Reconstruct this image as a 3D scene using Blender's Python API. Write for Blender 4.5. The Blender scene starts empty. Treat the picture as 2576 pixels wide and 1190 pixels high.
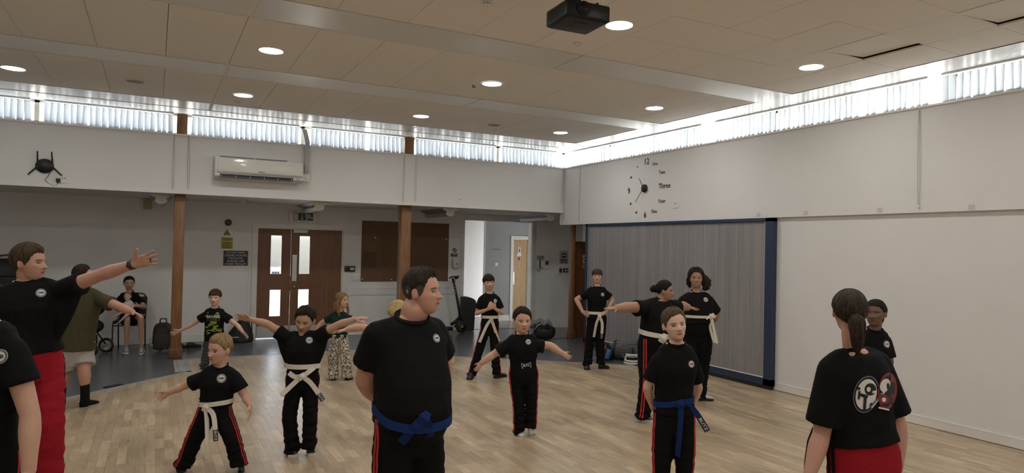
import bpy, bmesh, math, random
import numpy as np
from mathutils import Vector, Matrix, Quaternion
from mathutils.bvhtree import BVHTree

random.seed(7)
SC = bpy.context.scene
COL = SC.collection

# ---------------------------------------------------------------- camera
FPX, PITCH, ROLL, YAW, EYE = 1679.36, 0.0151026, 0.0215674, 0.4915880, 1.85
CXP, CYP = 1288.0, 595.0
FW = Vector((math.sin(YAW) * math.cos(PITCH), math.cos(YAW) * math.cos(PITCH), math.sin(PITCH)))
_R0 = Vector((math.cos(YAW), -math.sin(YAW), 0)); _U0 = _R0.cross(FW)
RT = math.cos(ROLL) * _R0 + math.sin(ROLL) * _U0
UP = -math.sin(ROLL) * _R0 + math.cos(ROLL) * _U0
CAM = Vector((0, 0, EYE))
cd = bpy.data.cameras.new('camera'); cam = bpy.data.objects.new('camera', cd); COL.objects.link(cam)
cd.sensor_width = 36.0; cd.lens = FPX * 36.0 / 2576.0; cd.clip_start = 0.05; cd.clip_end = 200
m3 = Matrix((RT, UP, -FW)).transposed()
cam.matrix_world = Matrix.Translation(CAM) @ m3.to_4x4()
SC.camera = cam

# ---------------------------------------------------------------- world, sun, exposure
w = bpy.data.worlds.new('sky'); SC.world = w; w.use_nodes = True
nt = w.node_tree; nt.nodes.clear()
wo = nt.nodes.new('ShaderNodeOutputWorld'); bg = nt.nodes.new('ShaderNodeBackground')
sky = nt.nodes.new('ShaderNodeTexSky'); sky.sky_type = 'NISHITA'
sky.sun_disc = False; sky.sun_elevation = math.radians(62); sky.sun_rotation = math.radians(100)
sky.air_density = 1.0; sky.dust_density = 4.0
hs = nt.nodes.new('ShaderNodeHueSaturation'); hs.inputs['Saturation'].default_value = 0.45
nt.links.new(sky.outputs[0], hs.inputs['Color']); nt.links.new(hs.outputs[0], bg.inputs['Color'])
bg.inputs['Strength'].default_value = 1.0
nt.links.new(bg.outputs[0], wo.inputs['Surface'])
sl = bpy.data.lights.new('sun', 'SUN'); so = bpy.data.objects.new('sun', sl); COL.objects.link(so)
sl.energy = 16.0; sl.angle = math.radians(3); sl.color = (1.0, 0.96, 0.9)
so.rotation_euler = (math.radians(14), math.radians(24), 0)
so.location = (14, 4, 20)
SC.view_settings.view_transform = 'Standard'; SC.view_settings.look = 'None'
SC.view_settings.gamma = 1.0; SC.view_settings.use_curve_mapping = False
SC.view_settings.exposure = 1.1
LAMP_W = 57.0            # watts of each ceiling downlight
SC.cycles.max_bounces = 10; SC.cycles.diffuse_bounces = 6; SC.cycles.transparent_max_bounces = 24
SC.cycles.sample_clamp_indirect = 6.0
SC.cycles.use_denoising = True

# ---------------------------------------------------------------- helpers
def ray(x, y): return FW + RT * ((x - CXP) / FPX) - UP * ((y - CYP) / FPX)
def at(x, y, d): return CAM + ray(x, y) * d
def at_x(x, y, X): r = ray(x, y); return CAM + r * (X / r.x)
def at_y(x, y, Y): r = ray(x, y); return CAM + r * (Y / r.y)
def at_z(x, y, Z): r = ray(x, y); return CAM + r * ((Z - EYE) / r.z)
def floor_depth(x, y): return (at_z(x, y, 0) - CAM).dot(FW)

MATS = {}
def mat(name, col, rough=0.6, metal=0.0, bump=None, var=None, spec=0.5, sheen=0.0, coat=0.0, trans=0.0, emit=None):
    """procedural principled material; bump=(scale, strength); var=(scale, amount) value variation"""
    if name in MATS: return MATS[name]
    m = bpy.data.materials.new(name); m.use_nodes = True
    n = m.node_tree.nodes; l = m.node_tree.links; b = n['Principled BSDF']
    b.inputs['Base Color'].default_value = (*col, 1); b.inputs['Roughness'].default_value = rough
    b.inputs['Metallic'].default_value = metal; b.inputs['Specular IOR Level'].default_value = spec
    if sheen: b.inputs['Sheen Weight'].default_value = sheen
    if coat: b.inputs['Coat Weight'].default_value = coat
    if trans: b.inputs['Transmission Weight'].default_value = trans
    if emit:
        b.inputs['Emission Color'].default_value = (*emit[:3], 1); b.inputs['Emission Strength'].default_value = emit[3]
    tc = n.new('ShaderNodeTexCoord')
    if var:
        t = n.new('ShaderNodeTexNoise'); t.inputs['Scale'].default_value = var[0]; t.inputs['Detail'].default_value = 6
        t.inputs['Roughness'].default_value = 0.65
        r = n.new('ShaderNodeMapRange'); r.inputs[1].default_value = 0.25; r.inputs[2].default_value = 0.75
        r.inputs[3].default_value = 1 - var[1]; r.inputs[4].default_value = 1 + var[1]
        mx = n.new('ShaderNodeMix'); mx.data_type = 'RGBA'; mx.blend_type = 'MULTIPLY'; mx.inputs[0].default_value = 1
        mx.inputs[6].default_value = (*col, 1)
        l.new(tc.outputs['Object'], t.inputs['Vector']); l.new(t.outputs[0], r.inputs[0]); l.new(r.outputs[0], mx.inputs[7])
        l.new(mx.outputs[2], b.inputs['Base Color'])
    if bump:
        t = n.new('ShaderNodeTexNoise'); t.inputs['Scale'].default_value = bump[0]; t.inputs['Detail'].default_value = 4
        bp = n.new('ShaderNodeBump'); bp.inputs['Strength'].default_value = bump[1]; bp.inputs['Distance'].default_value = 0.01
        l.new(tc.outputs['Object'], t.inputs['Vector']); l.new(t.outputs[0], bp.inputs['Height']); l.new(bp.outputs[0], b.inputs['Normal'])
    MATS[name] = m
    return m

def wood(name, c1, c2, scale=(12, 12, 0.8), rough=0.4):
    if name in MATS: return MATS[name]
    m = mat(name, c1, rough); n = m.node_tree.nodes; l = m.node_tree.links; b = n['Principled BSDF']
    tc = n.new('ShaderNodeTexCoord'); mp = n.new('ShaderNodeMapping'); mp.inputs['Scale'].default_value = scale
    t = n.new('ShaderNodeTexNoise'); t.inputs['Scale'].default_value = 5; t.inputs['Detail'].default_value = 8; t.inputs['Distortion'].default_value = 0.6
    cr = n.new('ShaderNodeValToRGB'); cr.color_ramp.elements[0].position = 0.35; cr.color_ramp.elements[1].position = 0.68
    cr.color_ramp.elements[0].color = (*c1, 1); cr.color_ramp.elements[1].color = (*c2, 1)
    l.new(tc.outputs['Object'], mp.inputs[0]); l.new(mp.outputs[0], t.inputs['Vector']); l.new(t.outputs[0], cr.inputs[0]); l.new(cr.outputs[0], b.inputs['Base Color'])
    return m

def tag(o, label=None, cat=None, group=None, kind=None):
    if label: o['label'] = label
    if cat: o['category'] = cat
    if group: o['group'] = group
    if kind: o['kind'] = kind
    return o
def thing(name, label, cat, loc=(0, 0, 0), group=None):
    o = bpy.data.objects.new(name, None); COL.objects.link(o); o.location = loc; o.empty_display_size = 0.1
    return tag(o, label, cat, group)

class MB:
    """collects shapes, builds ONE mesh object"""
    def __init__(s): s.v = []; s.f = []; s.mi = []; s.m = 0; s.sm = []
    def add(s, vs, fs, smooth=False):
        k = len(s.v); s.v += [Vector(v) for v in vs]
        for f in fs: s.f.append([i + k for i in f]); s.mi.append(s.m); s.sm.append(smooth)
        return s
    def box(s, a, b, rot=None, org=None, bev=0.0):
        x0, y0, z0 = min(a[0], b[0]), min(a[1], b[1]), min(a[2], b[2]); x1, y1, z1 = max(a[0], b[0]), max(a[1], b[1]), max(a[2], b[2])
        vs = [Vector((x, y, z)) for z in (z0, z1) for y in (y0, y1) for x in (x0, x1)]
        fs = [(0, 2, 3, 1), (4, 5, 7, 6), (0, 1, 5, 4), (2, 6, 7, 3), (0, 4, 6, 2), (1, 3, 7, 5)]
        if bev > 0:
            bm = bmesh.new()
            bv = [bm.verts.new(v) for v in vs]
            for f in fs: bm.faces.new([bv[i] for i in f])
            bmesh.ops.bevel(bm, geom=bm.edges[:], offset=bev, segments=2, affect='EDGES', profile=0.5)
            bm.verts.index_update()
            vs = [v.co.copy() for v in bm.verts]; fs = [[v.index for v in f.verts] for f in bm.faces]; bm.free()
        if rot is not None:
            o = Vector(org) if org is not None else Vector(((x0 + x1) / 2, (y0 + y1) / 2, (z0 + z1) / 2))
            vs = [o + rot @ (v - o) for v in vs]
        return s.add(vs, fs, bev > 0)
    def loft(s, rings, caps=True, smooth=True, closed=True):
        n = len(rings[0]); vs = [p for r in rings for p in r]; fs = []
        for i in range(len(rings) - 1):
            for j in range(n if closed else n - 1):
                k = (j + 1) % n; fs.append((i * n + j, i * n + k, (i + 1) * n + k, (i + 1) * n + j))
        if caps and closed: fs.append(tuple(reversed(range(n)))); fs.append(tuple((len(rings) - 1) * n + j for j in range(n)))
        return s.add(vs, fs, smooth)
    def tube(s, pts, r, n=8, caps=True):
        pts = [Vector(p) for p in pts]; rs = r if isinstance(r, (list, tuple)) else [r] * len(pts)
        fr = frames(pts); rings = []
        for p, (t, u, v), q in zip(pts, fr, rs): rings.append([p + u * (q * math.cos(a)) + v * (q * math.sin(a)) for a in [2 * math.pi * k / n for k in range(n)]])
        return s.loft(rings, caps)
    def cyl(s, c0, c1, r0, r1=None, n=20): return s.tube([c0, c1], [r0, r0 if r1 is None else r1], n)
    def ell(s, c, rx, ry, rz, rot=None, n=16, k=10):
        rings = []
        c = Vector(c)
        for i in range(k + 1):
            ph = -math.pi / 2 + math.pi * i / k; cz = math.sin(ph); cr = max(math.cos(ph), 0.02)
            rr = []
            for j in range(n):
                a = 2 * math.pi * j / n; p = Vector((rx * cr * math.cos(a), ry * cr * math.sin(a), rz * cz))
                rr.append(c + (rot @ p if rot is not None else p))
            rings.append(rr)
        return s.loft(rings)
    def poly(s, pts): return s.add(pts, [tuple(range(len(pts)))])
    def build(s, name, mats, parent=None, loc=None):
        if not isinstance(mats, (list, tuple)): mats = [mats]
        me = bpy.data.meshes.new(name)
        o = bpy.data.objects.new(name, me)
        off = Vector((0, 0, 0))
        if parent is not None: off = parent_loc(parent)
        elif loc is not None: off = Vector(loc); o.location = off
        me.from_pydata([tuple(v - off) for v in s.v], [], s.f)
        for m in mats: me.materials.append(m)
        me.polygons.foreach_set('material_index', s.mi); me.polygons.foreach_set('use_smooth', s.sm)
        me.update(); COL.objects.link(o)
        if parent is not None: o.parent = parent
        return o
def parent_loc(o):
    t = Vector((0, 0, 0))
    while o is not None: t += o.location; o = o.parent
    return t
def frames(pts, ref=None):
    out = []; n = len(pts); prev = None
    for i in range(n):
        t = (pts[min(i + 1, n - 1)] - pts[max(i - 1, 0)])
        t = t.normalized() if t.length > 1e-9 else Vector((0, 0, 1))
        if prev is None:
            a = Vector(ref) if ref is not None else (Vector((0, 0, 1)) if abs(t.z) < 0.9 else Vector((1, 0, 0)))
            u = (a - t * a.dot(t))
            if u.length < 1e-6: u = t.orthogonal()
            u.normalize()
        else:
            u = prev - t * prev.dot(t); u.normalize()
        prev = u; out.append((t, u, t.cross(u)))
    return out
def text_mesh(s, size=1.0, extrude=0.0, bold=False):
    """flat triangles of a string: (verts 2d list, faces), centred, cap height about `size`"""
    cu = bpy.data.curves.new('lettering', 'FONT'); cu.body = s; cu.size = size * 1.4; cu.align_x = 'CENTER'; cu.align_y = 'CENTER'
    cu.resolution_u = 2; cu.space_line = 0.95
    if bold: cu.offset = 0.018 * size
    o = bpy.data.objects.new('lettering', cu); COL.objects.link(o)
    dg = bpy.context.evaluated_depsgraph_get(); me = bpy.data.meshes.new_from_object(o.evaluated_get(dg))
    vs = [v.co.to_2d() for v in me.vertices]; fs = [tuple(p.vertices) for p in me.polygons]
    bpy.data.objects.remove(o); bpy.data.curves.remove(cu); bpy.data.meshes.remove(me)
    return vs, fs
def put_text(mb, s, org, u, v, size, bold=True, width=None):
    vs, fs = text_mesh(s, size, bold=bold)
    k = 1.0
    if width and vs:
        wd = max(p[0] for p in vs) - min(p[0] for p in vs); k = width / wd if wd > 0 else 1.0
    org = Vector(org); u = Vector(u); v = Vector(v)
    mb.add([org + u * (p[0] * k) + v * p[1] for p in vs], fs)
def disc2(r, n=28, c=(0, 0), ry=None, rot=0.0):
    ry = ry or r; ca, sa = math.cos(rot), math.sin(rot)
    return [(c[0] + r * math.cos(2 * math.pi * k / n) * ca - ry * math.sin(2 * math.pi * k / n) * sa, c[1] + r * math.cos(2 * math.pi * k / n) * sa + ry * math.sin(2 * math.pi * k / n) * ca) for k in range(n)]
# ================================================================ setting
YA, XB, YR, XW = 11.5, 7.335, 13.4, 7.385
ZC, ZSILL, ZF, ZFB = 3.80, 3.455, 2.555, 2.316
XL, YB = -5.0, -5.0
M_WALL = mat('white_wall_paint', (0.69, 0.685, 0.67), 0.75, bump=(220, 0.12), var=(1.3, 0.03))
M_WALLR = mat('white_wall_paint_aisle', (0.72, 0.715, 0.70), 0.8, bump=(160, 0.15), var=(2.5, 0.05))
M_TRIM = mat('white_gloss_trim', (0.72, 0.70, 0.66), 0.4, var=(5, 0.06))
M_SOFFIT = mat('white_soffit', (0.84, 0.84, 0.83), 0.35)
M_AISLE = mat('aisle_soffit_paint', (0.62, 0.59, 0.55), 0.7)
M_TILE = mat('ceiling_tile_board', (0.80, 0.765, 0.715), 0.85, bump=(300, 0.2), var=(60, 0.03))
M_PANEL = mat('radiant_panel_enamel', (0.70, 0.70, 0.685), 0.30, var=(2, 0.02))
M_DARK = mat('dark_void', (0.02, 0.02, 0.02), 0.9)
M_VINYL = mat('grey_vinyl', (0.10, 0.106, 0.114), 0.24, bump=(90, 0.06), var=(9, 0.12), spec=0.4)
M_OUT = mat('outdoor_paving', (0.62, 0.60, 0.56), 0.8)
M_ROOF = mat('pale_flat_roof', (0.72, 0.72, 0.70), 0.8)
M_BLACK = mat('black_plastic', (0.012, 0.012, 0.013), 0.45)
M_STEEL = mat('brushed_steel', (0.55, 0.55, 0.54), 0.35, metal=0.9)
M_GREYTRIM = mat('grey_floor_trim', (0.30, 0.31, 0.31), 0.4, var=(30, 0.15))
M_WHITE = mat('white_plastic', (0.72, 0.71, 0.69), 0.4)
M_POST = wood('post_timber', (0.17, 0.075, 0.026), (0.28, 0.135, 0.052), (14, 14, 0.5))
M_POSTD = wood('plinth_timber', (0.13, 0.052, 0.018), (0.21, 0.09, 0.033), (10, 10, 1))
M_DOOR = wood('door_veneer', (0.145, 0.062, 0.027), (0.20, 0.09, 0.04), (9, 9, 0.5), 0.45)
M_OAK = wood('pale_oak_veneer', (0.42, 0.27, 0.13), (0.52, 0.35, 0.18), (9, 9, 0.6), 0.45)

def glassy(name, tint=(0.95, 0.97, 0.97), gl=0.08):
    m = bpy.data.materials.new(name); m.use_nodes = True; n = m.node_tree.nodes; l = m.node_tree.links; n.clear()
    o = n.new('ShaderNodeOutputMaterial'); a = n.new('ShaderNodeBsdfTransparent'); g = n.new('ShaderNodeBsdfGlossy'); x = n.new('ShaderNodeMixShader')
    a.inputs[0].default_value = (*tint, 1); g.inputs['Roughness'].default_value = 0.03; x.inputs[0].default_value = gl
    l.new(a.outputs[0], x.inputs[1]); l.new(g.outputs[0], x.inputs[2]); l.new(x.outputs[0], o.inputs[0]); return m
M_GLASS = glassy('window_glass')

def struct(name, mb, m, parent=None):
    o = mb.build(name, m, parent)
    if parent is None: o['kind'] = 'structure'
    return o

# ---- floor: grey vinyl with a parquet dance floor set into it
vin = MB(); vin.box((XL - .3, YB - .3, -0.12), (9.3, 16.0, -0.004))
vinyl = struct('floor', vin, M_VINYL)
EDGE = [(-5.0, 5.23), (-0.9, 9.06), (0.50, 10.36), (0.50, 11.42), (3.20, 11.42), (3.20, 11.10), (4.324, 10.257), (6.776, 8.40), (XW, 7.94)]
PQ = [(XL, YB), (XW, YB), (XW, 7.94)] + list(reversed(EDGE))[1:]
def in_poly(x, y, P):
    c = False; j = len(P) - 1
    for i in range(len(P)):
        if (P[i][1] > y) != (P[j][1] > y) and x < (P[j][0] - P[i][0]) * (y - P[i][1]) / (P[j][1] - P[i][1]) + P[i][0]: c = not c
        j = i
    return c
m = mat('parquet_block_wood', (0.4, 0.3, 0.2), 0.42); n = m.node_tree.nodes; l = m.node_tree.links; b = n['Principled BSDF']
tc = n.new('ShaderNodeTexCoord'); at_ = n.new('ShaderNodeAttribute'); at_.attribute_name = 'tone'
sx = n.new('ShaderNodeSeparateXYZ'); l.new(at_.outputs['Color'], sx.inputs[0])
cr = n.new('ShaderNodeValToRGB'); E_ = cr.color_ramp.elements
E_[0].position = 0; E_[0].color = (0.42, 0.32, 0.208, 1); E_[1].position = 1; E_[1].color = (0.60, 0.47, 0.315, 1)
e = E_.new(0.35); e.color = (0.47, 0.36, 0.235, 1); e = E_.new(0.7); e.color = (0.515, 0.40, 0.262, 1)
l.new(sx.outputs[0], cr.inputs[0])
mp = n.new('ShaderNodeMapping'); mp.inputs['Scale'].default_value = (16, 1.6, 1); l.new(tc.outputs['Object'], mp.inputs[0])
va = n.new('ShaderNodeVectorMath'); va.operation = 'MULTIPLY_ADD'; va.inputs[1].default_value = (40, 40, 40)
l.new(at_.outputs['Color'], va.inputs[0]); l.new(mp.outputs[0], va.inputs[2])
wv = n.new('ShaderNodeTexNoise'); wv.inputs['Scale'].default_value = 2.2; wv.inputs['Detail'].default_value = 7; wv.inputs['Distortion'].default_value = 1.6
l.new(va.outputs[0], wv.inputs['Vector'])
mr = n.new('ShaderNodeMapRange'); mr.inputs[1].default_value = 0.3; mr.inputs[2].default_value = 0.7; mr.inputs[3].default_value = 0.80; mr.inputs[4].default_value = 1.14
l.new(wv.outputs[0], mr.inputs[0])
wn = n.new('ShaderNodeTexNoise'); wn.inputs['Scale'].default_value = 1.1; wn.inputs['Detail'].default_value = 5; wn.inputs['Roughness'].default_value = 0.7
mpd = n.new('ShaderNodeMapping'); mpd.inputs['Scale'].default_value = (1.9, .75, 1); l.new(tc.outputs['Object'], mpd.inputs[0]); l.new(mpd.outputs[0], wn.inputs['Vector'])
mr2 = n.new('ShaderNodeMapRange'); mr2.inputs[1].default_value = 0.36; mr2.inputs[2].default_value = 0.62; mr2.inputs[3].default_value = 0.0; mr2.inputs[4].default_value = 1.0
l.new(wn.outputs[0], mr2.inputs[0])
dirt = n.new('ShaderNodeMix'); dirt.data_type = 'RGBA'; dirt.inputs[6].default_value = (0.68, 0.68, 0.66, 1); dirt.inputs[7].default_value = (1, 1, 1, 1); l.new(mr2.outputs[0], dirt.inputs[0])
m1 = n.new('ShaderNodeMix'); m1.data_type = 'RGBA'; m1.blend_type = 'MULTIPLY'; m1.inputs[0].default_value = 1; l.new(cr.outputs[0], m1.inputs[6]); l.new(mr.outputs[0], m1.inputs[7])
m2 = n.new('ShaderNodeMix'); m2.data_type = 'RGBA'; m2.blend_type = 'MULTIPLY'; m2.inputs[0].default_value = 1; l.new(m1.outputs[2], m2.inputs[6]); l.new(dirt.outputs[2], m2.inputs[7])
l.new(m2.outputs[2], b.inputs['Base Color'])
rr = n.new('ShaderNodeMapRange'); rr.inputs[3].default_value = 0.20; rr.inputs[4].default_value = 0.42; l.new(wn.outputs[0], rr.inputs[0]); l.new(rr.outputs[0], b.inputs['Roughness'])
bp = n.new('ShaderNodeBump'); bp.inputs['Strength'].default_value = 0.12; bp.inputs['Distance'].default_value = 0.004; l.new(wv.outputs[0], bp.inputs['Height']); l.new(bp.outputs[0], b.inputs['Normal'])
M_PARQ = m
sub = MB(); sub.add([(x, y, 0.0) for x, y in PQ], [tuple(range(len(PQ)))])
parq = struct('floor_parquet', sub, mat('parquet_joint', (0.20, 0.15, 0.095), 0.7))
def clip_poly(pts, a, b_):
    out = []; nx, ny = b_[1] - a[1], -(b_[0] - a[0])          # keep the side to the right of a->b
    for i in range(len(pts)):
        p, q = pts[i], pts[(i + 1) % len(pts)]
        dp = (p[0] - a[0]) * nx + (p[1] - a[1]) * ny; dq = (q[0] - a[0]) * nx + (q[1] - a[1]) * ny
        if dp >= 0: out.append(p)
        if (dp >= 0) != (dq >= 0): t = dp / (dp - dq); out.append((p[0] + (q[0] - p[0]) * t, p[1] + (q[1] - p[1]) * t))
    return out
R1 = random.Random(3); blocks = []; BW = 0.0712
ix = 0; x = XL
while x < XW - 0.01:
    y = YB + R1.uniform(0, .4)
    while y < 11.42:
        ln = R1.choice((0.22, 0.28, 0.34, 0.42, 0.5)); blocks.append([x, y, min(x + BW, XW), min(y + ln, 11.42), R1.random()]); y += ln
    x += BW
def block_geo(bk, zt):
    g = 0.0008; x0, y0, x1, y1, t = bk[:5]
    p = [(x0 + g / 2, y0 + g / 2), (x1 - g / 2, y0 + g / 2), (x1 - g / 2, y1 - g / 2), (x0 + g / 2, y1 - g / 2)]
    cx_, cy_ = (x0 + x1) / 2, (y0 + y1) / 2
    if cx_ < 0.5 and cy_ > 4.5: p = clip_poly(p, EDGE[0], EDGE[2])
    elif cx_ > 3.2 and cy_ > 7.5: p = clip_poly(p, EDGE[5], EDGE[8])
    elif cx_ > 3.16 and cy_ > 11.1: return None
    if cx_ < 0.5 < x1 and cy_ > 10.36: return None
    if len(p) < 3: return None
    k = len(p); vs = [(q[0], q[1], zt) for q in p] + [(q[0], q[1], 0.0005) for q in p]
    return vs, [tuple(range(k))] + [(i, k + i, k + (i + 1) % k, (i + 1) % k) for i in range(k)]
cand = []
for bk in blocks:
    bk.append(0.0042 + R1.uniform(-.0004, .0004)); c = Vector(((bk[0] + bk[2]) / 2, (bk[1] + bk[3]) / 2, 0)) - CAM; d = c.dot(FW)
    if d > 1:
        px_, py_ = CXP + FPX * c.dot(RT) / d, CYP - FPX * c.dot(UP) / d
        if 0 < px_ < 2576 and 980 < py_ < 1190: cand.append((d, bk))
cand.sort(key=lambda t: t[0]); near = {id(bk) for d, bk in cand[:300]}
stuff = MB(); tones = []
for bk in blocks:
    g = block_geo(bk, bk[5])
    if g is None: continue
    if id(bk) in near:
        mb = MB(); mb.add(*g); o = mb.build('parquet_block', M_PARQ, parq)
        ca = o.data.color_attributes.new('tone', 'FLOAT_COLOR', 'POINT'); ca.data.foreach_set('color', [bk[4], (bk[4] * 7.3) % 1, (bk[4] * 3.7) % 1, 1] * len(g[0]))
    else:
        stuff.add(*g); tones += [bk[4], (bk[4] * 7.3) % 1, (bk[4] * 3.7) % 1, 1] * len(g[0])
o = stuff.build('parquet_blocks', M_PARQ, parq); o['kind'] = 'stuff'
ca = o.data.color_attributes.new('tone', 'FLOAT_COLOR', 'POINT'); ca.data.foreach_set('color', tones)
tr = MB()
for a, b_ in zip(EDGE[:-1], EDGE[1:]):
    a = Vector((*a, 0)); b_ = Vector((*b_, 0)); d = (b_ - a).normalized(); nn = Vector((-d.y, d.x, 0))
    q = [a - d * .02 - nn * .012, b_ + d * .02 - nn * .012, b_ + d * .02 + nn * .055, a - d * .02 + nn * .055]
    tr.add([v + Vector((0, 0, z)) for z in (-.003, .007) for v in q], [(0, 3, 2, 1), (4, 5, 6, 7), (0, 1, 5, 4), (1, 2, 6, 5), (2, 3, 7, 6), (3, 0, 4, 7)])
struct('trim_floor', tr, M_GREYTRIM)
tr = MB(); tr.box((0.30, 10.42, -.003), (0.47, 11.42, .004)); tr.box((0.355, 10.42, .0045), (0.395, 11.42, .009))
struct('trim_threshold', tr, mat('pale_threshold', (0.36, 0.36, 0.34), 0.5, var=(20, .2)))
hatch = MB(); c = [at_z(258, 974, 0), at_z(297, 966, 0), at_z(312, 967, 0), at_z(273, 976, 0)]
hatch.add([v + Vector((0, 0, z)) for z in (0.0, .004) for v in c], [(0, 1, 2, 3), (7, 6, 5, 4), (0, 1, 5, 4), (1, 2, 6, 5), (2, 3, 7, 6), (3, 0, 4, 7)])
tag(hatch.build('floor_hatch', M_BLACK, loc=c[0]), 'flat black floor hatch let into grey vinyl beside the parquet edge', 'hatch')
seam = MB()
for a, b_ in ((at_z(1190, 829, 0), at_z(1262, 827, 0)), (at_z(1262, 827, 0), at_z(1310, 826, 0)), (at_z(1394, 852, 0), at_z(1430, 850, 0))):
    d = (b_ - a).normalized(); nn = Vector((-d.y, d.x, 0)) * .02; seam.add([a - nn + Vector((0, 0, .001)), b_ - nn + Vector((0, 0, .001)), b_ + nn + Vector((0, 0, .001)), a + nn + Vector((0, 0, .001))], [(0, 1, 2, 3)])
struct('trim_floor_seam', seam, M_DARK)

# ---- walls
def wallbox(name, boxes, m=M_WALL):
    mb = MB()
    for a, b_ in boxes: mb.box(a, b_)
    return struct(name, mb, m)
DX0, DX1, DZ = 1.70, 3.345, 2.125         # double doors
OX0, OX1, OZ = 5.985, 7.70, 2.425         # lobby opening
wallbox('wall_back', [((XL, YR, 0), (DX0, YR + .14, 2.7)), ((DX0, YR, DZ), (DX1, YR + .14, 2.7)), ((DX1, YR, 0), (OX0, YR + .14, 2.7)),
                      ((OX0, YR, OZ), (OX1, YR + .14, 2.7)), ((OX1, YR, 0), (7.83, YR + .14, 2.7))], M_WALLR)
mb = MB(); a = Vector((7.82, 13.40, 0)); b_ = Vector((8.95, 12.85, 0)); nn = Vector((0.14 * .45, 0.14 * .9, 0))
mb.add([v + Vector((0, 0, z)) for z in (0, 2.6) for v in (a, b_, b_ + nn, a + nn)], [(0, 3, 2, 1), (4, 5, 6, 7), (0, 1, 5, 4), (1, 2, 6, 5), (2, 3, 7, 6), (3, 0, 4, 7)])
struct('wall_lobby', mb, M_WALLR)
wallbox('wall_lobby_right', [((8.9, 11.5, 0), (9.05, 13.1, 2.6)), ((7.90, 11.52, 1.99), (8.95, 11.62, 2.6))], M_WALLR)
wallbox('wall_lobby_blocker', [((7.54, 10.58, 0), (9.05, 10.655, 2.59)), ((8.95, 10.66, 0), (9.05, 11.49, 2.59))], M_WALLR)  # unseen walls added to keep outdoor light off the timber panel
wallbox('wall_back_upper', [((XL, YA, ZF), (XB + .2, YA + .13, ZSILL))])
mb = MB(); mb.box((XL, YA - .012, ZF), (XB, YA, ZF + .055)); struct('trim_fascia_back', mb, M_TRIM)
wallbox('wall_right_upper', [((XB, YB, ZFB), (XB + .27, YA + .135, ZSILL))])
wallbox('wall_right', [((XW, YB, 0), (XW + .15, 10.66, ZFB + .02))])
wallbox('wall_left', [((XL - .15, YB, 0), (XL, 16, 4.0))])
wallbox('wall_rear', [((XL, YB - .15, 0), (XB + .3, YB, 4.0))])
mb = MB(); mb.box((XW - .016, YB, 0.012), (XW, 6.22, .105)); mb.box((XW - .018, YB, .098), (XW - .001, 6.22, .108)); struct('baseboard_right', mb, M_TRIM)
mb = MB()
for x0, x1 in ((XL, DX0 - .06), (DX1 + .06, OX0 - .08)): mb.box((x0, YR - .018, 0), (x1, YR, .13))
mb.box((OX1 + .1, YR - .018, 0), (7.83, YR, .13)); struct('baseboard_back', mb, M_TRIM)
mb = MB(); a = Vector((7.82, 13.385, 0)); b_ = Vector((8.95, 12.835, 0)); mb.add([v + Vector((0, 0, z)) for z in (0, .13) for v in (a, b_, b_ + nn * .1, a + nn * .1)], [(4, 5, 6, 7), (0, 1, 5, 4)]); struct('baseboard_lobby', mb, M_TRIM)
# dado rail and panel joints of the back wall
mb = MB(); mb.box((DX1 + .08, YR - .016, .80), (OX0 - .08, YR, .945)); mb.box((DX1 + .08, YR - .022, .93), (OX0 - .08, YR, .95)); struct('trim_dado', mb, M_WALLR)
mb = MB(); mb.box((-0.2, YR - .006, 1.83), (DX0 - .12, YR, 1.838)); mb.box((DX0 - .13, YR - .006, 0.1), (DX0 - .122, YR, 1.83)); struct('trim_panel_joint', mb, M_TRIM)
# sills under the blinds
mb = MB(); mb.box((XL, YA - .02, ZSILL), (XB, YA + .14, ZSILL + .022)); struct('trim_sill_back', mb, M_TRIM)
mb = MB(); mb.box((XB - .02, YB, ZSILL), (XB + .27, YA, ZSILL + .022)); struct('trim_sill_right', mb, M_TRIM)
# ceiling over the aisle behind the fascia, unseen pale roofs added outside to bounce daylight onto the soffit
mb = MB(); mb.box((XL, YA + .13, ZF + .003), (9.05, YR + .02, ZF + .06)); struct('ceiling_aisle', mb, M_AISLE)
mb = MB(); mb.box((XL, YA + .2, 2.75), (9.05, YR + .16, 2.95)); mb.box((XB + .27, YB, 2.6), (14, YA + .2, 2.95)); struct('roof_bounce', mb, M_ROOF)
mb = MB(); mb.box((-14, YR + .14, -.2), (4.55, 40, -.02)); mb.box((4.55, 15.9, -.2), (30, 40, -.02)); mb.box((7.6, -20, -.2), (30, 11.3, -.02)); struct('ground_outside', mb, M_OUT)
# ---- ceiling field: tiles and radiant strips on a backing
mb = MB(); mb.box((XL, YB, ZC + .06), (6.9, 11.0, ZC + .1)); ceil = struct('ceiling', mb, M_DARK)
mb = MB(); mb.box((6.868, YB, ZC + .008), (XB + .3, 11.62, ZC + .05)); mb.box((XL, 10.99, ZC + .008), (6.868, 11.64, ZC + .05)); struct('ceiling_border', mb, M_SOFFIT)
mb = MB(); mb.box((XL - .2, YB - .2, ZC + .12), (XB + .35, 11.72, ZC + .3)); struct('roof_main', mb, M_ROOF)
PX = 0.6187; XG = [0.673 + PX * k for k in range(-9, 10)] + [6.86]
STRIPS = [(10.40, 10.98), (8.00, 8.58), (5.60, 6.18)]
ROWS = [(8.58, 10.40), (6.18, 8.00)]
FR = [5.60, 4.86, 4.25, 3.645, 3.03, 2.42, 1.2, -0.6, -2.4, -4.9]
R2 = random.Random(11)
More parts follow.
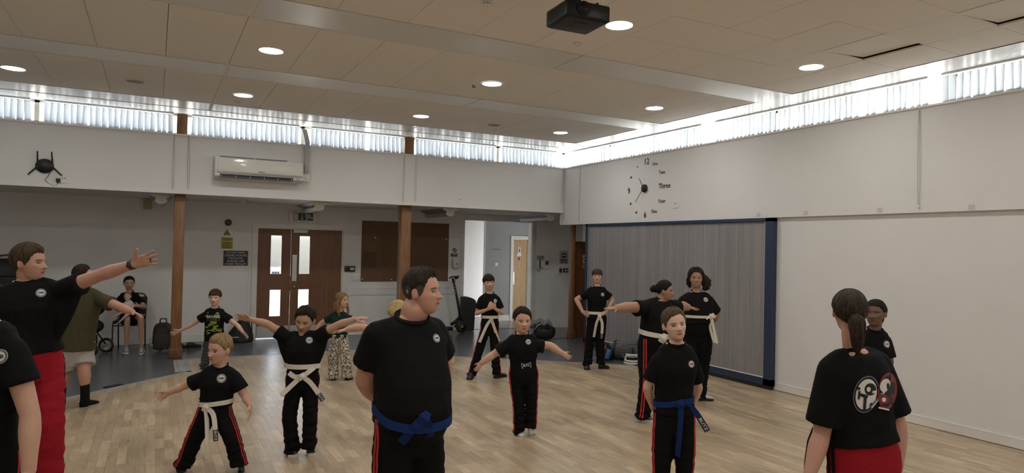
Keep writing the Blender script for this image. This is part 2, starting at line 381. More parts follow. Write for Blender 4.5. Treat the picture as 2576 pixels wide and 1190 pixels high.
def tile(x0, x1, y0, y1, tilt=None, dz=0.0):
    mb = MB(); g = .0022; z = ZC + dz + R2.uniform(-.0012, .0012)
    mb.box((x0 + g, y0 + g, z), (x1 - g, y1 - g, z + .016))
    if tilt:
        for v in mb.v: v.z += .035 * (max(0, (y1 - v.y)) / (y1 - y0) if tilt == 'y' else max(0, (v.x - x0)) / (x1 - x0)) - 0.004
    return mb.build('ceiling_tile', M_TILE, ceil)
for x0, x1 in zip(XG[:-1], XG[1:]):
    for y0, y1 in ROWS: tile(x0, x1, y0, y1)
    fr = FR if x0 > 3.7 else [5.60, 3.645, 1.2, -0.6, -2.4, -4.9]
    for y1, y0 in zip(fr[:-1], fr[1:]):
        tl = None
        if abs(x0 - 5.62) < .05 and abs(y1 - 4.25) < .02: tl = 'x'
        if abs(x0 - 5.62) < .05 and abs(y1 - 3.03) < .02: tl = 'x'
        tile(x0, x1, y0, y1, tl)
XS = [XL, 0.655, 0.695, 3.765, 3.775, 6.86]
for y0, y1 in STRIPS:
    for x0, x1 in ((XL, -2.42), (-2.40, 0.652), (0.698, 3.762), (3.774, 6.858)):
        mb = MB(); mb.box((x0, y0 + .006, ZC - .006), (x1, y1 - .006, ZC + .012)); mb.box((x0, y1 - .010, ZC - .012), (x1, y1 - .004, ZC + .012)); mb.build('radiant_panel', M_PANEL, ceil)
    mb = MB(); mb.box((0.652, y0, ZC + .001), (0.698, y1, ZC + .012)); mb.build('strip_cover', M_TILE, ceil)
mb = MB(); mb.box((6.859, YB, ZC - .004), (6.869, 10.99, ZC + .05)); mb.box((XL, 10.982, ZC - .004), (6.869, 10.99, ZC + .05)); struct('shade_ceiling_edge', mb, mat('shadow_gap', (0.05, 0.05, 0.05), 0.8))  # dark strip standing in for the shade of the gap along the ceiling edge

# ---- posts
def post(name, x0, x1, y0, y1, zt, label, plinth=True, upper=False):
    t = thing(name, label, 'post', ((x0 + x1) / 2, (y0 + y1) / 2, 0))
    mb = MB(); mb.box((x0, y0, 0), (x1, y1, zt), bev=.004); mb.build('shaft', M_POST, t)
    if upper: mb = MB(); mb.box((x0, 11.59, ZSILL + .02), (x1, 11.74, ZC), bev=.003); mb.build('upper_shaft', M_POSTD, t)
    mb = MB(); mb.box((x0 - .018, y0 - .018, 0), (x1 + .018, y1 + .018, .155), bev=.004); mb.build('plinth', M_POSTD, t)
    return t
post('timber_post', 0.262, 0.412, 11.66, 11.86, ZF, 'square timber post with darker plinth between the backpack and the boy with green graphic tee', upper=True)
post('timber_post', 3.96, 4.14, 11.66, 11.86, ZF, 'square timber post standing in front of the brown cork board', upper=True)
post('corner_post', at_y(1431, 700, 11.55).x, at_y(1446.5, 700, 11.45).x, 11.45, 11.55, ZF, 'slim timber corner post left of the grey folding partition')
t = thing('timber_door_panel', 'dark timber panel carrying a no entry sign between corner post and partition', 'door', (8.3, 11.55, 0))
mb = MB(); mb.box((at_y(1446.5, 700, 11.45).x + .025, 11.535, 0), (8.88, 11.575, 1.985)); mb.build('leaf', M_POSTD, t)

# ---- double door
d = thing('door_1', None, None, ((DX0 + DX1) / 2, YR, 0)); d['kind'] = 'structure'
def door_frame(x0, x1, zt, y0, y1, aw, ins, par, lip=.02):
    mb = MB(); mb.box((x0 - .001, y0 + .001, 0), (x0 + ins, y1, zt + .0005)); mb.box((x1 - ins, y0 + .001, 0), (x1 + .001, y1, zt + .0005)); mb.box((x0 + ins, y0 + .001, zt - ins), (x1 - ins, y1, zt + .0005))
    for a, b_, c, e in ((x0 - aw, x0 + ins * .4, 0, zt - ins * .4), (x1 - ins * .4, x1 + aw, 0, zt - ins * .4), (x0 - aw, x1 + aw, zt - ins * .4, zt + aw)): mb.box((a, y0 - lip, c), (b_, y0 - .0005, e))
    return mb.build('door_frame', M_TRIM, par)
door_frame(DX0, DX1, DZ, YR, YR + .139, .07, .03, d)
XM = 2.335; PW = 0.165
def leaf(x0, x1, pxs, name):
    wz = [(.42, .925), (1.23, 1.965)]; mb = MB(); y0, y1 = YR + .01, YR + .055; p0, p1 = pxs
    mb.box((x0, y0, .012), (p0, y1, DZ - .03)); mb.box((p1, y0, .012), (x1, y1, DZ - .03))
    mb.box((p0, y0, .012), (p1, y1, wz[0][0])); mb.box((p0, y0, wz[0][1]), (p1, y1, wz[1][0])); mb.box((p0, y0, wz[1][1]), (p1, y1, DZ - .03))
    o = mb.build('door_leaf', M_DOOR, d)
    for z0, z1 in wz:
        mb = MB(); mb.box((p0, y0 + .02, z0), (p1, y0 + .026, z1)); mb.build('vision_pane', M_GLASS, o)
    mb = MB(); mb.box((x0 + .012, y0 - .003, .02), (x1 - .012, y0, .235)); mb.build('kick_plate', M_STEEL, o)
    return o
XA0 = at_y(681, 650, YR).x; XA1 = at_y(708, 650, YR).x; XB0 = at_y(753, 650, YR).x; XB1 = at_y(779, 650, YR).x
la = leaf(DX0 + .032, XM - .003, (XA0, XA1), 'a'); lb = leaf(XM + .003, DX1 - .032, (XB0, XB1), 'b')
mb = MB(); mb.box((XM + .03, YR - .001, 1.09), (XM + .115, YR + .01, 1.60)); mb.build('push_plate', M_STEEL, lb)
mb = MB(); mb.cyl((XM + .085, YR - .006, .975), (XM + .085, YR + .01, .975), .028); mb.build('lock_cylinder', M_STEEL, lb)
mb = MB(); mb.cyl((XM - .005, YR - .008, .90), (XM - .005, YR - .008, 1.18), .006); mb.build('flush_bolt', M_STEEL, la)
mb = MB(); mb.box((XM + .03, YR - .045, DZ - .10), (XM + .30, YR, DZ - .035), bev=.006); mb.build('door_closer', M_WHITE, d)

# ---- lobby opening and what is seen through it
fr_ = thing('door_2', None, None, ((OX0 + OX1) / 2, YR, 0)); fr_['kind'] = 'structure'
door_frame(OX0, OX1, OZ, YR, YR + .15, .08, .014, fr_)
Y2, Y3 = 14.75, 15.75
XG0 = at_y(1220, 700, Y2).x; XG1 = at_y(1284, 700, Y2).x
M_HALL = mat('hall_paint', (0.80, 0.80, 0.79), 0.7)
XD0 = at_y(1289, 700, Y2).x; XD1 = at_y(1327, 700, Y2).x; DZ2 = at_y(1305, 601, Y2).z
wallbox('wall_hall', [((XG0, Y2, 0), (XD0, Y2 + .12, 2.62)), ((XD0, Y2, DZ2), (XD1, Y2 + .12, 2.62)), ((XD1, Y2, 0), (9.2, Y2 + .12, 2.62))], mat('shaded_hall_paint', (.34, .345, .35), .8))  # grey stands for the shade on this wall, put into its colour
wallbox('wall_hall_end', [((4.5, Y3, 0), (9.2, Y3 + .12, 2.7))], M_HALL)
wallbox('wall_hall_right', [((8.75, YR + .1, 0), (8.9, Y2, 2.7))], M_HALL)
mb = MB(); mb.box((4.5, YR + .14, 2.56), (9.2, Y3 + .12, 2.62)); struct('ceiling_hall', mb, M_HALL)
mb = MB(); mb.box((4.6, Y3 - .016, 0), (XG0 + .4, Y3, .14)); mb.box((XG0, Y2 - .016, 0), (XD0 - .06, Y2, .14)); struct('baseboard_hall', mb, M_TRIM)
w1 = MB(); w1.box((4.52, YR + .14, 0), (4.60, YR + .20, 2.56)); w1.box((4.52, Y3 - .06, 0), (4.60, Y3, 2.56)); w1.box((4.52, YR + .14, 2.48), (4.60, Y3, 2.56)); w1.box((4.52, YR + .14, 0), (4.60, Y3, .08)); w1.box((4.53, 14.60, .08), (4.59, 14.66, 2.5))
wallbox('wall_hall_blocker', [((4.4, YR + .145, 0), (4.5, 14.95, 2.6))], M_HALL)  # unseen wall added to keep window light off the near hall wall
wn_ = struct('window_hall', w1, M_TRIM); g = MB(); g.box((4.555, YR + .2, .08), (4.561, Y3 - .06, 2.48)); g.build('pane', M_GLASS, wn_)
d3 = thing('door_3', None, None, ((XD0 + XD1) / 2, Y2, 0)); d3['kind'] = 'structure'
door_frame(XD0, XD1, DZ2, Y2, Y2 + .119, .07, .014, d3, .03)
mb = MB(); mb.box((XD0 + .016, Y2 + .03, .01), (XD1 - .016, Y2 + .07, DZ2 - .017)); lf = mb.build('door_leaf', M_OAK, d3)
mb = MB(); q = at_y(1292, 700, Y2); mb.box((q.x - .02, Y2 + .024, q.z - .16), (q.x + .035, Y2 + .03, q.z + .16)); mb.build('push_plate', M_STEEL, lf)
for (px_, py_, ww, hh, kd) in ((1308, 630, .075, .15, 0), (1307, 641, .13, .07, 1), (1307, 651, .05, .08, 2)):
    mb = MB(); q = at_y(px_, py_, Y2); mb.box((q.x - ww / 2, Y2 + .022, q.z - hh / 2), (q.x + ww / 2, Y2 + .03, q.z + hh / 2)); mb.m = 1
    mb.box((q.x - ww * .18, Y2 + .019, q.z - hh * .3), (q.x + ww * .18, Y2 + .021, q.z + hh * .3)) if kd != 1 else None
    mb.build('door_sign', [M_WHITE if kd != 2 else mat('grey_sign', (.2, .2, .2), .5), M_BLACK], lf)

# ---- clerestory windows
def window_row(name, pts, axis):
    pass
wf = MB(); g = MB(); yg = YA + .16
for x0, x1 in ((XL, XB + .2),): 
    wf.box((x0, YA + .13, ZSILL + .0), (x1, YA + .19, ZSILL + .05)); wf.box((x0, YA + .13, ZC - .03), (x1, YA + .19, ZC + .03))
for px_ in (92, 762, 1253, 1418):
    X = at_y(px_, 320, YA + .15).x; wf.box((X - .03, YA + .13, ZSILL), (X + .03, YA + .19, ZC))
g.box((XL, yg, ZSILL + .03), (XB + .2, yg + .006, ZC))
wb = struct('window_1', wf, mat('window_frame_paint', (.70, .66, .58), .5)); g.build('pane', M_GLASS, wb)
wf = MB(); g = MB(); xg = XB + .22
wf.box((xg - .03, YB, ZSILL), (xg + .03, YA + .14, ZSILL + .05)); wf.box((xg - .03, YB, ZC - .03), (xg + .03, YA + .14, ZC + .03))
for Y in (-2.4, .9, 4.05, 6.4, 8.0, 10.2): wf.box((xg - .03, Y - .03, ZSILL), (xg + .03, Y + .03, ZC))
g.box((xg, YB, ZSILL + .03), (xg + .006, YA + .14, ZC))
wr = struct('window_2', wf, mat('window_frame_paint', (.70, .66, .58), .5)); g.build('pane', M_GLASS, wr)
# ================================================================ vertical blinds
m = bpy.data.materials.new('blind_fabric'); m.use_nodes = True; n = m.node_tree.nodes; l = m.node_tree.links; n.clear()
o = n.new('ShaderNodeOutputMaterial'); a = n.new('ShaderNodeBsdfDiffuse'); t_ = n.new('ShaderNodeBsdfTranslucent'); x_ = n.new('ShaderNodeMixShader')
a.inputs[0].default_value = (.52, .55, .58, 1); t_.inputs[0].default_value = (.55, .58, .62, 1); x_.inputs[0].default_value = 0.17
l.new(a.outputs[0], x_.inputs[1]); l.new(t_.outputs[0], x_.inputs[2]); l.new(x_.outputs[0], o.inputs[0]); M_SLAT = m
M_RAIL = mat('blind_headrail', (.75, .76, .77), .4)
SLH = ZC - .005 - ZSILL - .045
def slat_mesh():
    me = bpy.data.meshes.new('slat'); vs = []; fs = []; W = .089
    for k in range(5):
        u = (k - 2) / 4; b_ = .006 * (1 - (2 * u) ** 2)
        for z in (0, -.06 - SLH * .4, -SLH): vs.append((u * W, b_, z))
    for k in range(4):
        for j in range(2): a = k * 3 + j; fs.append((a, a + 3, a + 4, a + 1))
    k0 = len(vs)                                     # hem weight at the foot
    for y in (-.002, .009):
        for x, z in ((-W / 2 + .004, -SLH), (W / 2 - .004, -SLH), (W / 2 - .004, -SLH + .03), (-W / 2 + .004, -SLH + .03)): vs.append((x, y, z))
    fs += [(k0, k0 + 1, k0 + 2, k0 + 3), (k0 + 7, k0 + 6, k0 + 5, k0 + 4), (k0, k0 + 4, k0 + 5, k0 + 1)]
    me.from_pydata(vs, [], fs); me.materials.append(M_SLAT); me.polygons.foreach_set('use_smooth', [True] * len(me.polygons)); return me
SLAT = slat_mesh(); R3 = random.Random(5)
def blind(p0, p1, ang, label, group, jitter=5, missing=(), pitch=.0755):
    p0 = Vector(p0); p1 = Vector(p1); d = (p1 - p0); L = d.length; d.normalize(); base = math.atan2(d.y, d.x)
    t = thing('vertical_blind', label, 'blind', (p0 + p1) / 2, group)
    nn = Vector((-d.y, d.x, 0)) * .02; mb = MB(); z0, z1 = ZC - .014, ZC + .007
    mb.add([v + Vector((0, 0, z - v.z)) for z in (z0, z1) for v in (p0 - nn, p1 - nn, p1 + nn, p0 + nn)], [(0, 3, 2, 1), (4, 5, 6, 7), (0, 1, 5, 4), (1, 2, 6, 5), (2, 3, 7, 6), (3, 0, 4, 7)]); mb.build('headrail', M_RAIL, t)
    k = max(1, int(L / pitch)); cs = MB(); last = None
    for i in range(k):
        if i in missing: continue
        s = (i + .5) / k * L; p = p0 + d * s
        o = bpy.data.objects.new('slat', SLAT); COL.objects.link(o); o.parent = t; o.location = Vector((p.x, p.y, ZC - .02)) - t.location
        o.rotation_euler = (math.radians(R3.gauss(0, 1.1)), math.radians(R3.gauss(0, 1.3)), base + math.radians(ang + R3.gauss(0, jitter)))
        foot = Vector((p.x, p.y, ZC - .02 - SLH + .02))
        if last is not None and (foot - last).length < .12:
            mid = (foot + last) / 2 - Vector((0, 0, .018)); cs.tube([last, mid, foot], .0018, 5)
        last = foot
    if cs.v: cs.build('bottom_chain', M_WHITE, t)
    return t
GB, GR = 'vertical blinds along the back clerestory', 'vertical blinds along the right clerestory'
yb = 11.572
for (a, b_, an, lab) in ((-4.6, -1.60, 42, 'white vertical blind at the far left end above the router'),
                         (-1.44, .21, 42, 'white vertical blind between the white mullion and the first timber post'),
                         (.47, 2.10, 38, 'white vertical blind right above the air conditioner'),
                         (2.29, 3.94, 26, 'white vertical blind between the grey trunking and the second timber post'),
                         (4.16, 5.78, 20, 'white vertical blind just right of the second timber post'),
                         (5.93, 7.18, 22, 'short white vertical blind in the far corner of back wall')):
    blind((a, yb, ZC), (b_, yb, ZC), an, lab, GB, missing={12} if a == 2.29 else ())
xb = XB + .085
for (a, b_, an, lab, ms) in ((11.40, 7.70, -25, 'white vertical blind above the wall clock, nearest the corner', ()),
                             (7.42, 4.28, -24, 'white vertical blind with a few slats twisted open, right of the clock', (31, 34)),
                             (4.14, 1.2, -21, 'white vertical blind at the near right end with a cord tassel', ()),
                             (1.0, -2.2, -30, 'white vertical blind beyond the right edge', ())):
    blind((xb, a, ZC), (xb, b_, ZC), an, lab, GR, missing=ms, pitch=.0735)
# cords with tassels
M_CORD = mat('grey_cord', (.30, .29, .27), .7)
def cord(p_top, p_bot, label, axis, lx=.012, parent=None):
    top = Vector(p_top); bot = Vector(p_bot); t = thing('blind_cord', label, 'cord', top)
    off = Vector((lx, 0, 0)) if axis == 'Y' else Vector((0, lx, 0)); out = Vector((0, -.012, 0)) if axis == 'Y' else Vector((-.012, 0, 0))
    mb = MB(); N = 8
    for s in (-1, 1): mb.tube([top.lerp(bot, k / N) + out + off * s * (.25 + .9 * math.sin(k / N * 2.6)) for k in range(N + 1)], .0022, 5)
    mb.build('cord', M_CORD, t)
    mb = MB(); mb.ell(bot + out, .011, .011, .022); mb.build('tassel', M_WHITE, t)
CG = None
for (x0, y0, x1, y1, lab) in ((439, 337, 435, 473, 'pair of thin cords hanging left of the first timber post'), (475, 340, 474, 471, 'pair of thin cords hanging right of the first timber post'),
                              (1018, 390, 1013, 505, 'pair of thin cords hanging left of the second timber post'), (1047, 393, 1044, 506, 'pair of thin cords hanging right of the second timber post'),
                              (1416, 428, 1412, 517, 'short cords hanging from the back blind at the room corner')):
    cord(at_y(x0, y0, YA - .005), at_y(x1, y1, YA - .005), lab, 'Y')
for (x0, y0, x1, y1, lab) in ((1421, 427, 1419, 553, 'long cords hanging in the room corner'), (1461, 418, 1457, 561, 'cord hanging from the right blind a little right of the corner'),
                              (2314, 277, 2312, 520, 'long cord hanging on the upper right wall far right of the clock')):
    cord(at_x(x0, y0, XB - .005), at_x(x1, y1, XB - .005), lab, 'X')
mb = MB(); pts = [at_z(1449, 362, ZC), at_z(1470, 369, ZC), at_z(1510, 368, ZC)]; pts = [Vector((p.x, p.y, ZC + .002)) for p in pts] + [at_x(1513, 372, xb - .05), at_x(1514, 405, xb - .05)]
mb.tube(pts, .003, 5); tag(mb.build('loose_wire', M_CORD, loc=pts[0]), 'loose thin wire drooping from the ceiling corner across the first right blind', 'wire')

# ================================================================ ceiling things
M_LED = mat('downlight_diffuser', (1, 1, 1), .5, emit=(1.0, .975, .935, 1.0)); LEDN = M_LED.node_tree.nodes['Principled BSDF']
LEDN.inputs['Emission Strength'].default_value = LAMP_W
GL = 'round ceiling downlights'
LPOS = []
for Y in (9.58, 7.17, 4.68, 2.2, -.3, -2.8):
    for X in (-1.5, 1.0, 3.52, 6.02): LPOS.append((X, Y))
names = {(-1.5, 9.58): 'lit round downlight at far left above the router', (1.0, 9.58): 'lit round downlight above the air conditioner', (1.0, 7.17): 'lit round downlight in the second bay, left of centre',
         (3.52, 9.58): 'lit round downlight in front of the second timber post', (3.52, 7.17): 'lit round downlight beside the green scrap', (3.52, 4.68): 'lit round downlight partly behind the projector',
         (6.02, 9.58): 'lit round downlight nearest the far corner', (6.02, 7.17): 'lit round downlight above the wall clock', (6.02, 4.68): 'lit round downlight near the gapped tiles by the right blinds'}
for X, Y in LPOS:
    row = {9.58: 'first', 7.17: 'second', 4.68: 'third', 2.2: 'fourth', -.3: 'fifth', -2.8: 'last'}[Y]; cl = {-1.5: 'farthest from the clock wall', 1.0: 'second farthest from the clock wall', 3.52: 'second nearest the clock wall', 6.02: 'nearest the clock wall'}[X]
    lab = names.get((X, Y), 'lit downlight, ' + row + ' row from back wall, ' + cl)
    t = thing('downlight', lab, 'ceiling light', (X, Y, ZC), GL)
    mb = MB(); N = 36
    rg = [[Vector((X + r * math.cos(2 * math.pi * k / N), Y + r * math.sin(2 * math.pi * k / N), ZC + z)) for k in range(N)] for r, z in ((.132, .0), (.132, -.006), (.118, -.007), (.112, -.001))]
    mb.loft(rg, caps=False); mb.build('trim_ring', M_WHITE, t)
    mb = MB(); mb.add([(X + .113 * math.cos(2 * math.pi * k / N), Y + .113 * math.sin(2 * math.pi * k / N), ZC - .0035) for k in range(N)], [tuple(range(N - 1, -1, -1))]); mb.build('diffuser', M_LED, t)
def grille(px_, py_, r, label, name='ceiling_speaker'):
    c = at_z(px_, py_, ZC); t = thing(name, label, 'speaker' if r > .08 else 'sensor', c); N = 30
    mb = MB(); rg = [[c + Vector((q * math.cos(2 * math.pi * k / N), q * math.sin(2 * math.pi * k / N), z)) for k in range(N)] for q, z in ((r, 0), (r, -.008), (r * .88, -.01), (r * .86, -.004))]
    mb.loft(rg, caps=False); mb.build('rim', M_WHITE if r > .08 else mat('cream_plastic', (.62, .56, .47), .5), t)
    mb = MB(); mb.add([c + Vector((r * .87 * math.cos(2 * math.pi * k / N), r * .87 * math.sin(2 * math.pi * k / N), -.005)) for k in range(N)], [tuple(range(N - 1, -1, -1))])
    mb.build('mesh', mat('speaker_mesh', (.36, .33, .29), .7, bump=(900, .5)) if r > .08 else M_TILE, t)
grille(340, 204, .115, 'round ceiling speaker grille near the back left, unlit'); grille(1243, 314, .115, 'round ceiling speaker grille between two far downlights, unlit')
grille(1454, 109, .045, 'small round sensor in the ceiling under the projector', 'ceiling_sensor'); grille(597, 256, .04, 'small round sensor beside the downlight above the air conditioner', 'ceiling_sensor')
c = at_z(1226, 4, ZC - .03); t = thing('smoke_detector', 'white smoke detector hanging under the ceiling at the top edge', 'smoke detector', (c.x, c.y, ZC))
mb = MB(); mb.cyl((c.x, c.y, ZC), (c.x, c.y, ZC - .03), .062, .058, 28); mb.build('base', M_WHITE, t)
mb = MB(); mb.cyl((c.x, c.y, ZC - .03), (c.x, c.y, ZC - .042), .043, .043, 24); mb.cyl((c.x, c.y, ZC - .055), (c.x, c.y, ZC - .064), .04, .026, 24)
for k in range(8): a = k * math.pi / 4; mb.box((c.x + .038 * math.cos(a) - .004, c.y + .038 * math.sin(a) - .004, ZC - .056), (c.x + .038 * math.cos(a) + .004, c.y + .038 * math.sin(a) + .004, ZC - .04))
mb.cyl((c.x, c.y, ZC - .064), (c.x, c.y, ZC - .075), .006, .003, 10); mb.build('sensing_head', M_WHITE, t)
c = at_z(1195, 214, ZC); mb = MB(); mb.add([c + Vector(v) for v in ((-.06, -.05, -.003), (-.03, .0, -.016), (0, .02, -.01), (.05, .08, -.004), (.02, .09, -.02), (-.02, .05, -.012), (-.04, .0, -.02))], [(0, 1, 6), (1, 2, 5, 6), (2, 3, 4, 5)])
tag(mb.build('balloon_scrap', mat('teal_scrap', (.06, .20, .18), .5), loc=c), 'small torn teal scrap stuck to the ceiling beside a downlight', 'scrap')

# projector: hangs from a ceiling mount
cs = [at_z(x_, y_, 3.42) for x_, y_ in ((1425, 36), (1529, 56), (1478, 91), (1379, 69))]; pc = sum(cs, Vector()) / 4; pc.z = 3.42 + .058; yawp = math.atan2(cs[1].y - cs[0].y, cs[1].x - cs[0].x)
t = thing('projector', 'black ceiling projector hanging at the top of the view', 'projector', pc)
M_PJ = mat('projector_black', (.006, .006, .0065), .4, spec=.3); Rz = Matrix.Rotation(yawp, 3, 'Z')
def pj(mb): mb.v = [pc + Rz @ (v - pc) for v in mb.v]; return mb
wx, wy, hz = .172, .155, .058
mb = MB(); mb.box(pc - Vector((wx, wy, hz)), pc + Vector((wx, wy, hz)), bev=.014); pj(mb).build('body', M_PJ, t)
mb = MB(); mb.box(pc + Vector((-wx + .02, -wy + .015, -hz - .006)), pc + Vector((wx - .02, wy - .015, -hz + .004)), bev=.005); mb.box(pc + Vector((-.06, -.075, -hz - .009)), pc + Vector((.03, -.055, -hz - .004))); pj(mb).build('base_plate', mat('projector_grey', (.014, .013, .012), .5), t)
mb = MB(); mb.tube([pc + Vector((-.045, -wy - .012, .004)), pc + Vector((-.045, -wy + .03, .004))], [.050, .054], 26); mb.tube([pc + Vector((-.045, -wy - .016, .004)), pc + Vector((-.045, -wy - .01, .004))], [.036, .036], 24); pj(mb).build('lens', M_PJ, t)
mb = MB()
for k in range(9): mb.box(pc + Vector((-wx - .002, -wy + .02, -hz + .022 + k * .008)), pc + Vector((-wx + .004, wy - .05, -hz + .025 + k * .008)))
pj(mb).build('vent', M_BLACK, t)
mb = MB(); mb.box(pc + Vector((-.12, -.012, hz)), pc + Vector((.12, .012, hz + .012))); mb.box(pc + Vector((-.012, -.1, hz)), pc + Vector((.012, .1, hz + .012)))
for sx, sy in ((-1, 0), (1, 0)): mb.cyl(pc + Vector((.115 * sx, 0, hz - .005)), pc + Vector((.115 * sx, 0, hz + .022)), .01)
mb.cyl(pc + Vector((-.14, -.10, hz - .01)), pc + Vector((-.14, -.10, hz + .02)), .011); mb.cyl(pc + Vector((.09, -.11, hz - .01)), pc + Vector((.09, -.11, hz + .02)), .011)
mb.cyl(pc + Vector((0, 0, hz)), Vector((pc.x, pc.y, ZC)), .022); mb.cyl(Vector((pc.x, pc.y, ZC - .02)), Vector((pc.x, pc.y, ZC)), .075); pj(mb).build('mount', M_BLACK, t)
mb = MB(); mb.tube([pc + Vector((-.05, .08, hz)), pc + Vector((-.07, .06, .14)), Vector((pc.x - .03, pc.y + .02, ZC))], .004, 6); pj(mb).build('cable', M_BLACK, t)

# ================================================================ things on the upper walls
def socket(name, c, wdir, out, label, holes=2, plug=False, cat='socket', w_=.146, h_=.086):
    wdir = Vector(wdir); out = Vector(out); z = Vector((0, 0, 1)); t = thing(name, label, cat, c)
    B = lambda u, v, d: c + wdir * u + z * v + out * d
    def bx(mb, u0, u1, v0, v1, d0, d1):
        mb.add([B(u, v, d) for d in (d0, d1) for u, v in ((u0, v0), (u1, v0), (u1, v1), (u0, v1))], [(0, 3, 2, 1), (4, 5, 6, 7), (0, 1, 5, 4), (1, 2, 6, 5), (2, 3, 7, 6), (3, 0, 4, 7)])
    mb = MB(); bx(mb, -w_ / 2, w_ / 2, -h_ / 2, h_ / 2, 0, .012); mb.build('face_plate', M_WHITE, t)
    mb = MB()
    for s in ((-1, 1) if holes == 2 else ()):
        u = s * .036; bx(mb, u - .003, u + .003, .004, .016, .012, .0128)
        for q in (-1, 1): bx(mb, u + q * .013 - .004, u + q * .013 + .004, -.017, -.012, .012, .0128)
        bx(mb, s * .014 - .006, s * .014 + .006, .02, .034, .012, .014)
    if mb.v: mb.build('socket_hole', M_BLACK, t)
    return t, B, bx
c = at_y(160, 453, YA); t, B, bx = socket('wall_socket', c, (1, 0, 0), (0, -1, 0), 'white double wall socket with a black plug under the router')
mb = MB(); q = at_y(147, 454, YA); bc = c; c = q
mb.box(q + Vector((-.026, -.055, -.028)), q + Vector((.026, -.013, .028)), bev=.006); pl = tag(mb.build('power_plug', M_BLACK, loc=q), 'black power plug in the socket under the router', 'plug')
c = at_y(1156, 506, YA); socket('wall_socket', c, (1, 0, 0), (0, -1, 0), 'white double wall socket low on the back fascia above the doorway')
c = at_x(1700, 516, XB); socket('wall_socket', c, (0, 1, 0), (-1, 0, 0), 'white double wall socket right of the clock')
# router with four aerials
c = at_y(112.5, 417.5, YA); t = thing('router', 'black oval wall router with four aerials', 'router', c)
mb = MB(); mb.tube([c + Vector((0, -.005, 0)), c + Vector((0, -.04, 0))], [.112, .105], 40); mb.v = [Vector((c.x + (v.x - c.x), v.y, c.z + (v.z - c.z) * .92)) for v in mb.v]; mb.build('body', M_BLACK, t)
for (x0, y0, x1, y1) in ((94.5, 411, 94, 380), (131.5, 413, 130, 382), (93, 419, 70, 439), (133, 421, 156, 442)):
    mb = MB(); p, q = at_y(x0, y0, YA - .03), at_y(x1, y1, YA - .03); mb.tube([p, q], [.012, .009], 10); mb.ell(p, .017, .014, .017); mb.build('aerial', M_BLACK, t)
mb = MB(); pts = [at_y(x, y, YA - .01) for x, y in ((131, 423), (126, 433), (121, 443), (113, 452), (118, 459), (133, 467), (142, 466), (146, 459))]; mb.tube(pts, .0035, 6); 
tag(mb.build('router_cable', M_BLACK, loc=pts[0]), 'thin black cable looping from the router to its plug', 'cable')
# air conditioner
p0 = at_y(541, 450, YA - .22); p1 = at_y(763, 458, YA - .22); x0, x1 = .80, 2.125; z0, z1 = 2.82, 3.165
t = thing('air_conditioner', 'long white wall air conditioner with a dark outlet slot', 'air conditioner', ((x0 + x1) / 2, YA, (z0 + z1) / 2))
M_AC = mat('ac_white', (.66, .65, .62), .35)
prof = [(0, 0), (-.17, 0), (-.225, .035), (-.235, .10), (-.235, .27), (-.21, .325), (-.15, .345), (0, .345)]
mb = MB(); mb.loft([[Vector((x, YA + y, z0 + z)) for y, z in prof] for x in (x0, x1)], smooth=False); mb.build('casing', M_AC, t)
mb = MB(); mb.box((x0 + .03, YA - .246, z0 + .10), (x1 - .02, YA - .23, z0 + .315), bev=.006); mb.build('front_panel', mat('ac_panel', (.70, .68, .63), .15, coat=.4, bump=(6, .15)), t)
mb = MB(); mb.box((x0 + .03, YA - .250, z0 + .085), (x1 - .02, YA - .228, z0 + .108)); mb.build('silver_band', mat('ac_band', (.33, .32, .31), .3, metal=.4), t)
mb = MB(); mb.box((x0 + .07, YA - .236, z0 + .012), (x1 - .16, YA - .19, z0 + .066)); mb.build('outlet_slot', mat('slot_dark', (.012, .012, .014), .5), t)
mb = MB(); mb.box((x0 + .08, YA - .242, z0 + .014), (x1 - .165, YA - .238, z0 + .030)); mb.build('louvre', mat('louvre_grey', (.08, .085, .095), .4), t)
for k in range(6):
    mb = MB(); u = x0 + .085 + k * (x1 - x0 - .27) / 5; mb.box((u, YA - .243, z0 + .014), (u + .006, YA - .232, z0 + .05)); mb.build('louvre_rib', M_AC, t)
for u0, u1 in ((x0 + .07, x0 + .56), (x0 + .59, x0 + 1.07)):
    mb = MB(); mb.box((u0, YA - .2, z1 - .012), (u1, YA - .09, z1 + .004)); mb.build('top_grille', mat('grille_grey', (.22, .22, .22), .6), t)
mb = MB(); mb.box((x1 - .10, YA - .238, z0 + .02), (x1 - .065, YA - .225, z0 + .06)); mb.build('display', mat('display_grey', (.30, .27, .28), .3), t)
mb = MB(); put_text(mb, 'SAMSUNG', (x0 + .68, YA - .2475, z0 + .125), (1, 0, 0), (0, 0, 1), .016, width=.10); mb.build('lettering', M_BLACK, t)
t = thing('pipe_trunking', 'grey pipe trunking rising from the air conditioner to the blinds', 'trunking', (2.22, YA, 3.2))
mb = MB(); mb.box((2.175, YA - .075, 2.99), (2.25, YA - .001, 3.52), bev=.004); mb.build('duct', mat('trunk_grey', (.40, .40, .39), .45), t)
mb = MB(); mb.add([Vector(v) for v in ((2.175, YA - .075, 3.52), (2.25, YA - .075, 3.52), (2.25, YA + .0, 3.52), (2.175, YA + .0, 3.52), (2.13, YA - .02, 3.74), (2.205, YA - .02, 3.74), (2.205, YA + .06, 3.74), (2.13, YA + .06, 3.74))], [(0, 1, 5, 4), (1, 2, 6, 5), (2, 3, 7, 6), (3, 0, 4, 7), (4, 5, 6, 7)]); mb.build('elbow', mat('trunk_grey', (.4, .4, .39), .45), t)
mb = MB(); mb.box((2.13, YA - .07, 2.855), (2.26, YA - .001, 2.99), bev=.004); mb.build('end_box', M_AC, t)

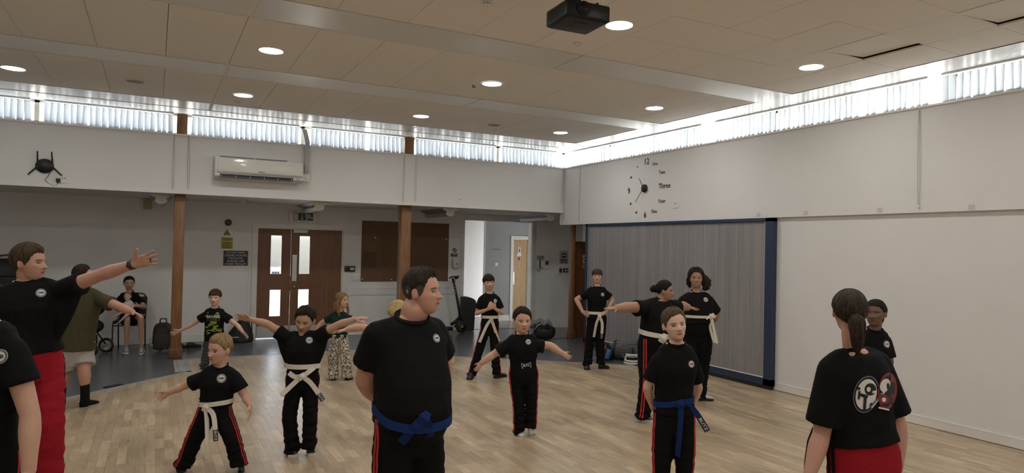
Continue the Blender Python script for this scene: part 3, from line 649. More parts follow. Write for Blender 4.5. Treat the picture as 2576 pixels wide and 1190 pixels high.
# clock: loose characters, dots and hands stuck on the wall
cc = at_x(1623, 474, XB); t = thing('wall_clock', 'black stick-on wall clock with worded hours', 'clock', cc)
mb = MB(); mb.tube([cc + Vector((-.002, 0, 0)), cc + Vector((-.035, 0, 0))], [.068, .066], 36); mb.build('movement', M_BLACK, t)
def hand(px_, py_, w_, back=.0):
    e = at_x(px_, py_, XB - .04); s = Vector((XB - .04, cc.y, cc.z)); d = (e - s).normalized(); nn = d.cross(Vector((1, 0, 0))) * w_; s = s - d * back
    mb = MB(); mb.add([v + Vector((q, 0, 0)) for q in (-.003, 0) for v in (s - nn, e - nn * .5, e + nn * .5, s + nn)], [(0, 1, 2, 3), (7, 6, 5, 4), (0, 4, 5, 1), (1, 5, 6, 2), (2, 6, 7, 3), (3, 7, 4, 0)]); return mb
hand(1608, 449, .008, .05).build('hour_hand', M_BLACK, t); hand(1598, 509, .007, .05).build('minute_hand', M_BLACK, t)
for s, px_, py_, sz in (('12', 1626.5, 407, .105), ('One', 1647.5, 412, .052), ('Two', 1665, 433.5, .062), ('Three', 1671.5, 467.5, .085), ('Four', 1665, 506, .062), ('Five', 1645.5, 532, .062), ('6', 1622.5, 541, .10), ('9', 1582, 481, .10)):
    mb = MB(); q = at_x(px_, py_, XB - .006); put_text(mb, s, q, (0, -1, 0), (0, 0, 1), sz, bold=True)
    mb.build('hour_word' if len(s) > 2 else 'hour_numeral', M_BLACK, t)
for px_, py_, r in ((1604, 420, .011), (1588, 446.5, .019), (1587, 512.5, .019), (1601, 534.5, .019)):
    mb = MB(); q = at_x(px_, py_, XB); mb.tube([q + Vector((-.001, 0, 0)), q + Vector((-.008, 0, 0))], r, 16); mb.build('hour_dot', M_BLACK, t)
# pale tape patches low on the right fascia
for px_, py_ in ((1908, 541), (2027, 536), (2213, 529), (2444, 522)):
    q = at_x(px_, py_, XB); mb = MB(); mb.box(q + Vector((-.002, -.032, -.028)), q + Vector((0, .032, .028)))
    tag(mb.build('tape_patch', mat('tape_residue', (.52, .52, .55), .6), loc=q), {1908: 'pale tape patch above the blue partition frame', 2027: 'pale tape patch just right of the partition', 2213: 'pale tape patch left of the long cord', 2444: 'pale tape patch at the far right, with a hook'}[px_], 'tape')

# ================================================================ grey partition with blue frame
t = thing('folding_partition', 'tall grey reeded partition in a dark blue frame', 'partition', (XB, 8.43, 0))
M_BLUE = mat('blue_frame_paint', (.020, .036, .078), .4); M_REED = mat('reeded_grey', (.235, .225, .23), .55)
y0, y1, zt = 6.235, 10.645, ZFB - .005; xf = XB - .035
mb = MB(); mb.box((xf, y0, .055), (XW - .002, y0 + .125, zt)); mb.build('stile', M_BLUE, t)
mb = MB(); mb.box((xf, y1 - .07, .055), (XW - .002, y1, zt)); mb.build('stile', M_BLUE, t)
mb = MB(); mb.box((xf, y0, .055), (XW - .002, y1, .14)); mb.build('bottom_rail', M_BLUE, t)
mb = MB(); mb.box((xf, y0, zt - .045), (XW - .002, y1, zt)); mb.build('top_rail', M_BLUE, t)
mb = MB(); mb.box((xf + .012, y0 + .02, 0.001), (XW - .002, y1, .055)); mb.build('bottom_track', M_BLACK, t)
mb = MB(); ya, yb2 = y0 + .13, y1 - .075; K = 264; P_ = []
for k in range(K + 1):
    yy = ya + (yb2 - ya) * k / K; P_.append(((xf + (.024 if k % 2 else .029)), yy))
mb.loft([[Vector((x, y, z)) for x, y in P_] for z in (.145, zt - .05)], caps=False, smooth=False, closed=False); pn = mb.build('reeded_sheet', M_REED, t)
n = M_REED.node_tree.nodes; l = M_REED.node_tree.links
tc = n.new('ShaderNodeTexCoord'); mp = n.new('ShaderNodeMapping'); mp.inputs['Scale'].default_value = (1, 7, .12); nz = n.new('ShaderNodeTexNoise'); nz.inputs['Scale'].default_value = 3; nz.inputs['Detail'].default_value = 5
cr = n.new('ShaderNodeValToRGB'); cr.color_ramp.elements[0].position = .3; cr.color_ramp.elements[0].color = (.20, .192, .197, 1); cr.color_ramp.elements[1].position = .75; cr.color_ramp.elements[1].color = (.30, .29, .295, 1)
l.new(tc.outputs['Object'], mp.inputs[0]); l.new(mp.outputs[0], nz.inputs['Vector']); l.new(nz.outputs[0], cr.inputs[0]); l.new(cr.outputs[0], n['Principled BSDF'].inputs['Base Color'])
for z, yy in ((.148, 0), ):
    mb = MB(); mb.box((xf + .006, ya, z), (xf + .016, yb2, z + .014)); mb.build('glazing_bead', M_WHITE, t)
mb = MB(); mb.box((xf + .008, ya + .0, .16), (xf + .016, ya + .012, zt - .05)); mb.box((xf + .008, yb2 - .012, .16), (xf + .016, yb2, zt - .05)); mb.build('glazing_bead', mat('bead_grey', (.36, .36, .37), .5), t)

# ================================================================ things on the aisle wall
YW = YR - .001
def plate(name, px0, py0, px1, py1, depth, m_, label, cat, Yp=YW, bev=.003):
    a = at_y(px0, py0, Yp); b_ = at_y(px1, py1, Yp); c = (a + b_) / 2; t = thing(name, label, cat, (c.x, Yp, c.z))
    mb = MB(); mb.box((a.x, Yp - depth, b_.z), (b_.x, Yp, a.z), bev=bev); mb.build('plate', m_, t); return t, a, b_
M_GREEN = mat('sign_green', (.012, .042, .032), .4); M_SIGNW = mat('sign_white', (.55, .55, .53), .5)
t, a, b_ = plate('exit_sign', 727, 532, 796, 559, .05, M_WHITE, 'green running man exit sign above the double doors', 'sign', bev=.006)
zc = (a.z + b_.z) / 2; xc = (a.x + b_.x) / 2; hh = (a.z - b_.z) / 2 - .022; gx0, gx1 = a.x + .075, b_.x - .075; yy = YW - .051
mb = MB(); mb.box((gx0, yy - .004, zc - hh), (gx1, yy, zc + hh)); mb.build('green_panel', M_GREEN, t)
mb = MB(); yy -= .0055; P = lambda u, v: Vector((gx0 + (gx1 - gx0) * u, yy, zc + hh * v))
mb.add([P(.02, -.88), P(.24, -.88), P(.24, .88), P(.02, .88)], [(0, 1, 2, 3)])
mb.add([P(.425, -.4), P(.455, -.4), P(.455, .88), P(.425, .88)], [(0, 1, 2, 3)]); mb.add([P(.37, -.35), P(.44, -.9), P(.51, -.35), P(.44, -.45)], [(0, 1, 2, 3)])
def strokes(mb, P, segs):
    for p, q, w_ in segs:
        p = P(*p); q = P(*q); d = (q - p).normalized(); nn = d.cross(Vector((0, 1, 0))) * w_; mb.add([p - nn - d * w_ * .4, q - nn + d * w_ * .4, q + nn + d * w_ * .4, p + nn - d * w_ * .4], [(0, 1, 2, 3)])
strokes(mb, P, [((.66, .5), (.80, -.2), .022), ((.70, .55), (.80, .55), .011), ((.80, .55), (.87, .2), .011), ((.68, .1), (.64, -.15), .010), ((.74, -.05), (.68, -.4), .014), ((.68, -.4), (.68, -.88), .013), ((.80, -.2), (.97, -.25), .013)])
c = P(.635, .72); mb.add([c + Vector((.02 * math.cos(k * .5236), 0, .02 * math.sin(k * .5236))) for k in range(12)], [tuple(range(12))]); mb.build('pictogram', M_SIGNW, t)
c = at_y(574, 560, YW); t = thing('alarm_sounder', 'dark red round alarm sounder on the aisle wall', 'alarm', c); M_RED = mat('alarm_red', (.10, .008, .012), .4)
mb = MB(); mb.tube([c, c + Vector((0, -.03, 0)), c + Vector((0, -.055, 0)), c + Vector((0, -.06, 0))], [.06, .06, .05, .03], 30); mb.build('housing', M_RED, t)
mb = MB(); mb.tube([c + Vector((0, -.0, 0)), c + Vector((0, -.012, 0))], .066, 30); mb.build('base', M_WHITE, t)
t, a, b_ = plate('warning_notice', 557, 597, 585, 626, .004, mat('notice_yellow', (.33, .25, .03), .5), 'yellow printed notice with a warning triangle above it', 'notice', bev=0)
mb = MB(); yy = YW - .0055; c = at_y(571, 585, YW); tri = lambda s: [Vector((c.x + s * math.cos(q), yy, c.z - .012 + s * math.sin(q))) for q in (math.pi / 2, math.pi * 7 / 6, math.pi * 11 / 6)]
mb.add(tri(.072), [(0, 2, 1)]); mb.m = 1; yy -= .001; mb.add(tri(.052), [(0, 2, 1)]); mb.m = 0; yy -= .001; mb.add([Vector((c.x + u, yy, c.z + v)) for u, v in ((-.018, -.022), (.018, -.008), (.016, .004), (-.02, -.012))], [(0, 1, 2, 3)]); mb.build('triangle', [M_BLACK, mat('notice_yellow', (.33, .25, .03), .5)], t)
mb = MB(); wv = b_.x - a.x
for k, s in enumerate((.74, .6, .66, .35, 0, .4, .38, .8, 0, .3, .5, .4, .72)):
    if s: zz = a.z - .02 - k * (a.z - b_.z - .03) / 12.5; mb.add([Vector((xx, YW - .0055, zz + q)) for xx, q in (((a.x + b_.x) / 2 - wv * s / 2, -.003), ((a.x + b_.x) / 2 + wv * s / 2, -.003), ((a.x + b_.x) / 2 + wv * s / 2, .003), ((a.x + b_.x) / 2 - wv * s / 2, .003))], [(0, 1, 2, 3)])
mb.build('printed_lines', mat('print_brown', (.10, .075, .015), .6), t)
t, a, b_ = plate('chair_trolley_sign', 562, 630, 624, 669, .006, mat('sign_frame', (.36, .36, .34), .5), 'dark blue sign asking people to use the chair trolley', 'sign', bev=0)
mb = MB(); mb.box((a.x + .006, YW - .0085, b_.z + .008), (b_.x - .012, YW - .005, a.z - .004)); mb.build('blue_face', mat('sign_navy', (.008, .010, .026), .4), t)
mb = MB(); xc = (a.x + b_.x) / 2 - .003; H5 = (a.z - b_.z - .02) / 5
for k, s in enumerate(('DO NOT DRAG', 'CHAIRS ACROSS', 'THE FLOOR.', 'PLEASE USE', 'CHAIR TROLLEY')): put_text(mb, s, (xc, YW - .0095, a.z - .012 - H5 * (k + .5)), (1, 0, 0), (0, 0, 1), .037, width=(b_.x - a.x) * (.74, .88, .62, .66, .85)[k])
mb.build('lettering', M_SIGNW, t)
t, a, b_ = plate('junction_box', 361, 501, 380, 527, .06, mat('cream_box', (.40, .34, .20), .5), 'cream junction box high on the aisle wall left of the post', 'box')
c = at_z(607, 506, ZF); t = thing('aisle_sensor', 'small white detector under the aisle ceiling below the air conditioner', 'sensor', (c.x, 12.35, ZF)); mb = MB(); mb.cyl((c.x, 12.35, ZF), (c.x, 12.35, ZF - .02), .065, .06); mb.cyl((c.x, 12.35, ZF - .02), (c.x, 12.35, ZF - .055), .035, .028); mb.build('housing', M_WHITE, t)
# fluorescent battens under the aisle ceiling, end caps towards the hall
for px_, X, lab, Yc in ((405, None, 'unlit batten light under the aisle ceiling beside the first post', 11.95), (803, None, 'unlit batten light above the exit sign', 11.95), (1133, None, 'unlit batten light left of the lobby doorway top', 11.95), (1385, None, 'unlit batten light at the right end of the aisle ceiling', 11.95)):
    X = at_y(px_, 515, Yc).x; t = thing('batten_light', lab, 'ceiling light', (X, 12.5, ZF), 'unlit batten lights under the aisle ceiling')
    up = [(-.17, .001), (-.15, .02), (-.055, .065), (-.052, .08), (.052, .08), (.055, .065), (.15, .02), (.17, .001)]
    mb = MB(); mb.loft([[Vector((X + u, y, ZF - v)) for u, v in up] for y in (Yc, 13.15)], smooth=False); mb.build('reflector', mat('batten_grey', (.26, .25, .24), .5), t)
    dn = [(-.088, .085)] + [(.088 * math.cos(q), .085 + .06 * math.sin(q)) for q in [math.pi * (1 - k / 10) for k in range(11)]]
    mb = MB(); mb.loft([[Vector((X + u, y, ZF - v)) for u, v in dn[1:]] for y in (Yc + .01, 13.14)], smooth=False); mb.build('diffuser', mat('batten_diffuser', (.42, .41, .39), .35), t)
    cp = [(-.175, 0), (-.07, .06)] + [(.09 * math.cos(q), .085 + .064 * math.sin(q)) for q in [math.pi * (1 - k / 12) for k in range(13)]] + [(.07, .06), (.175, 0)]
    mb = MB(); mb.loft([[Vector((X + u, y, ZF - v)) for u, v in cp] for y in (Yc - .014, Yc)], smooth=False); mb.build('end_cap', M_WHITE, t)
# cork board
M_CORK = mat('cork', (.155, .088, .048), .95, var=(55, .5), bump=(200, .4))
t, a, b_ = plate('cork_board', 911, 555, 1126, 707, .014, M_CORK, 'large brown cork board on the aisle wall behind the timber post', 'board', bev=0)
q0, q1 = at_y(912, 634, YW), at_y(946, 672, YW); mb = MB(); mb.box((q0.x, YW - .0165, q1.z), (q1.x, YW - .013, q0.z)); mb.build('dark_square', mat('cork_dark', (.105, .058, .032), .9), t)
for px_, py_ in ((944, 598), (911, 702), (984, 703), (1122, 602)):
    q = at_y(px_, py_, YW); mb = MB(); mb.box(q + Vector((-.012, -.02, -.01)), q + Vector((.012, -.013, .01))); mb.build('paper_scrap', M_WHITE, t)
# call point and switches right of the doors
t, a, b_ = plate('door_release', 866, 669, 892, 683, .045, mat('dark_green_box', (.022, .03, .027), .45), 'dark green door release box beside the double doors', 'box'); mb = MB(); mb.box((a.x + .11, YW - .048, b_.z + .03), (b_.x - .02, YW - .044, a.z - .03)); mb.build('window', M_SIGNW, t); q = at_y(873, 676, YW); mb = MB(); mb.tube([q + Vector((0, -.05, 0)), q + Vector((0, -.044, 0))], .02, 16); mb.build('button', M_BLACK, t)
t, a, b_ = plate('light_switch', 884, 689, 903, 707, .012, M_WHITE, 'white six gang light switch beside the double doors', 'switch')
for i in range(3):
    for j in range(2):
        u = a.x + (b_.x - a.x) * (.2 + .3 * i); v = b_.z + (a.z - b_.z) * (.3 + .4 * j); mb = MB(); mb.box((u - .012, YW - .018, v - .022), (u + .012, YW - .011, v + .022), bev=.002); mb.build('rocker', M_WHITE, t)
# hand sanitiser
t, a, b_ = plate('hand_sign', 1134, 623, 1151, 645, .004, M_WHITE, 'blue and white hand washing sign above the dispenser', 'sign', bev=0); c = at_y(1143, 630, YW); M_SB = mat('sign_blue', (.012, .025, .085), .45)
mb = MB(); mb.add([Vector((c.x + .05 * math.cos(k * .2618), YW - .0055, c.z + .05 * math.sin(k * .2618))) for k in range(24)], [tuple(range(24))]); q0, q1 = at_y(1134, 637.5, YW), at_y(1150, 645.5, YW); mb.box((q0.x, YW - .0075, q1.z), (q1.x, YW - .0045, q0.z)); mb.build('blue_face', M_SB, t)
mb = MB(); P = lambda u, v: Vector((c.x + u, YW - .0085, c.z + v)); strokes(mb, P, [((-.03, .0), (.03, .026), .009), ((-.022, -.025), (.026, -.012), .009), ((-.03, .0), (-.03, -.03), .006)])
for k in range(2): strokes(mb, P, [((-.055 + .01 * k, -.078 - .024 * k), (.055 - .012 * (1 - k), -.078 - .024 * k), .005)])
mb.build('pictogram', M_SIGNW, t)
a = at_y(1136, 650, YW); b_ = at_y(1150, 672, YW); t = thing('soap_dispenser', 'white wall soap dispenser left of the lobby doorway', 'dispenser', ((a.x + b_.x) / 2, YW, (a.z + b_.z) / 2)); mb = MB(); mb.box((a.x, YW - .1, b_.z), (b_.x, YW, a.z), bev=.012); mb.build('body', M_WHITE, t); mb = MB(); mb.tube([((a.x + b_.x) / 2, YW - .06, b_.z + .01), ((a.x + b_.x) / 2, YW - .06, b_.z - .035)], .022, 14); mb.build('nozzle', M_WHITE, t); mb = MB(); q = at_y(1145, 663.5, YW); mb.box(q + Vector((-.015, -.103, -.008)), q + Vector((.015, -.099, .008))); mb.build('window', M_BLACK, t)
# hall sign and switch seen through the doorway
t, a, b_ = plate('hall_sign', 1237, 625, 1258, 630, .008, mat('brushed_sign', (.28, .28, .27), .4), 'small grey name plate on the hall wall', 'sign', Yp=Y2 - .001, bev=0); mb = MB(); put_text(mb, 'TOILETS', ((a.x + b_.x) / 2 - .02, Y2 - .0105, (a.z + b_.z) / 2), (1, 0, 0), (0, 0, 1), .026, width=(b_.x - a.x) * .55); mb.box((b_.x - .035, Y2 - .011, b_.z + .008), (b_.x - .01, Y2 - .008, a.z - .008)); mb.build('lettering', M_BLACK, t)
t, a, b_ = plate('light_switch', 1243.5, 660.5, 1252, 669, .012, M_WHITE, 'small white switch on the hall wall under the name plate', 'switch', Yp=Y2 - .001); mb = MB(); mb.box(((a.x + b_.x) / 2 - .008, Y2 - .02, (a.z + b_.z) / 2 - .014), ((a.x + b_.x) / 2 + .008, Y2 - .012, (a.z + b_.z) / 2 + .014)); mb.build('rocker', M_WHITE, t)
# lobby wall fittings (angled wall)
A2 = Vector((7.82, 13.40, 0)); D2 = (Vector((8.95, 12.85, 0)) - A2).normalized(); N2 = Vector((D2.y, -D2.x, 0))
def at_lobby(x, y, off=0.0): r = ray(x, y); t = (A2 + N2 * off - CAM).dot(N2) / r.dot(N2); return CAM + r * t
def lbox(name, px0, py0, px1, py1, dep, m_, parent=None, off=0.0):
    a = at_lobby(px0, py0); b_ = at_lobby(px1, py1); mb = MB(); u = Vector((b_.x - a.x, b_.y - a.y, 0)); z = Vector((0, 0, a.z - b_.z)); o_ = Vector((a.x, a.y, b_.z)) + N2 * off; q = [o_, o_ + u, o_ + u + z, o_ + z]
    mb.add([v + N2 * d_ for d_ in (0, dep) for v in q], [(0, 3, 2, 1), (4, 5, 6, 7), (0, 1, 5, 4), (1, 2, 6, 5), (2, 3, 7, 6), (3, 0, 4, 7)]); return mb
def lthing(name, label, cat, x, y): return thing(name, label, cat, at_lobby(x, y))
M_MAROON = mat('sign_maroon', (.075, .014, .022), .5)
def no_entry(t, mk, cx_, y0, sc, W):
    pass
t = lthing('no_entry_sign', 'no entry notice in a clip frame left of the corner post', 'sign', 1418, 650)
lbox('', 1408, 630.5, 1428.5, 664, .012, 0).build('frame', mat('clip_frame', (.40, .39, .37), .45), t)
c = at_lobby(1418.3, 642); mb = MB(); q = c + N2 * .0135; mb.add([q + D2 * (.062 * math.cos(k * .2618)) + Vector((0, 0, .062 * math.sin(k * .2618))) for k in range(24)], [tuple(range(24))])
for y0, y1 in ((651.5, 656.5), (658, 661.5)): a = at_lobby(1410.5, y0); b_ = at_lobby(1426, y1); mb.add([Vector((p.x, p.y, z)) + N2 * .0135 for p, z in ((a, b_.z), (b_, b_.z), (b_, a.z), (a, a.z))], [(0, 1, 2, 3)])
mb.build('red_print', M_MAROON, t); mb = MB(); q = c + N2 * .0145; mb.add([q + D2 * u + Vector((0, 0, v)) for u, v in ((-.052, -.013), (.052, -.013), (.052, .013), (-.052, .013))], [(0, 1, 2, 3)])
put_text(mb, 'NO ENTRY', at_lobby(1418.3, 637) + N2 * .0145, D2, (0, 0, 1), .014, width=.06); put_text(mb, 'NO ENTRY', at_lobby(1418.3, 654) + N2 * .0145, D2, (0, 0, 1), .018, width=.10); put_text(mb, 'PRIVATE', at_lobby(1418.3, 659.8) + N2 * .0145, D2, (0, 0, 1), .014, width=.08); mb.build('white_print', M_SIGNW, t)
t = lthing('fob_reader', 'small black fob reader left of the corner post', 'reader', 1409, 680); lbox('', 1407, 675, 1412.5, 685.5, .025, 0).build('housing', M_BLACK, t); lbox('', 1408, 681, 1411, 683, .003, 0, off=.025).build('key_window', mat('key_grey', (.05, .05, .05), .4), t)
t = lthing('door_release', 'dark green door release beside the corner post', 'box', 1422, 680); lbox('', 1416.5, 675, 1428, 685, .04, 0).build('housing', mat('dark_green_box', (.022, .03, .027), .45), t); lbox('', 1420.5, 678, 1426, 682.5, .003, 0, off=.04).build('window', M_SIGNW, t)
t = lthing('intercom_phone', 'white intercom handset unit on the lobby wall', 'intercom', 1366, 664)
lbox('', 1360, 653.5, 1380, 675.5, .055, 0).build('housing', M_WHITE, t); lbox('', 1351.5, 653.5, 1356, 675.5, .05, 0).build('handset', M_WHITE, t); lbox('', 1356, 653.5, 1359.5, 675, .02, 0).build('cradle_gap', M_BLACK, t); lbox('', 1371.5, 656, 1379, 666, .004, 0, off=.055).build('screen', mat('navy_screen', (.012, .016, .035), .3), t); lbox('', 1361, 671, 1364, 674, .004, 0, off=.055).build('button', M_BLACK, t); lbox('', 1361.3, 656.5, 1362.6, 658, .004, 0, off=.055).build('button', M_BLACK, t)
t = lthing('grey_fuse_plate', 'grey metal plate above the intercom', 'plate', 1360, 648); lbox('', 1351.5, 643.5, 1368, 652.5, .03, 0).build('plate', mat('plate_grey', (.24, .24, .22), .45), t)
t = lthing('blank_plate', 'small lilac grey plate under the intercom', 'plate', 1355, 680); lbox('', 1350.5, 675.8, 1359.5, 685, .01, 0).build('plate', mat('lilac_plate', (.45, .41, .43), .5), t)
# no entry notice on timber panel
Yp = 11.529; a = at_y(1466.5, 642, Yp); b_ = at_y(1477.5, 674, Yp); t = thing('no_entry_sign', 'no entry notice on the dark timber panel beside partition', 'sign', ((a.x + b_.x) / 2, Yp, (a.z + b_.z) / 2))
mb = MB(); mb.box((a.x, Yp - .004, b_.z), (b_.x + .03, Yp, a.z)); mb.build('sheet', M_SIGNW, t); H_ = a.z - b_.z; xc = (a.x + b_.x) / 2 + .0
mb = MB(); mb.add([Vector((xc + .05 * math.cos(k * .2618), Yp - .0055, a.z - H_ * .33 + .055 * math.sin(k * .2618))) for k in range(24)], [tuple(range(24))]); 
for v0, v1 in ((.60, .78), (.81, .92)): mb.add([Vector((x, Yp - .0055, a.z - H_ * v)) for x, v in ((a.x + .005, v1), (b_.x - .005, v1), (b_.x - .005, v0), (a.x + .005, v0))], [(0, 1, 2, 3)])
mb.build('red_print', M_MAROON, t); mb = MB(); mb.add([Vector((xc + u, Yp - .007, a.z - H_ * .33 + v)) for u, v in ((-.042, -.012), (.042, -.012), (.042, .012), (-.042, .012))], [(0, 1, 2, 3)]); put_text(mb, 'NO ENTRY', (xc, Yp - .007, a.z - H_ * .69), (1, 0, 0), (0, 0, 1), .018, width=.08); mb.build('white_print', M_SIGNW, t)
# outdoor cabinet seen through the door panes
q = at_y(694, 687, 16.5); t = thing('outdoor_cabinet', 'pale blue cabinet with dark openings seen through the left door pane', 'cabinet', (q.x, 16.5, 0)); mb = MB(); z1 = at_y(694, 674, 16.5).z; mb.box((q.x - .5, 16.5, -.02), (q.x + .5, 17, z1)); mb.build('body', mat('cabinet_blue', (.16, .19, .24), .5), t)
for k in range(3): mb = MB(); u = at_y(687 + 6.5 * k, 687, 16.5); mb.box((u.x - .022, 16.49, u.z - .035), (u.x + .022, 16.5, u.z + .035)); mb.build('opening', M_BLACK, t)
# ================================================================ people
def np_smooth(a, b, x): t = np.clip((x - a) / (b - a), 0, 1); return t * t * (3 - 2 * t)
def skin(name, c): 
    m = mat(name, c, .5, var=(18, .05), bump=(260, .06), spec=.35)
    m.node_tree.nodes['Principled BSDF'].inputs['Subsurface Weight'].default_value = 0.0
    return m
SK = {'fair': skin('skin_fair', (.52, .31, .225)), 'rosy': skin('skin_rosy', (.47, .255, .185)), 'olive': skin('skin_olive', (.42, .25, .165)),
      'brown': skin('skin_brown', (.34, .19, .125)), 'deep': skin('skin_deep', (.15, .083, .056)), 'pale': skin('skin_pale', (.60, .38, .29))}
def hairmat(name, c, c2):
    m = mat(name, c, .58, spec=.14); n = m.node_tree.nodes; l = m.node_tree.links; b = n['Principled BSDF']
    tc = n.new('ShaderNodeTexCoord'); t = n.new('ShaderNodeTexNoise'); t.inputs['Scale'].default_value = 60; t.inputs['Detail'].default_value = 3; t.inputs['Distortion'].default_value = 1.5
    mp = n.new('ShaderNodeMapping'); mp.inputs['Scale'].default_value = (1, 1, .22); r = n.new('ShaderNodeValToRGB'); r.color_ramp.elements[0].position = .35; r.color_ramp.elements[1].position = .7
    r.color_ramp.elements[0].color = (*c, 1); r.color_ramp.elements[1].color = (*c2, 1); bp = n.new('ShaderNodeBump'); bp.inputs['Strength'].default_value = .5; bp.inputs['Distance'].default_value = .01
    l.new(tc.outputs['Object'], mp.inputs[0]); l.new(mp.outputs[0], t.inputs['Vector']); l.new(t.outputs[0], r.inputs[0]); l.new(r.outputs[0], b.inputs['Base Color']); l.new(t.outputs[0], bp.inputs['Height']); l.new(bp.outputs[0], b.inputs['Normal'])
    return m
HM = {'dark': hairmat('hair_dark_brown', (.012, .008, .006), (.035, .022, .014)), 'black': hairmat('hair_black', (.005, .0045, .0045), (.016, .014, .013)), 'brown': hairmat('hair_brown', (.030, .018, .010), (.085, .052, .028)),
      'deepbrown': hairmat('hair_deep_brown', (.016, .011, .007), (.05, .033, .02)), 'light': hairmat('hair_light_brown', (.045, .027, .014), (.125, .078, .042)), 'blond': hairmat('hair_sandy_blond', (.15, .095, .045), (.34, .23, .12)), 'fairblond': hairmat('hair_pale_blond', (.32, .22, .10), (.60, .46, .26)), 'strawb': hairmat('hair_golden_brown', (.12, .065, .03), (.30, .18, .09))}
def cloth(name, c, bump=.25, rough=.85, sc=14):
    m = mat(name, c, rough, spec=.12); n = m.node_tree.nodes; l = m.node_tree.links; b = n['Principled BSDF']
    tc = n.new('ShaderNodeTexCoord'); t = n.new('ShaderNodeTexNoise'); t.inputs['Scale'].default_value = sc; t.inputs['Detail'].default_value = 3; t.inputs['Distortion'].default_value = .8
    t2 = n.new('ShaderNodeTexNoise'); t2.inputs['Scale'].default_value = 500; a = n.new('ShaderNodeMath'); a.operation = 'MULTIPLY_ADD'; a.inputs[1].default_value = .05
    bp = n.new('ShaderNodeBump'); bp.inputs['Strength'].default_value = bump; bp.inputs['Distance'].default_value = .03
    l.new(tc.outputs['Object'], t.inputs['Vector']); l.new(tc.outputs['Object'], t2.inputs['Vector']); l.new(t2.outputs[0], a.inputs[0]); l.new(t.outputs[0], a.inputs[2]); l.new(a.outputs[0], bp.inputs['Height']); l.new(bp.outputs[0], b.inputs['Normal'])
    return m
M_TEE = cloth('black_jersey', (.0062, .0062, .0066)); M_TRO = cloth('black_trouser_cloth', (.0055, .0055, .006)); M_REDT = cloth('red_trouser_cloth', (.27, .010, .018), .35)
M_OLIVE = cloth('olive_jersey', (.062, .056, .030)); M_GSHORT = cloth('grey_marl', (.36, .34, .32)); M_DKGREEN = cloth('dark_green_jersey', (.012, .026, .022)); M_GREYTRO = cloth('grey_joggers', (.062, .062, .068))
M_BELTW = cloth('white_belt_cotton', (.62, .58, .50), .08); M_BELTB = cloth('blue_belt_cotton', (.010, .028, .115), .1); M_BELTK = cloth('black_belt_cotton', (.012, .012, .013), .1)
M_STRIPE = mat('red_stripe', (.40, .018, .028), .55); M_LOGOW = mat('print_white', (.62, .61, .60), .6); M_LOGOK = mat('print_black', (.008, .008, .008), .7); M_LOGOR = mat('print_red', (.16, .015, .02), .6)
M_SOCKK = cloth('black_sock', (.008, .008, .009), .15); M_SOCKW = cloth('white_sock', (.58, .56, .53), .15); M_SHOEK = mat('black_shoe', (.014, .014, .015), .5, bump=(60, .2)); M_SOLEW = mat('white_sole', (.60, .58, .55), .6); M_SOLEK = mat('black_sole', (.012, .012, .012), .7)
M_SHOEW = mat('white_trainer', (.55, .54, .53), .6, bump=(90, .3)); M_SHOEG = mat('grey_trainer', (.14, .125, .12), .7, bump=(90, .3)); M_SHOEB = mat('pale_blue_grey_trainer', (.34, .36, .40), .6, bump=(90, .3))
M_EYEW = mat('eye_white', (.38, .355, .34), .3); M_IRIS = {'brown': mat('iris_brown', (.035, .018, .010), .25), 'blue': mat('iris_grey_blue', (.06, .075, .085), .25)}; M_LASH = mat('lash_dark', (.012, .009, .008), .6)
M_LIP = {'fair': mat('lip_fair', (.34, .115, .095), .45), 'brown': mat('lip_brown', (.16, .055, .045), .45)}; M_MOUTH = mat('mouth_line', (.06, .016, .014), .6); M_TEETH = mat('teeth', (.65, .62, .55), .3)
m = mat('leopard_print', (.5, .4, .3), .85); n = m.node_tree.nodes; l = m.node_tree.links; tc = n.new('ShaderNodeTexCoord'); v1 = n.new('ShaderNodeTexVoronoi'); v1.feature = 'DISTANCE_TO_EDGE'; v1.inputs['Scale'].default_value = 33
nz = n.new('ShaderNodeTexNoise'); nz.inputs['Scale'].default_value = 30; mxv = n.new('ShaderNodeMix'); mxv.data_type = 'VECTOR'; mxv.inputs[0].default_value = .06; l.new(tc.outputs['Object'], mxv.inputs[4]); l.new(tc.outputs['Object'], nz.inputs['Vector']); l.new(nz.outputs['Color'], mxv.inputs[5]); l.new(mxv.outputs[1], v1.inputs['Vector'])
r = n.new('ShaderNodeValToRGB'); r.color_ramp.interpolation = 'CONSTANT'; e = r.color_ramp.elements; e[0].position = 0; e[0].color = (.62, .56, .47, 1); e[1].position = .10; e[1].color = (.014, .012, .011, 1); x = e.new(.27); x.color = (.22, .14, .075, 1)
l.new(v1.outputs[0], r.inputs[0]); l.new(r.outputs[0], n['Principled BSDF'].inputs['Base Color']); M_LEO = m

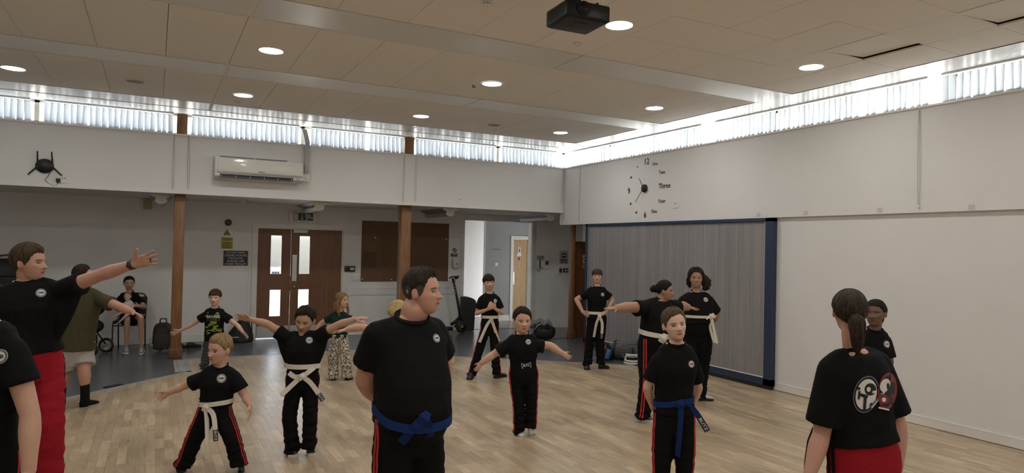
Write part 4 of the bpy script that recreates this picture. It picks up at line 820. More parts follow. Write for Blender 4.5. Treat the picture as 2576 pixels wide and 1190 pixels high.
def remesh(mb, voxel, smooth=2, ratio=1.0):
    """one continuous surface out of the collected closed shapes"""
    me = bpy.data.meshes.new('tmp'); me.from_pydata([tuple(v) for v in mb.v], [], mb.f); o = bpy.data.objects.new('tmp', me); COL.objects.link(o)
    md = o.modifiers.new('r', 'REMESH'); md.mode = 'VOXEL'; md.voxel_size = voxel
    if smooth: md = o.modifiers.new('s', 'SMOOTH'); md.factor = .5; md.iterations = smooth
    if ratio < 1: md = o.modifiers.new('d', 'DECIMATE'); md.ratio = ratio
    dg = bpy.context.evaluated_depsgraph_get(); r = bpy.data.meshes.new_from_object(o.evaluated_get(dg)); bpy.data.objects.remove(o); bpy.data.meshes.remove(me)
    return r
def link_mesh(name, me, mats, parent):
    off = parent_loc(parent); me.transform(Matrix.Translation(-off)); me.name = name; me.materials.clear()
    for m in (mats if isinstance(mats, (list, tuple)) else [mats]): me.materials.append(m)
    me.polygons.foreach_set('use_smooth', [True] * len(me.polygons)); me.update()
    o = bpy.data.objects.new(name, me); COL.objects.link(o); o.parent = parent; return o
def bvh_of(me): return BVHTree.FromPolygons([v.co.copy() for v in me.vertices], [tuple(p.vertices) for p in me.polygons])

def spline(pts, vals, k=4):
    """Catmull-Rom resample of points with per-point radius tuples"""
    P = [Vector(p) for p in pts]; V = [np.array(v if isinstance(v, (tuple, list)) else (v, v), float) for v in vals]; out = []; ov = []; n = len(P)
    for i in range(n - 1):
        p0, p1, p2, p3 = P[max(i - 1, 0)], P[i], P[i + 1], P[min(i + 2, n - 1)]; v0, v1, v2, v3 = V[max(i - 1, 0)], V[i], V[i + 1], V[min(i + 2, n - 1)]
        for j in range(k):
            t = j / k; f = lambda a, b, c, d: .5 * ((2 * b) + (c - a) * t + (2 * a - 5 * b + 4 * c - d) * t * t + (3 * b - a - 3 * c + d) * t ** 3)
            out.append(f(p0, p1, p2, p3)); ov.append(f(v0, v1, v2, v3))
    out.append(P[-1]); ov.append(V[-1]); return out, ov
def limb(mb, pts, rads, n=14, k=4, cap=(True, True), ref=None, linear=False):
    if linear: P, V = [Vector(p) for p in pts], [np.array(v if isinstance(v, (tuple, list)) else (v, v), float) for v in rads]
    else: P, V = spline(pts, rads, k)
    fr = frames(P, ref); rings = []
    def rg(p, u, v, a, b): return [p + u * (a * math.cos(q)) + v * (b * math.sin(q)) for q in [2 * math.pi * j / n for j in range(n)]]
    t, u, v = fr[0]
    if cap[0]:
        for q in (.98, .8, .45): rings.append(rg(P[0] - t * (V[0].mean() * q), u, v, V[0][0] * math.sqrt(1 - q * q), V[0][1] * math.sqrt(1 - q * q)))
    for p, (t, u, v), r in zip(P, fr, V): rings.append(rg(p, u, v, max(r[0], 1e-3), max(r[1], 1e-3)))
    t, u, v = fr[-1]
    if cap[1]:
        for q in (.45, .8, .98): rings.append(rg(P[-1] + t * (V[-1].mean() * q), u, v, V[-1][0] * math.sqrt(1 - q * q), V[-1][1] * math.sqrt(1 - q * q)))
    mb.loft(rings); return mb

# ---------------------------------------------------------------- head
NU, NV = 72, 56
_u = np.arange(NU) / NU * 2 * np.pi; _v = (np.arange(NV + 1) / NV - .5) * np.pi
AZ, EL = np.meshgrid(_u, _v)                                   # azimuth 0 = +X (person's left), 90 = face
DIRS = np.stack([np.cos(EL) * np.cos(AZ), np.cos(EL) * np.sin(AZ), np.sin(EL)], -1)
def head_base(dirs, w=1.0, jaw=1.0, cheek=1.0):
    def ex(c, r):
        c = np.array(c); r = np.array(r); d = dirs / r; o = -c / r; A = (d * d).sum(-1); B = (d * o).sum(-1); Cc = (o * o).sum() - 1
        return (-B + np.sqrt(np.maximum(B * B - A * Cc, 1e-9))) / A
    ts = [ex((0, -.055, .115), (.345 * w, .405, .385)), ex((0, .095, -.20), (.235 * jaw * w, .255, .30)), ex((0, .07, -.06), (.295 * cheek * w, .285, .26))]
    t = sum(x ** 14 for x in ts) ** (1 / 14)
    P = dirs * t[..., None]; X, Y, Z = P[..., 0], P[..., 1], P[..., 2]
    fr = np_smooth(.02, .2, Y); g = lambda x, s: np.exp(-(x / s) ** 2)
    tt = np.clip((.06 - Z) / .18, 0, 1); prof = .125 * tt ** 1.25 * np.where(Z > -.12, 1, np.clip(1 - (-.12 - Z) / .05, 0, 1))
    dy = prof * g(X, .036 + .03 * tt) + .03 * g(X, .05) * g(Z + .10, .04) * 0
    dy += .030 * g(np.abs(X) - .055, .03) * g(Z + .125, .03)                       # nostril wings
    dy -= .046 * g(np.abs(X) - .135, .075) * g(Z - .015, .05)                      # eye sockets
    dy += .016 * g(np.abs(X) - .13, .10) * g(Z - .095, .035)                       # brow
    dy += .030 * g(X, .10) * g(Z + .215, .022) + .030 * g(X, .085) * g(Z + .262, .024) - .022 * g(X, .11) * g(Z + .238, .010)   # lips
    dy -= .016 * g(X, .10) * g(Z + .312, .03); dy += .03 * g(X, .09) * g(Z + .40, .07)        # chin
    dy += .020 * g(np.abs(X) - .20, .07) * g(Z + .07, .09)                          # cheeks
    P = P.copy(); P[..., 1] += dy * fr
    return P
def grid_to_mb(mb, P, M, h, c):
    """closed grid (NV+1 x NU) in head units -> world"""
    R = np.array([list(r) for r in M]); W = (P.reshape(-1, 3) * h) @ R.T + np.array(c); nv, nu = P.shape[0] - 1, P.shape[1]
    vs = [Vector(p) for p in W]; fs = []
    for i in range(nv):
        for j in range(nu): k = (j + 1) % nu; fs.append((i * nu + j, i * nu + k, (i + 1) * nu + k, (i + 1) * nu + j))
    fs.append(tuple(reversed(range(nu)))); fs.append(tuple(nv * nu + j for j in range(nu)))
    mb.add(vs, fs, True)
HU, HV = 132, 90
_hu = np.arange(HU) / HU * 2 * np.pi; _hv = (np.arange(HV + 1) / HV - .5) * np.pi
HAZ, HEL = np.meshgrid(_hu, _hv); HD = np.stack([np.cos(HEL) * np.cos(HAZ), np.cos(HEL) * np.sin(HAZ), np.sin(HEL)], -1)
def hair_shape(style, w, jaw, cheek, seed=0):
    P = head_base(HD, w, jaw, cheek); r = np.linalg.norm(P, axis=-1); Z = P[..., 2]; Y = P[..., 1]; X = P[..., 0]
    az = np.degrees(np.abs(np.arctan2(X, Y)))                  # 0 face .. 180 back
    S = dict(line=((0, .27), (40, .25), (58, .14), (70, .02), (80, -.02), (90, .08), (104, .07), (114, -.05), (128, -.15), (150, -.24), (180, -.25)), top=.07, side=.025, back=.035, front=.06, rough=.018, freq=23)
    S.update(style)
    zl = np.interp(az, [a for a, b in S['line']], [b for a, b in S['line']]); rs = np.random.RandomState(seed)
    ph = rs.uniform(0, 6.28, 8)
    sg = np.degrees(np.arctan2(X, Y)); zl = zl + S.get('sweep', 0) * np.sin(np.radians(sg)) * (az < 75) + .012 * np.sin(sg * .42 + ph[0]) + .010 * np.sin(sg * .83 + ph[1]) * (az < 70) + .009 * np.sin(sg * 1.9 + ph[6]) * (az < 65)
    mask = np_smooth(-.034, .030, Z - zl)
    up = np.clip((Z - .05) / .4, 0, 1); th = S['side'] + (S['top'] - S['side']) * up ** 1.1
    th = th + (S['back'] - S['side']) * np_smooth(100, 160, az) * (1 - up) + (S['front'] - S['top']) * np_smooth(60, 15, az) * np.exp(-((Z - .33) / .16) ** 2)
    f = S['freq']; strand = np.sin(np.radians(sg) * f + 4 * np.sin(5 * Z + ph[2]) + ph[3]) * .5 + np.sin(np.radians(sg) * f * 2.3 + 5 * Z + ph[4]) * .35 + np.sin(14 * Z + np.radians(sg) * 7 + ph[5]) * .35
    if S.get('curl'): strand = np.sin(28 * X + 6 * np.sin(17 * Z + ph[1])) * np.sin(26 * Y + ph[2] + 5 * np.sin(19 * X)) + .8 * np.sin(30 * Z + 5 * np.sin(21 * Y) + ph[3])
    edge = np_smooth(-.01, .11, Z - zl)
    rr = np.where(mask > 0, r + mask * (th * (.16 + .84 * edge) + S['rough'] * strand * (.15 + .85 * edge)) - (1 - mask) * .035, r - .035)
    return HD * rr[..., None]

def hand(mb, wr, d, pn, thumb, L, curl=18, spread=9, tcurl=15, point=None):
    """palm + four fingers + thumb; d along the hand, pn palm normal, thumb = unit vector to the thumb side"""
    d = Vector(d).normalized(); pn = Vector(pn); pn = (pn - d * pn.dot(d)).normalized(); s = d.cross(pn)
    if s.dot(Vector(thumb)) < 0: s = -s
    rings = []
    for t, a, b in ((-.06, .125, .10), (.0, .135, .098), (.12, .175, .092), (.28, .20, .085), (.42, .205, .075), (.50, .19, .058)):
        c = wr + d * (t * L); rings.append([c + s * (a * L * math.copysign(abs(math.cos(q)) ** .75, math.cos(q))) + pn * (b * L * math.copysign(abs(math.sin(q)) ** .8, math.sin(q))) for q in [2 * math.pi * k / 18 for k in range(18)]])
    mb.loft(rings)
    for i, (o, ln, r) in enumerate(((.150, .40, .046), (.052, .455, .048), (-.048, .42, .046), (-.142, .33, .041))):
        base = wr + d * (.46 * L) + s * (o * L); a = math.radians(spread * (1.2, .35, -.45, -1.35)[i]); fd = (d * math.cos(a) + s * math.sin(a)).normalized(); p = base - fd * .06 * L; pts = [p, base]; q = base; c = math.radians(curl * (.8, 1, 1.1, 1.2)[i])
        for seg in (.46, .31, .23):
            fd = (fd * math.cos(c) + pn * math.sin(c)).normalized(); q = q + fd * (ln * seg * L); pts.append(q); c = math.radians(curl * 1.15)
        limb(mb, pts, [r * L, r * 1.0 * L, r * .96 * L, r * .88 * L, r * .72 * L], n=10, k=2)
    b0 = wr + d * (.08 * L) + s * (.10 * L) + pn * (.02 * L); td = (s * .70 + d * .66 + pn * .22).normalized(); p1 = b0 + td * (.20 * L); td2 = (td + d * math.sin(math.radians(tcurl + 8)) + pn * .1).normalized(); p2 = p1 + td2 * (.16 * L); td3 = (td2 + d * math.sin(math.radians(tcurl))).normalized(); p3 = p2 + td3 * (.12 * L)
    limb(mb, [b0, p1, p2, p3], [.078 * L, .066 * L, .056 * L, .042 * L], n=10, k=3)
    return s

def shoe(parent, ankle, toe, W, kind, name='shoe', side=1):
    """shoe (upper, sole as sub-part) from heel under the ankle to the toe tip on the ground"""
    up, so = kind; a = Vector((ankle.x, ankle.y, 0)); f = Vector((toe.x - a.x, toe.y - a.y, 0)); L = f.length; f.normalize(); s = Vector((f.y, -f.x, 0)); heel = a - f * (.27 * L); L = L * 1.27; z0 = 0.0
    sock = so is None
    hz = .0 if sock else .020 * (W / .085)
    P_ = lambda t, u, z: heel + f * (t * L) + s * u + Vector((0, 0, z0 + z))
    wd = lambda t: W * .5 * (np.interp(t, [0, .06, .2, .45, .7, .88, .97, 1.0], [.45, .66, .74, .78, .98, .86, .5, .2]))
    ht = lambda t: np.interp(t, [0, .05, .25, .42, .6, .8, .95, 1.0], [.75, .95, .98, .80, .52, .40, .26, .10]) * W * .98
    rings = []
    for t in (0, .03, .1, .2, .32, .45, .58, .7, .8, .9, .96, 1.0):
        w_, h_ = wd(t), ht(t); rings.append([P_(t, w_ * math.copysign(abs(math.cos(q)) ** .8, math.cos(q)) * (1 - .28 * max(0, math.sin(q))), hz + .004 + h_ * (.5 + .5 * math.sin(q)) - (.002 if sock else 0)) for q in [2 * math.pi * k / 16 for k in range(16)]])
    mb = MB(); mb.loft(rings); o = mb.build(name, up, parent)
    if not sock:
        mb = MB(); N = 14; ts = [0, .05, .15, .3, .45, .6, .75, .88, .96, 1.0]; top = [P_(t, wd(t) * 1.08, 0) for t in ts] + [P_(t, -wd(t) * 1.08, 0) for t in reversed(ts)]
        k = len(top); zt = hz + .008; vs = [v + Vector((0, 0, z)) for z in (0.0045, zt) for v in top]; mb.add(vs, [tuple(range(k)), tuple(reversed(range(k, 2 * k)))] + [(i, (i + 1) % k, k + (i + 1) % k, k + i) for i in range(k)]); mb.build('sole', so, o)
        if up in (M_SHOEW, M_SHOEB, M_SHOEG):
            mb = MB()
            for t in (.42, .48, .54, .60): mb.tube([P_(t, -wd(t) * .45, hz + ht(t) * .93), P_(t, 0, hz + ht(t) * 1.02), P_(t + .02, wd(t) * .45, hz + ht(t) * .93)], .0035, 5)
            mb.build('laces', M_LOGOW, o)
    return o

def decal(parent, name, mats, shapes, bvh, org, u, v, dirn, off=.0018, sub=None, maxd=.25):
    """flat print laid on a surface: shapes = [(material slot, [2d points])]; rays go along dirn from org"""
    mb = MB(); u = Vector(u).normalized(); v = Vector(v).normalized(); dirn = Vector(dirn).normalized()
    for k, (mi, pts) in enumerate(shapes):
        tris = None
        if isinstance(pts, tuple): pts, tris = pts
        W = []
        for p in pts:
            o = org + u * p[0] + v * p[1]; h = bvh.ray_cast(o - dirn * maxd, dirn, maxd * 2.2)
            W.append((h[0] - dirn * (off + .0006 * k)) if h[0] is not None else None)
        ok = [x for x in W if x is not None]
        if not ok: continue
        md = sum(((x - org).dot(dirn) for x in ok), 0) / len(ok)
        W = [x if x is not None else org + u * p[0] + v * p[1] + dirn * md for x, p in zip(W, pts)]
        mb.m = mi
        if tris: mb.add(W, tris, True)
        else:
            c = sum(W, Vector()) / len(W); cp = (sum(p[0] for p in pts) / len(pts), sum(p[1] for p in pts) / len(pts)); h = bvh.ray_cast(org + u * cp[0] + v * cp[1] - dirn * maxd, dirn, maxd * 2.2)
            if h[0] is not None: c = h[0] - dirn * (off + .0006 * k)
            n_ = len(W); mid = [(a + c) / 2 for a in W]
            for q in range(n_):
                pm = ((pts[q][0] + cp[0]) / 2, (pts[q][1] + cp[1]) / 2); hh = bvh.ray_cast(org + u * pm[0] + v * pm[1] - dirn * maxd, dirn, maxd * 2.2)
                if hh[0] is not None: mid[q] = hh[0] - dirn * (off + .0006 * k)
            mb.add(W + mid + [c], [(i, (i + 1) % n_, n_ + (i + 1) % n_, n_ + i) for i in range(n_)] + [(n_ + i, n_ + (i + 1) % n_, 2 * n_) for i in range(n_)], True)
    if mb.v: return mb.build(name, mats, parent)
def ring2(r0, r1, n=32): 
    pts = disc2(r1, n) + disc2(r0, n); return (pts, [(i, (i + 1) % n, n + (i + 1) % n, n + i) for i in range(n)])
def ribbon(mb, pts, nrm, w, th=.004, taper=None):
    """flat band of width w along pts; nrm = facing normals"""
    rings = []
    for i, p in enumerate(pts):
        t = (pts[min(i + 1, len(pts) - 1)] - pts[max(i - 1, 0)]).normalized(); nn = nrm[i] if isinstance(nrm, list) else nrm; nn = (nn - t * nn.dot(t)).normalized(); s = t.cross(nn) * (w / 2)
        rings.append([p - s - nn * th / 2, p + s - nn * th / 2, p + s + nn * th / 2, p - s + nn * th / 2])
    mb.loft(rings, smooth=False)

def person(label, D, J, yaw, head, tee=None, legs=None, tall=None, name='person', skin_='fair', group=None, voxel=.0048, chest=1.0, belly=0.0, armr=1.0, legr=1.0, sleeve=.55, hem=None, neckw=1.0,
           badge=None, belt=None, hands=None, shoes=None, stripes=None, extra=None, seat=False, waist_off=0.0, shirt_m=None, tro_m=None, loose=.014, flare=1.0, short=None, trou_bag=0.0, torso_d=1.0, hipw=1.0, drape=None):
    """J: joints as (px, py, dz): pixel of the photo and metres behind (+) or before (-) the body's own depth D"""
    toC = (Vector((0, 0, 0)) - Vector((FW.x, FW.y, 0))).normalized()
    j = {k: at(v[0], v[1], D + (v[2] if len(v) > 2 else 0)) for k, v in J.items()}
    HC = j['hl'].lerp(j['hr'], .5) if 'hl' in j else None
    base = Vector((HC.x, HC.y, 0)); t = thing(name, label, 'person', base, group)
    rr0 = ray(J['nk'][0], J['nk'][1]); toC = -Vector((rr0.x, rr0.y, 0)).normalized(); rgt = Vector((-toC.y, toC.x, 0))
    def facing(deg): a = math.radians(deg); return (toC * math.cos(a) + rgt * math.sin(a)).normalized()
    F = facing(yaw); Z = Vector((0, 0, 1)); Lf = Z.cross(F)                    # Lf = the person's own left
    j['nk'] = j['nk'] + (at(head['c'][0], head['c'][1], D) - j['nk']).normalized() * (head['h'] * head.get('nkup', .12)); nk = j['nk']; W = max((j['sl'] - j['sr']).length, .07)
    for k_, o_ in (('sl', 'sr'), ('sr', 'sl')): j[k_ + '_'] = j[k_].lerp(j[o_], .055) - Vector((0, 0, W * .075))
    j['sl'], j['sr'] = j['sl_'], j['sr_']; sl, sr = j['sl'], j['sr']; hl, hr = j['hl'], j['hr']; hip = HC
    spine = (nk - hip); 
    s_ax = (sl - sr).normalized(); h_ax = Lf
    # ---- head frame
    hf = facing(head['yaw']); hu = Z.copy()
    if head.get('pitch'): q = Quaternion(hu.cross(hf), -math.radians(head['pitch'])); hf, hu = q @ hf, q @ hu     # + = looks up
    if head.get('roll'): q = Quaternion(hf, math.radians(head['roll'])); hu = q @ hu
    hx = hu.cross(hf).normalized(); hf = hx.cross(hu).normalized()
    HMx = Matrix((hx, hf, hu)).transposed(); hh = head['h']; hc = at(head['c'][0], head['c'][1], D + (head['c'][2] if len(head['c']) > 2 else 0)); hw, hj, hk = head.get('w', 1), head.get('jaw', 1.05), head.get('cheek', 1.06)
    hloc = lambda x, y, z: hc + HMx @ (Vector((x, y, z)) * hh)
    # ---- torso rings (u along the shoulder line, v front-back)
    def torso(mb, rings, grow, cap_top=True):
        out = []
        for (f, a, b, fo) in rings:
            c = hip + spine * f; k = min(max(f, 0), 1); ax = (h_ax * (1 - k) + s_ax * k); up = spine.normalized(); ax = (ax - up * ax.dot(up)).normalized(); fwv = ax.cross(up); fwv = fwv if fwv.dot(F) > 0 else -fwv
            c = c + fwv * fo
            out.append([c + ax * ((a + grow) * math.copysign(abs(math.cos(q)) ** .85, math.cos(q))) + fwv * ((b + grow) * math.copysign(abs(math.sin(q)) ** .9, math.sin(q))) for q in [2 * math.pi * k2 / 24 for k2 in range(24)]])
        mb.loft(out); return out
    hwid = W * .43 * hipw; dk = torso_d
    TR = [(-.20, hwid * .72, W * .24 * dk, 0), (-.08, hwid * .98, W * .29 * dk, -.005), (.06, hwid * 1.0, W * (.29 + belly * .20) * dk, belly * W * .10), (.25, W * (.40 + belly * .09) * chest, W * (.265 + belly * .30) * dk, belly * W * .16), (.45, W * (.415 + belly * .08) * chest, W * (.275 + belly * .25) * dk, belly * W * .12),
          (.65, W * .455 * chest, W * (.295 + belly * .10) * dk, .01), (.80, W * .47 * chest, W * .27 * dk, 0), (.92, W * .40, W * .20 * dk, -.004), (1.0, W * .22, W * .14, -.006)]
    nr = hh * .222 * neckw
    ua = W * .142 * armr; fa = W * .122 * armr; wa = W * .092 * armr
    hL = head.get('hand', hh * .80)
    body = MB(); torso(body, TR, 0)
    neck_lo = nk - spine.normalized() * .02; limb(body, [neck_lo, nk.lerp(hloc(0, -.10, -.25), .55), hloc(0, -.08, -.18)], [(nr * .86), nr, min(nr * .98, hh * .235)], ref=s_ax)
    for sj in (sl, sr): limb(body, [nk - spine.normalized() * (.02 + W * .09), nk.lerp(sj, .5) - Z * (W * .004), sj + Z * (ua * .08)], [nr * .55, W * .100, ua * .90])
    for sd, sj, ej, wj in ((1, 'sl', 'el', 'wl'), (-1, 'sr', 'er', 'wr')):
        if ej not in j: continue
        S_, E_, W_ = j[sj], j[ej], j.get(wj)
        limb(body, [S_, S_.lerp(E_, .45), E_], [ua, ua * .98, fa * .95])
        if W_ is not None: limb(body, [E_, E_.lerp(W_, .3), E_.lerp(W_, .7), W_], [fa * .96, fa * 1.04, fa * .82, (wa * .95, wa * .80)])
    grid_to_mb(body, head_base(DIRS, hw, hj, hk), HMx, hh, hc)
    for s_ in (-1, 1):
        e = hloc(s_ * .352 * hw, -.050, -.02); rot = HMx @ Matrix.Rotation(s_ * math.radians(22), 3, 'Z')
        ears = MB(); body.ell(e, .028 * hh, .072 * hh, .120 * hh, rot, 12, 8)
    # hands
    HS = {}
    for sd, wj, tj in ((1, 'wl', 'tl'), (-1, 'wr', 'tr')):
        if wj in j and tj in j:
            o = (hands or {}).get('l' if sd > 0 else 'r', {}); d = (j[tj] - j[wj]); L_ = o.get('L', max(d.length, hL * .8)); pn = o.get('pn', (0, 0, -1)); pn = (RT * pn[0] + UP * pn[1] - FW * pn[2]); th = o.get('th', (0, 1, 0)); th = (RT * th[0] + UP * th[1] - FW * th[2])
            hand(body, j[wj], d, pn, th, L_, o.get('curl', 16), o.get('spread', 9), o.get('tc', 15))
    # legs of the body
    LG = {}
    for sd, kj, aj, tj in ((1, 'kl', 'al', 'fl'), (-1, 'kr', 'ar', 'fr')):
        if kj not in j: continue
        H_ = hip + Lf * (sd * hwid * .50) - Z * .01; K_, A_ = j[kj], j[aj]
        LG[sd] = (H_, K_, A_)
        th_, kn, cf, an = W * .225 * legr, W * .15 * legr, W * .152 * legr, W * .095 * legr
        limb(body, [H_, H_.lerp(K_, .35), H_.lerp(K_, .8), K_, K_.lerp(A_, .3), K_.lerp(A_, .8), A_], [th_ * .98, th_, kn * 1.12, kn, cf, an * 1.1, an])
        if tj in j:
            G_ = at_z(J[tj][0], J[tj][1], 0) if shoes else j[tj]; T_ = Vector((G_.x, G_.y, .022)); A2_ = Vector((A_.x, A_.y, .034)) if shoes else A_; T_ = T_ if shoes else G_; f_ = (T_ - A2_).normalized(); q_ = .62 if shoes else 1; limb(body, [A_ - f_ * .004, A2_, A2_.lerp(T_, .5), A2_.lerp(T_, .82)], [an * .9, an * .8 * q_, an * .62 * q_, an * .42 * q_])
    bm_ = remesh(body, voxel, 2, .45 if voxel < .006 else .6)
    bb = bvh_of(bm_); skm = SK[skin_]; link_mesh('body', bm_, skm, t)
    # ---- face
    if not head.get('noface'):
        lk = 'brown' if skin_ in ('brown', 'deep') else 'fair'; mm = [M_EYEW, M_IRIS[head.get('iris', 'brown')], M_LASH, HM[head['hair']] , M_LOGOW]
        gz = head.get('gaze', 0.0); lidk = head.get('lid', 1.0)
        for s_ in (-1, 1):
            ex = s_ * .138; ew, eh = .064, .027 * lidk; alm = [(ew * math.cos(a), eh * math.copysign(abs(math.sin(a)) ** .9, math.sin(a)) * (1.15 if math.sin(a) > 0 else .85)) for a in [2 * math.pi * k / 20 for k in range(20)]]
            ir = [(gz * ew * .45 + .026 * math.cos(a), max(-eh * .8, min(eh * 1.02, .026 * math.sin(a)))) for a in [2 * math.pi * k / 16 for k in range(16)]]
            lash = ([(ew * 1.08 * math.cos(a), eh * 1.25 * math.sin(a)) for a in [math.pi * k / 12 for k in range(13)]] + [(ew * 1.0 * math.cos(a), eh * 1.02 * math.sin(a) - .002) for a in [math.pi * k / 12 for k in range(12, -1, -1)]], [(i, i + 1, 24 - i, 25 - i) for i in range(12)])
            lo = ([(ew * 1.02 * math.cos(a), -eh * .95 * math.sin(a)) for a in [math.pi * k / 12 for k in range(13)]] + [(ew * .98 * math.cos(a), -eh * .80 * math.sin(a)) for a in [math.pi * k / 12 for k in range(12, -1, -1)]], [(i, i + 1, 24 - i, 25 - i) for i in range(12)])
            bw = [(-.085 + .17 * k / 8) for k in range(9)]; arc = lambda x: .018 * (1 - (x / .085) ** 2) + (-.004 * x * s_ / .085)
            brow = ([(x, arc(x) + .011 * (1 - .45 * abs(x) / .085)) for x in bw] + [(x, arc(x) - .010 * (1 - .45 * abs(x) / .085)) for x in reversed(bw)], [(i, i + 1, 16 - i, 17 - i) for i in range(8)])
            sc = lambda pts: [(p[0] * hh, p[1] * hh) for p in pts]; sct = lambda q: (sc(q[0]), q[1])
            decal(t, 'eye', mm, [(0, sc(alm)), (1, sc(ir)), (2, sct(lash)), (2, sct(lo)), (4, sc([(gz * ew * .45 + .007 + .006 * math.cos(a), .010 + .006 * math.sin(a)) for a in [2 * math.pi * k / 8 for k in range(8)]]))], bb, hloc(ex, .5, .012), hx, hu, -hf, .0012, maxd=hh * .45)  # the small white dot in each eye is a painted glint
            decal(t, 'eyebrow', [HM[head['hair']] if head['hair'] not in ('fairblond', 'blond') else HM['light']], [(0, sct(brow))], bb, hloc(ex, .5, .082 + head.get('browz', 0)), hx, hu, -hf, .0016, maxd=hh * .45)
        mw = .095 * head.get('mouthw', 1); N = 10; xs = [-mw + 2 * mw * k / N for k in range(N + 1)]; cup = head.get('smile', 0); mid = lambda x: cup * .22 * (abs(x) / mw) ** 2 * .1
        upl = ([(x, mid(x) + .022 * (1 - (x / mw) ** 2) * (1 - .25 * math.exp(-(x / .015) ** 2))) for x in xs] + [(x, mid(x)) for x in reversed(xs)], [(i, i + 1, 2 * N - i, 2 * N + 1 - i) for i in range(N)])
        lol = ([(x, mid(x)) for x in xs] + [(x, mid(x) - .030 * (1 - (x / mw) ** 2)) for x in reversed(xs)], [(i, i + 1, 2 * N - i, 2 * N + 1 - i) for i in range(N)])
        mo = head.get('open', .004); ln = ([(x, mid(x) + mo * (1 - (x / mw) ** 2) + .001) for x in xs] + [(x, mid(x) - mo * (1 - (x / mw) ** 2) - .001) for x in reversed(xs)], [(i, i + 1, 2 * N - i, 2 * N + 1 - i) for i in range(N)])
        decal(t, 'mouth', [M_LIP[lk], M_MOUTH if not head.get('teeth') else M_TEETH], [(0, sct(upl)), (0, sct(lol)), (1, sct(ln))], bb, hloc(0, .5, -.238), hx, hu, -hf, .0012, maxd=hh * .45)
    # ---- hair
    mb = MB(); grid_to_mb(mb, hair_shape(head.get('style', {}), hw, hj, hk, head.get('seed', 1)), HMx, hh, hc)
    for pts, rad in head.get('locks', []):
        limb(mb, [hloc(*p) for p in pts], [r_ * hh for r_ in rad], n=12, k=4)
    fd = head.get('fade'); hairo = mb.build('hair', [HM[head['hair']]] + ([mat('hair_fade_' + head['hair'], fd[1], .6, bump=(200, .3), var=(40, .2))] if fd else []), t)
    if fd:
        for p_ in hairo.data.polygons[:HU * HV]:
            lc = HMx.transposed() @ (p_.center + parent_loc(hairo) - hc) / hh
            if lc.z < fd[0] + .05 * math.sin(lc.y * 20): p_.material_index = 1
    for nm, pts, rad in head.get('tails', []):
        mb = MB(); rings = []; cw = head.get('curlw', 0); P, V = spline([hloc(*p) for p in pts], [r_ * hh for r_ in rad], 5); fr = frames(P, hx)
        for i, (p, (tt, u, v), r_) in enumerate(zip(P, fr, V)): rings.append([p + (u * math.cos(q) + v * math.sin(q)) * (r_[0] * (1 + .10 * math.sin(7 * q + i * .25) + .06 * math.sin(13 * q) + cw * math.sin(5 * q + i * 1.7) * math.sin(3 * q - i * 2.3))) for q in [2 * math.pi * k / 28 for k in range(28)]])
        mb.loft(rings); mb.build(nm, HM[head['hair']], hairo)
    out = dict(t=t, j=j, F=F, L=Lf, hip=hip, spine=spine, W=W, toC=toC, rgt=rgt, bb=bb, hloc=hloc, hh=hh, LG=LG, hu=hu, hx=hx, hf=hf)
    # ---- top
    rs = random.Random(sum(map(ord, label)))
    shirt = None
    if shirt_m is not None:
        sm = MB(); hemf = hem if hem is not None else -.02
        R_ = [(f, a, b, fo) for f, a, b, fo in TR if f > hemf + .04]; f0, f1 = [r_ for r_ in TR if r_[0] <= hemf + .04][-1], R_[0]; k = (hemf - f0[0]) / (f1[0] - f0[0]); R_ = [(hemf, f0[1] + (f1[1] - f0[1]) * k + .004, f0[2] + (f1[2] - f0[2]) * k + .004, f0[3] + (f1[3] - f0[3]) * k)] + R_
        R_ = [r_ for r_ in R_ if r_[0] < .93] + [(.965, W * .27, W * .165, -.004)]
        rg = torso(sm, R_, loose)
        up = spine.normalized()
        for i, r_ in enumerate(rg):                                          # soft folds
            f = R_[i][0]
            if f < .6:
                c = sum(r_, Vector()) / len(r_)
                for q in range(len(r_)):
                    am = .006 * (1 - f) * math.sin(q * 1.9 + i * 1.3 + rs.random() * .4); sm.v[len(sm.v) - len(rg) * 24 + i * 24 + q] += (r_[q] - c).normalized() * am
        nax = (up + F * .36).normalized(); nfw = s_ax.cross(nax); nfw = nfw if nfw.dot(F) > 0 else -nfw; ncen = nk + F * (nr * .10) - up * (nr * .05)
        limb(sm, [ncen - nax * (nr * 1.3), ncen - nax * (nr * .55), ncen], [nr * 1.75, nr * 1.42, nr * 1.22], cap=(True, False), n=20, k=3)
        for sd, sj, ej in ((1, 'sl', 'el'), (-1, 'sr', 'er')):
            S_ = j[sj]; limb(sm, [nk - up * .030, nk.lerp(S_, .5) + Z * (W * .016) - up * .004, S_ + Z * (ua * .12)], [W * .115 + .004, W * .125 + loose * .6, ua * .92 + loose * .7])
            if ej in j:
                E_ = j[ej]; d = E_ - S_; e = S_ + d * sleeve; sl_r = ua + loose; droop = Vector((0, 0, -.012)) * (1 - abs(d.normalized().z))
                limb(sm, [S_ + d.normalized() * .005, S_.lerp(e, .5) + droop * .6, e + droop], [ua + loose * .8, (sl_r * 1.03), (sl_r * 1.12)], cap=(True, False), k=3)
        for sd, sj, ej in ((1, 'sl', 'el'), (-1, 'sr', 'er')):
            if drape and ej in j and sd in (drape if isinstance(drape, tuple) else (1, -1)):
                S_, E_ = j[sj], j[ej]; a_ = S_.lerp(E_, sleeve * .88) - Z * (ua * .75); b_ = hip + spine * .30 + s_ax * (sd * W * .40); m_ = a_.lerp(b_, .5) + s_ax * (sd * W * -.02)
                for w_ in (.0, .33, .66):
                    q0 = a_.lerp(S_, w_) ; limb(sm, [q0, q0.lerp(b_.lerp(hip + spine * .75 + s_ax * (sd * W * .36), w_), .5), b_.lerp(hip + spine * .7 + s_ax * (sd * W * .34), w_)], [ua * .55, W * .12, W * .10], n=12)
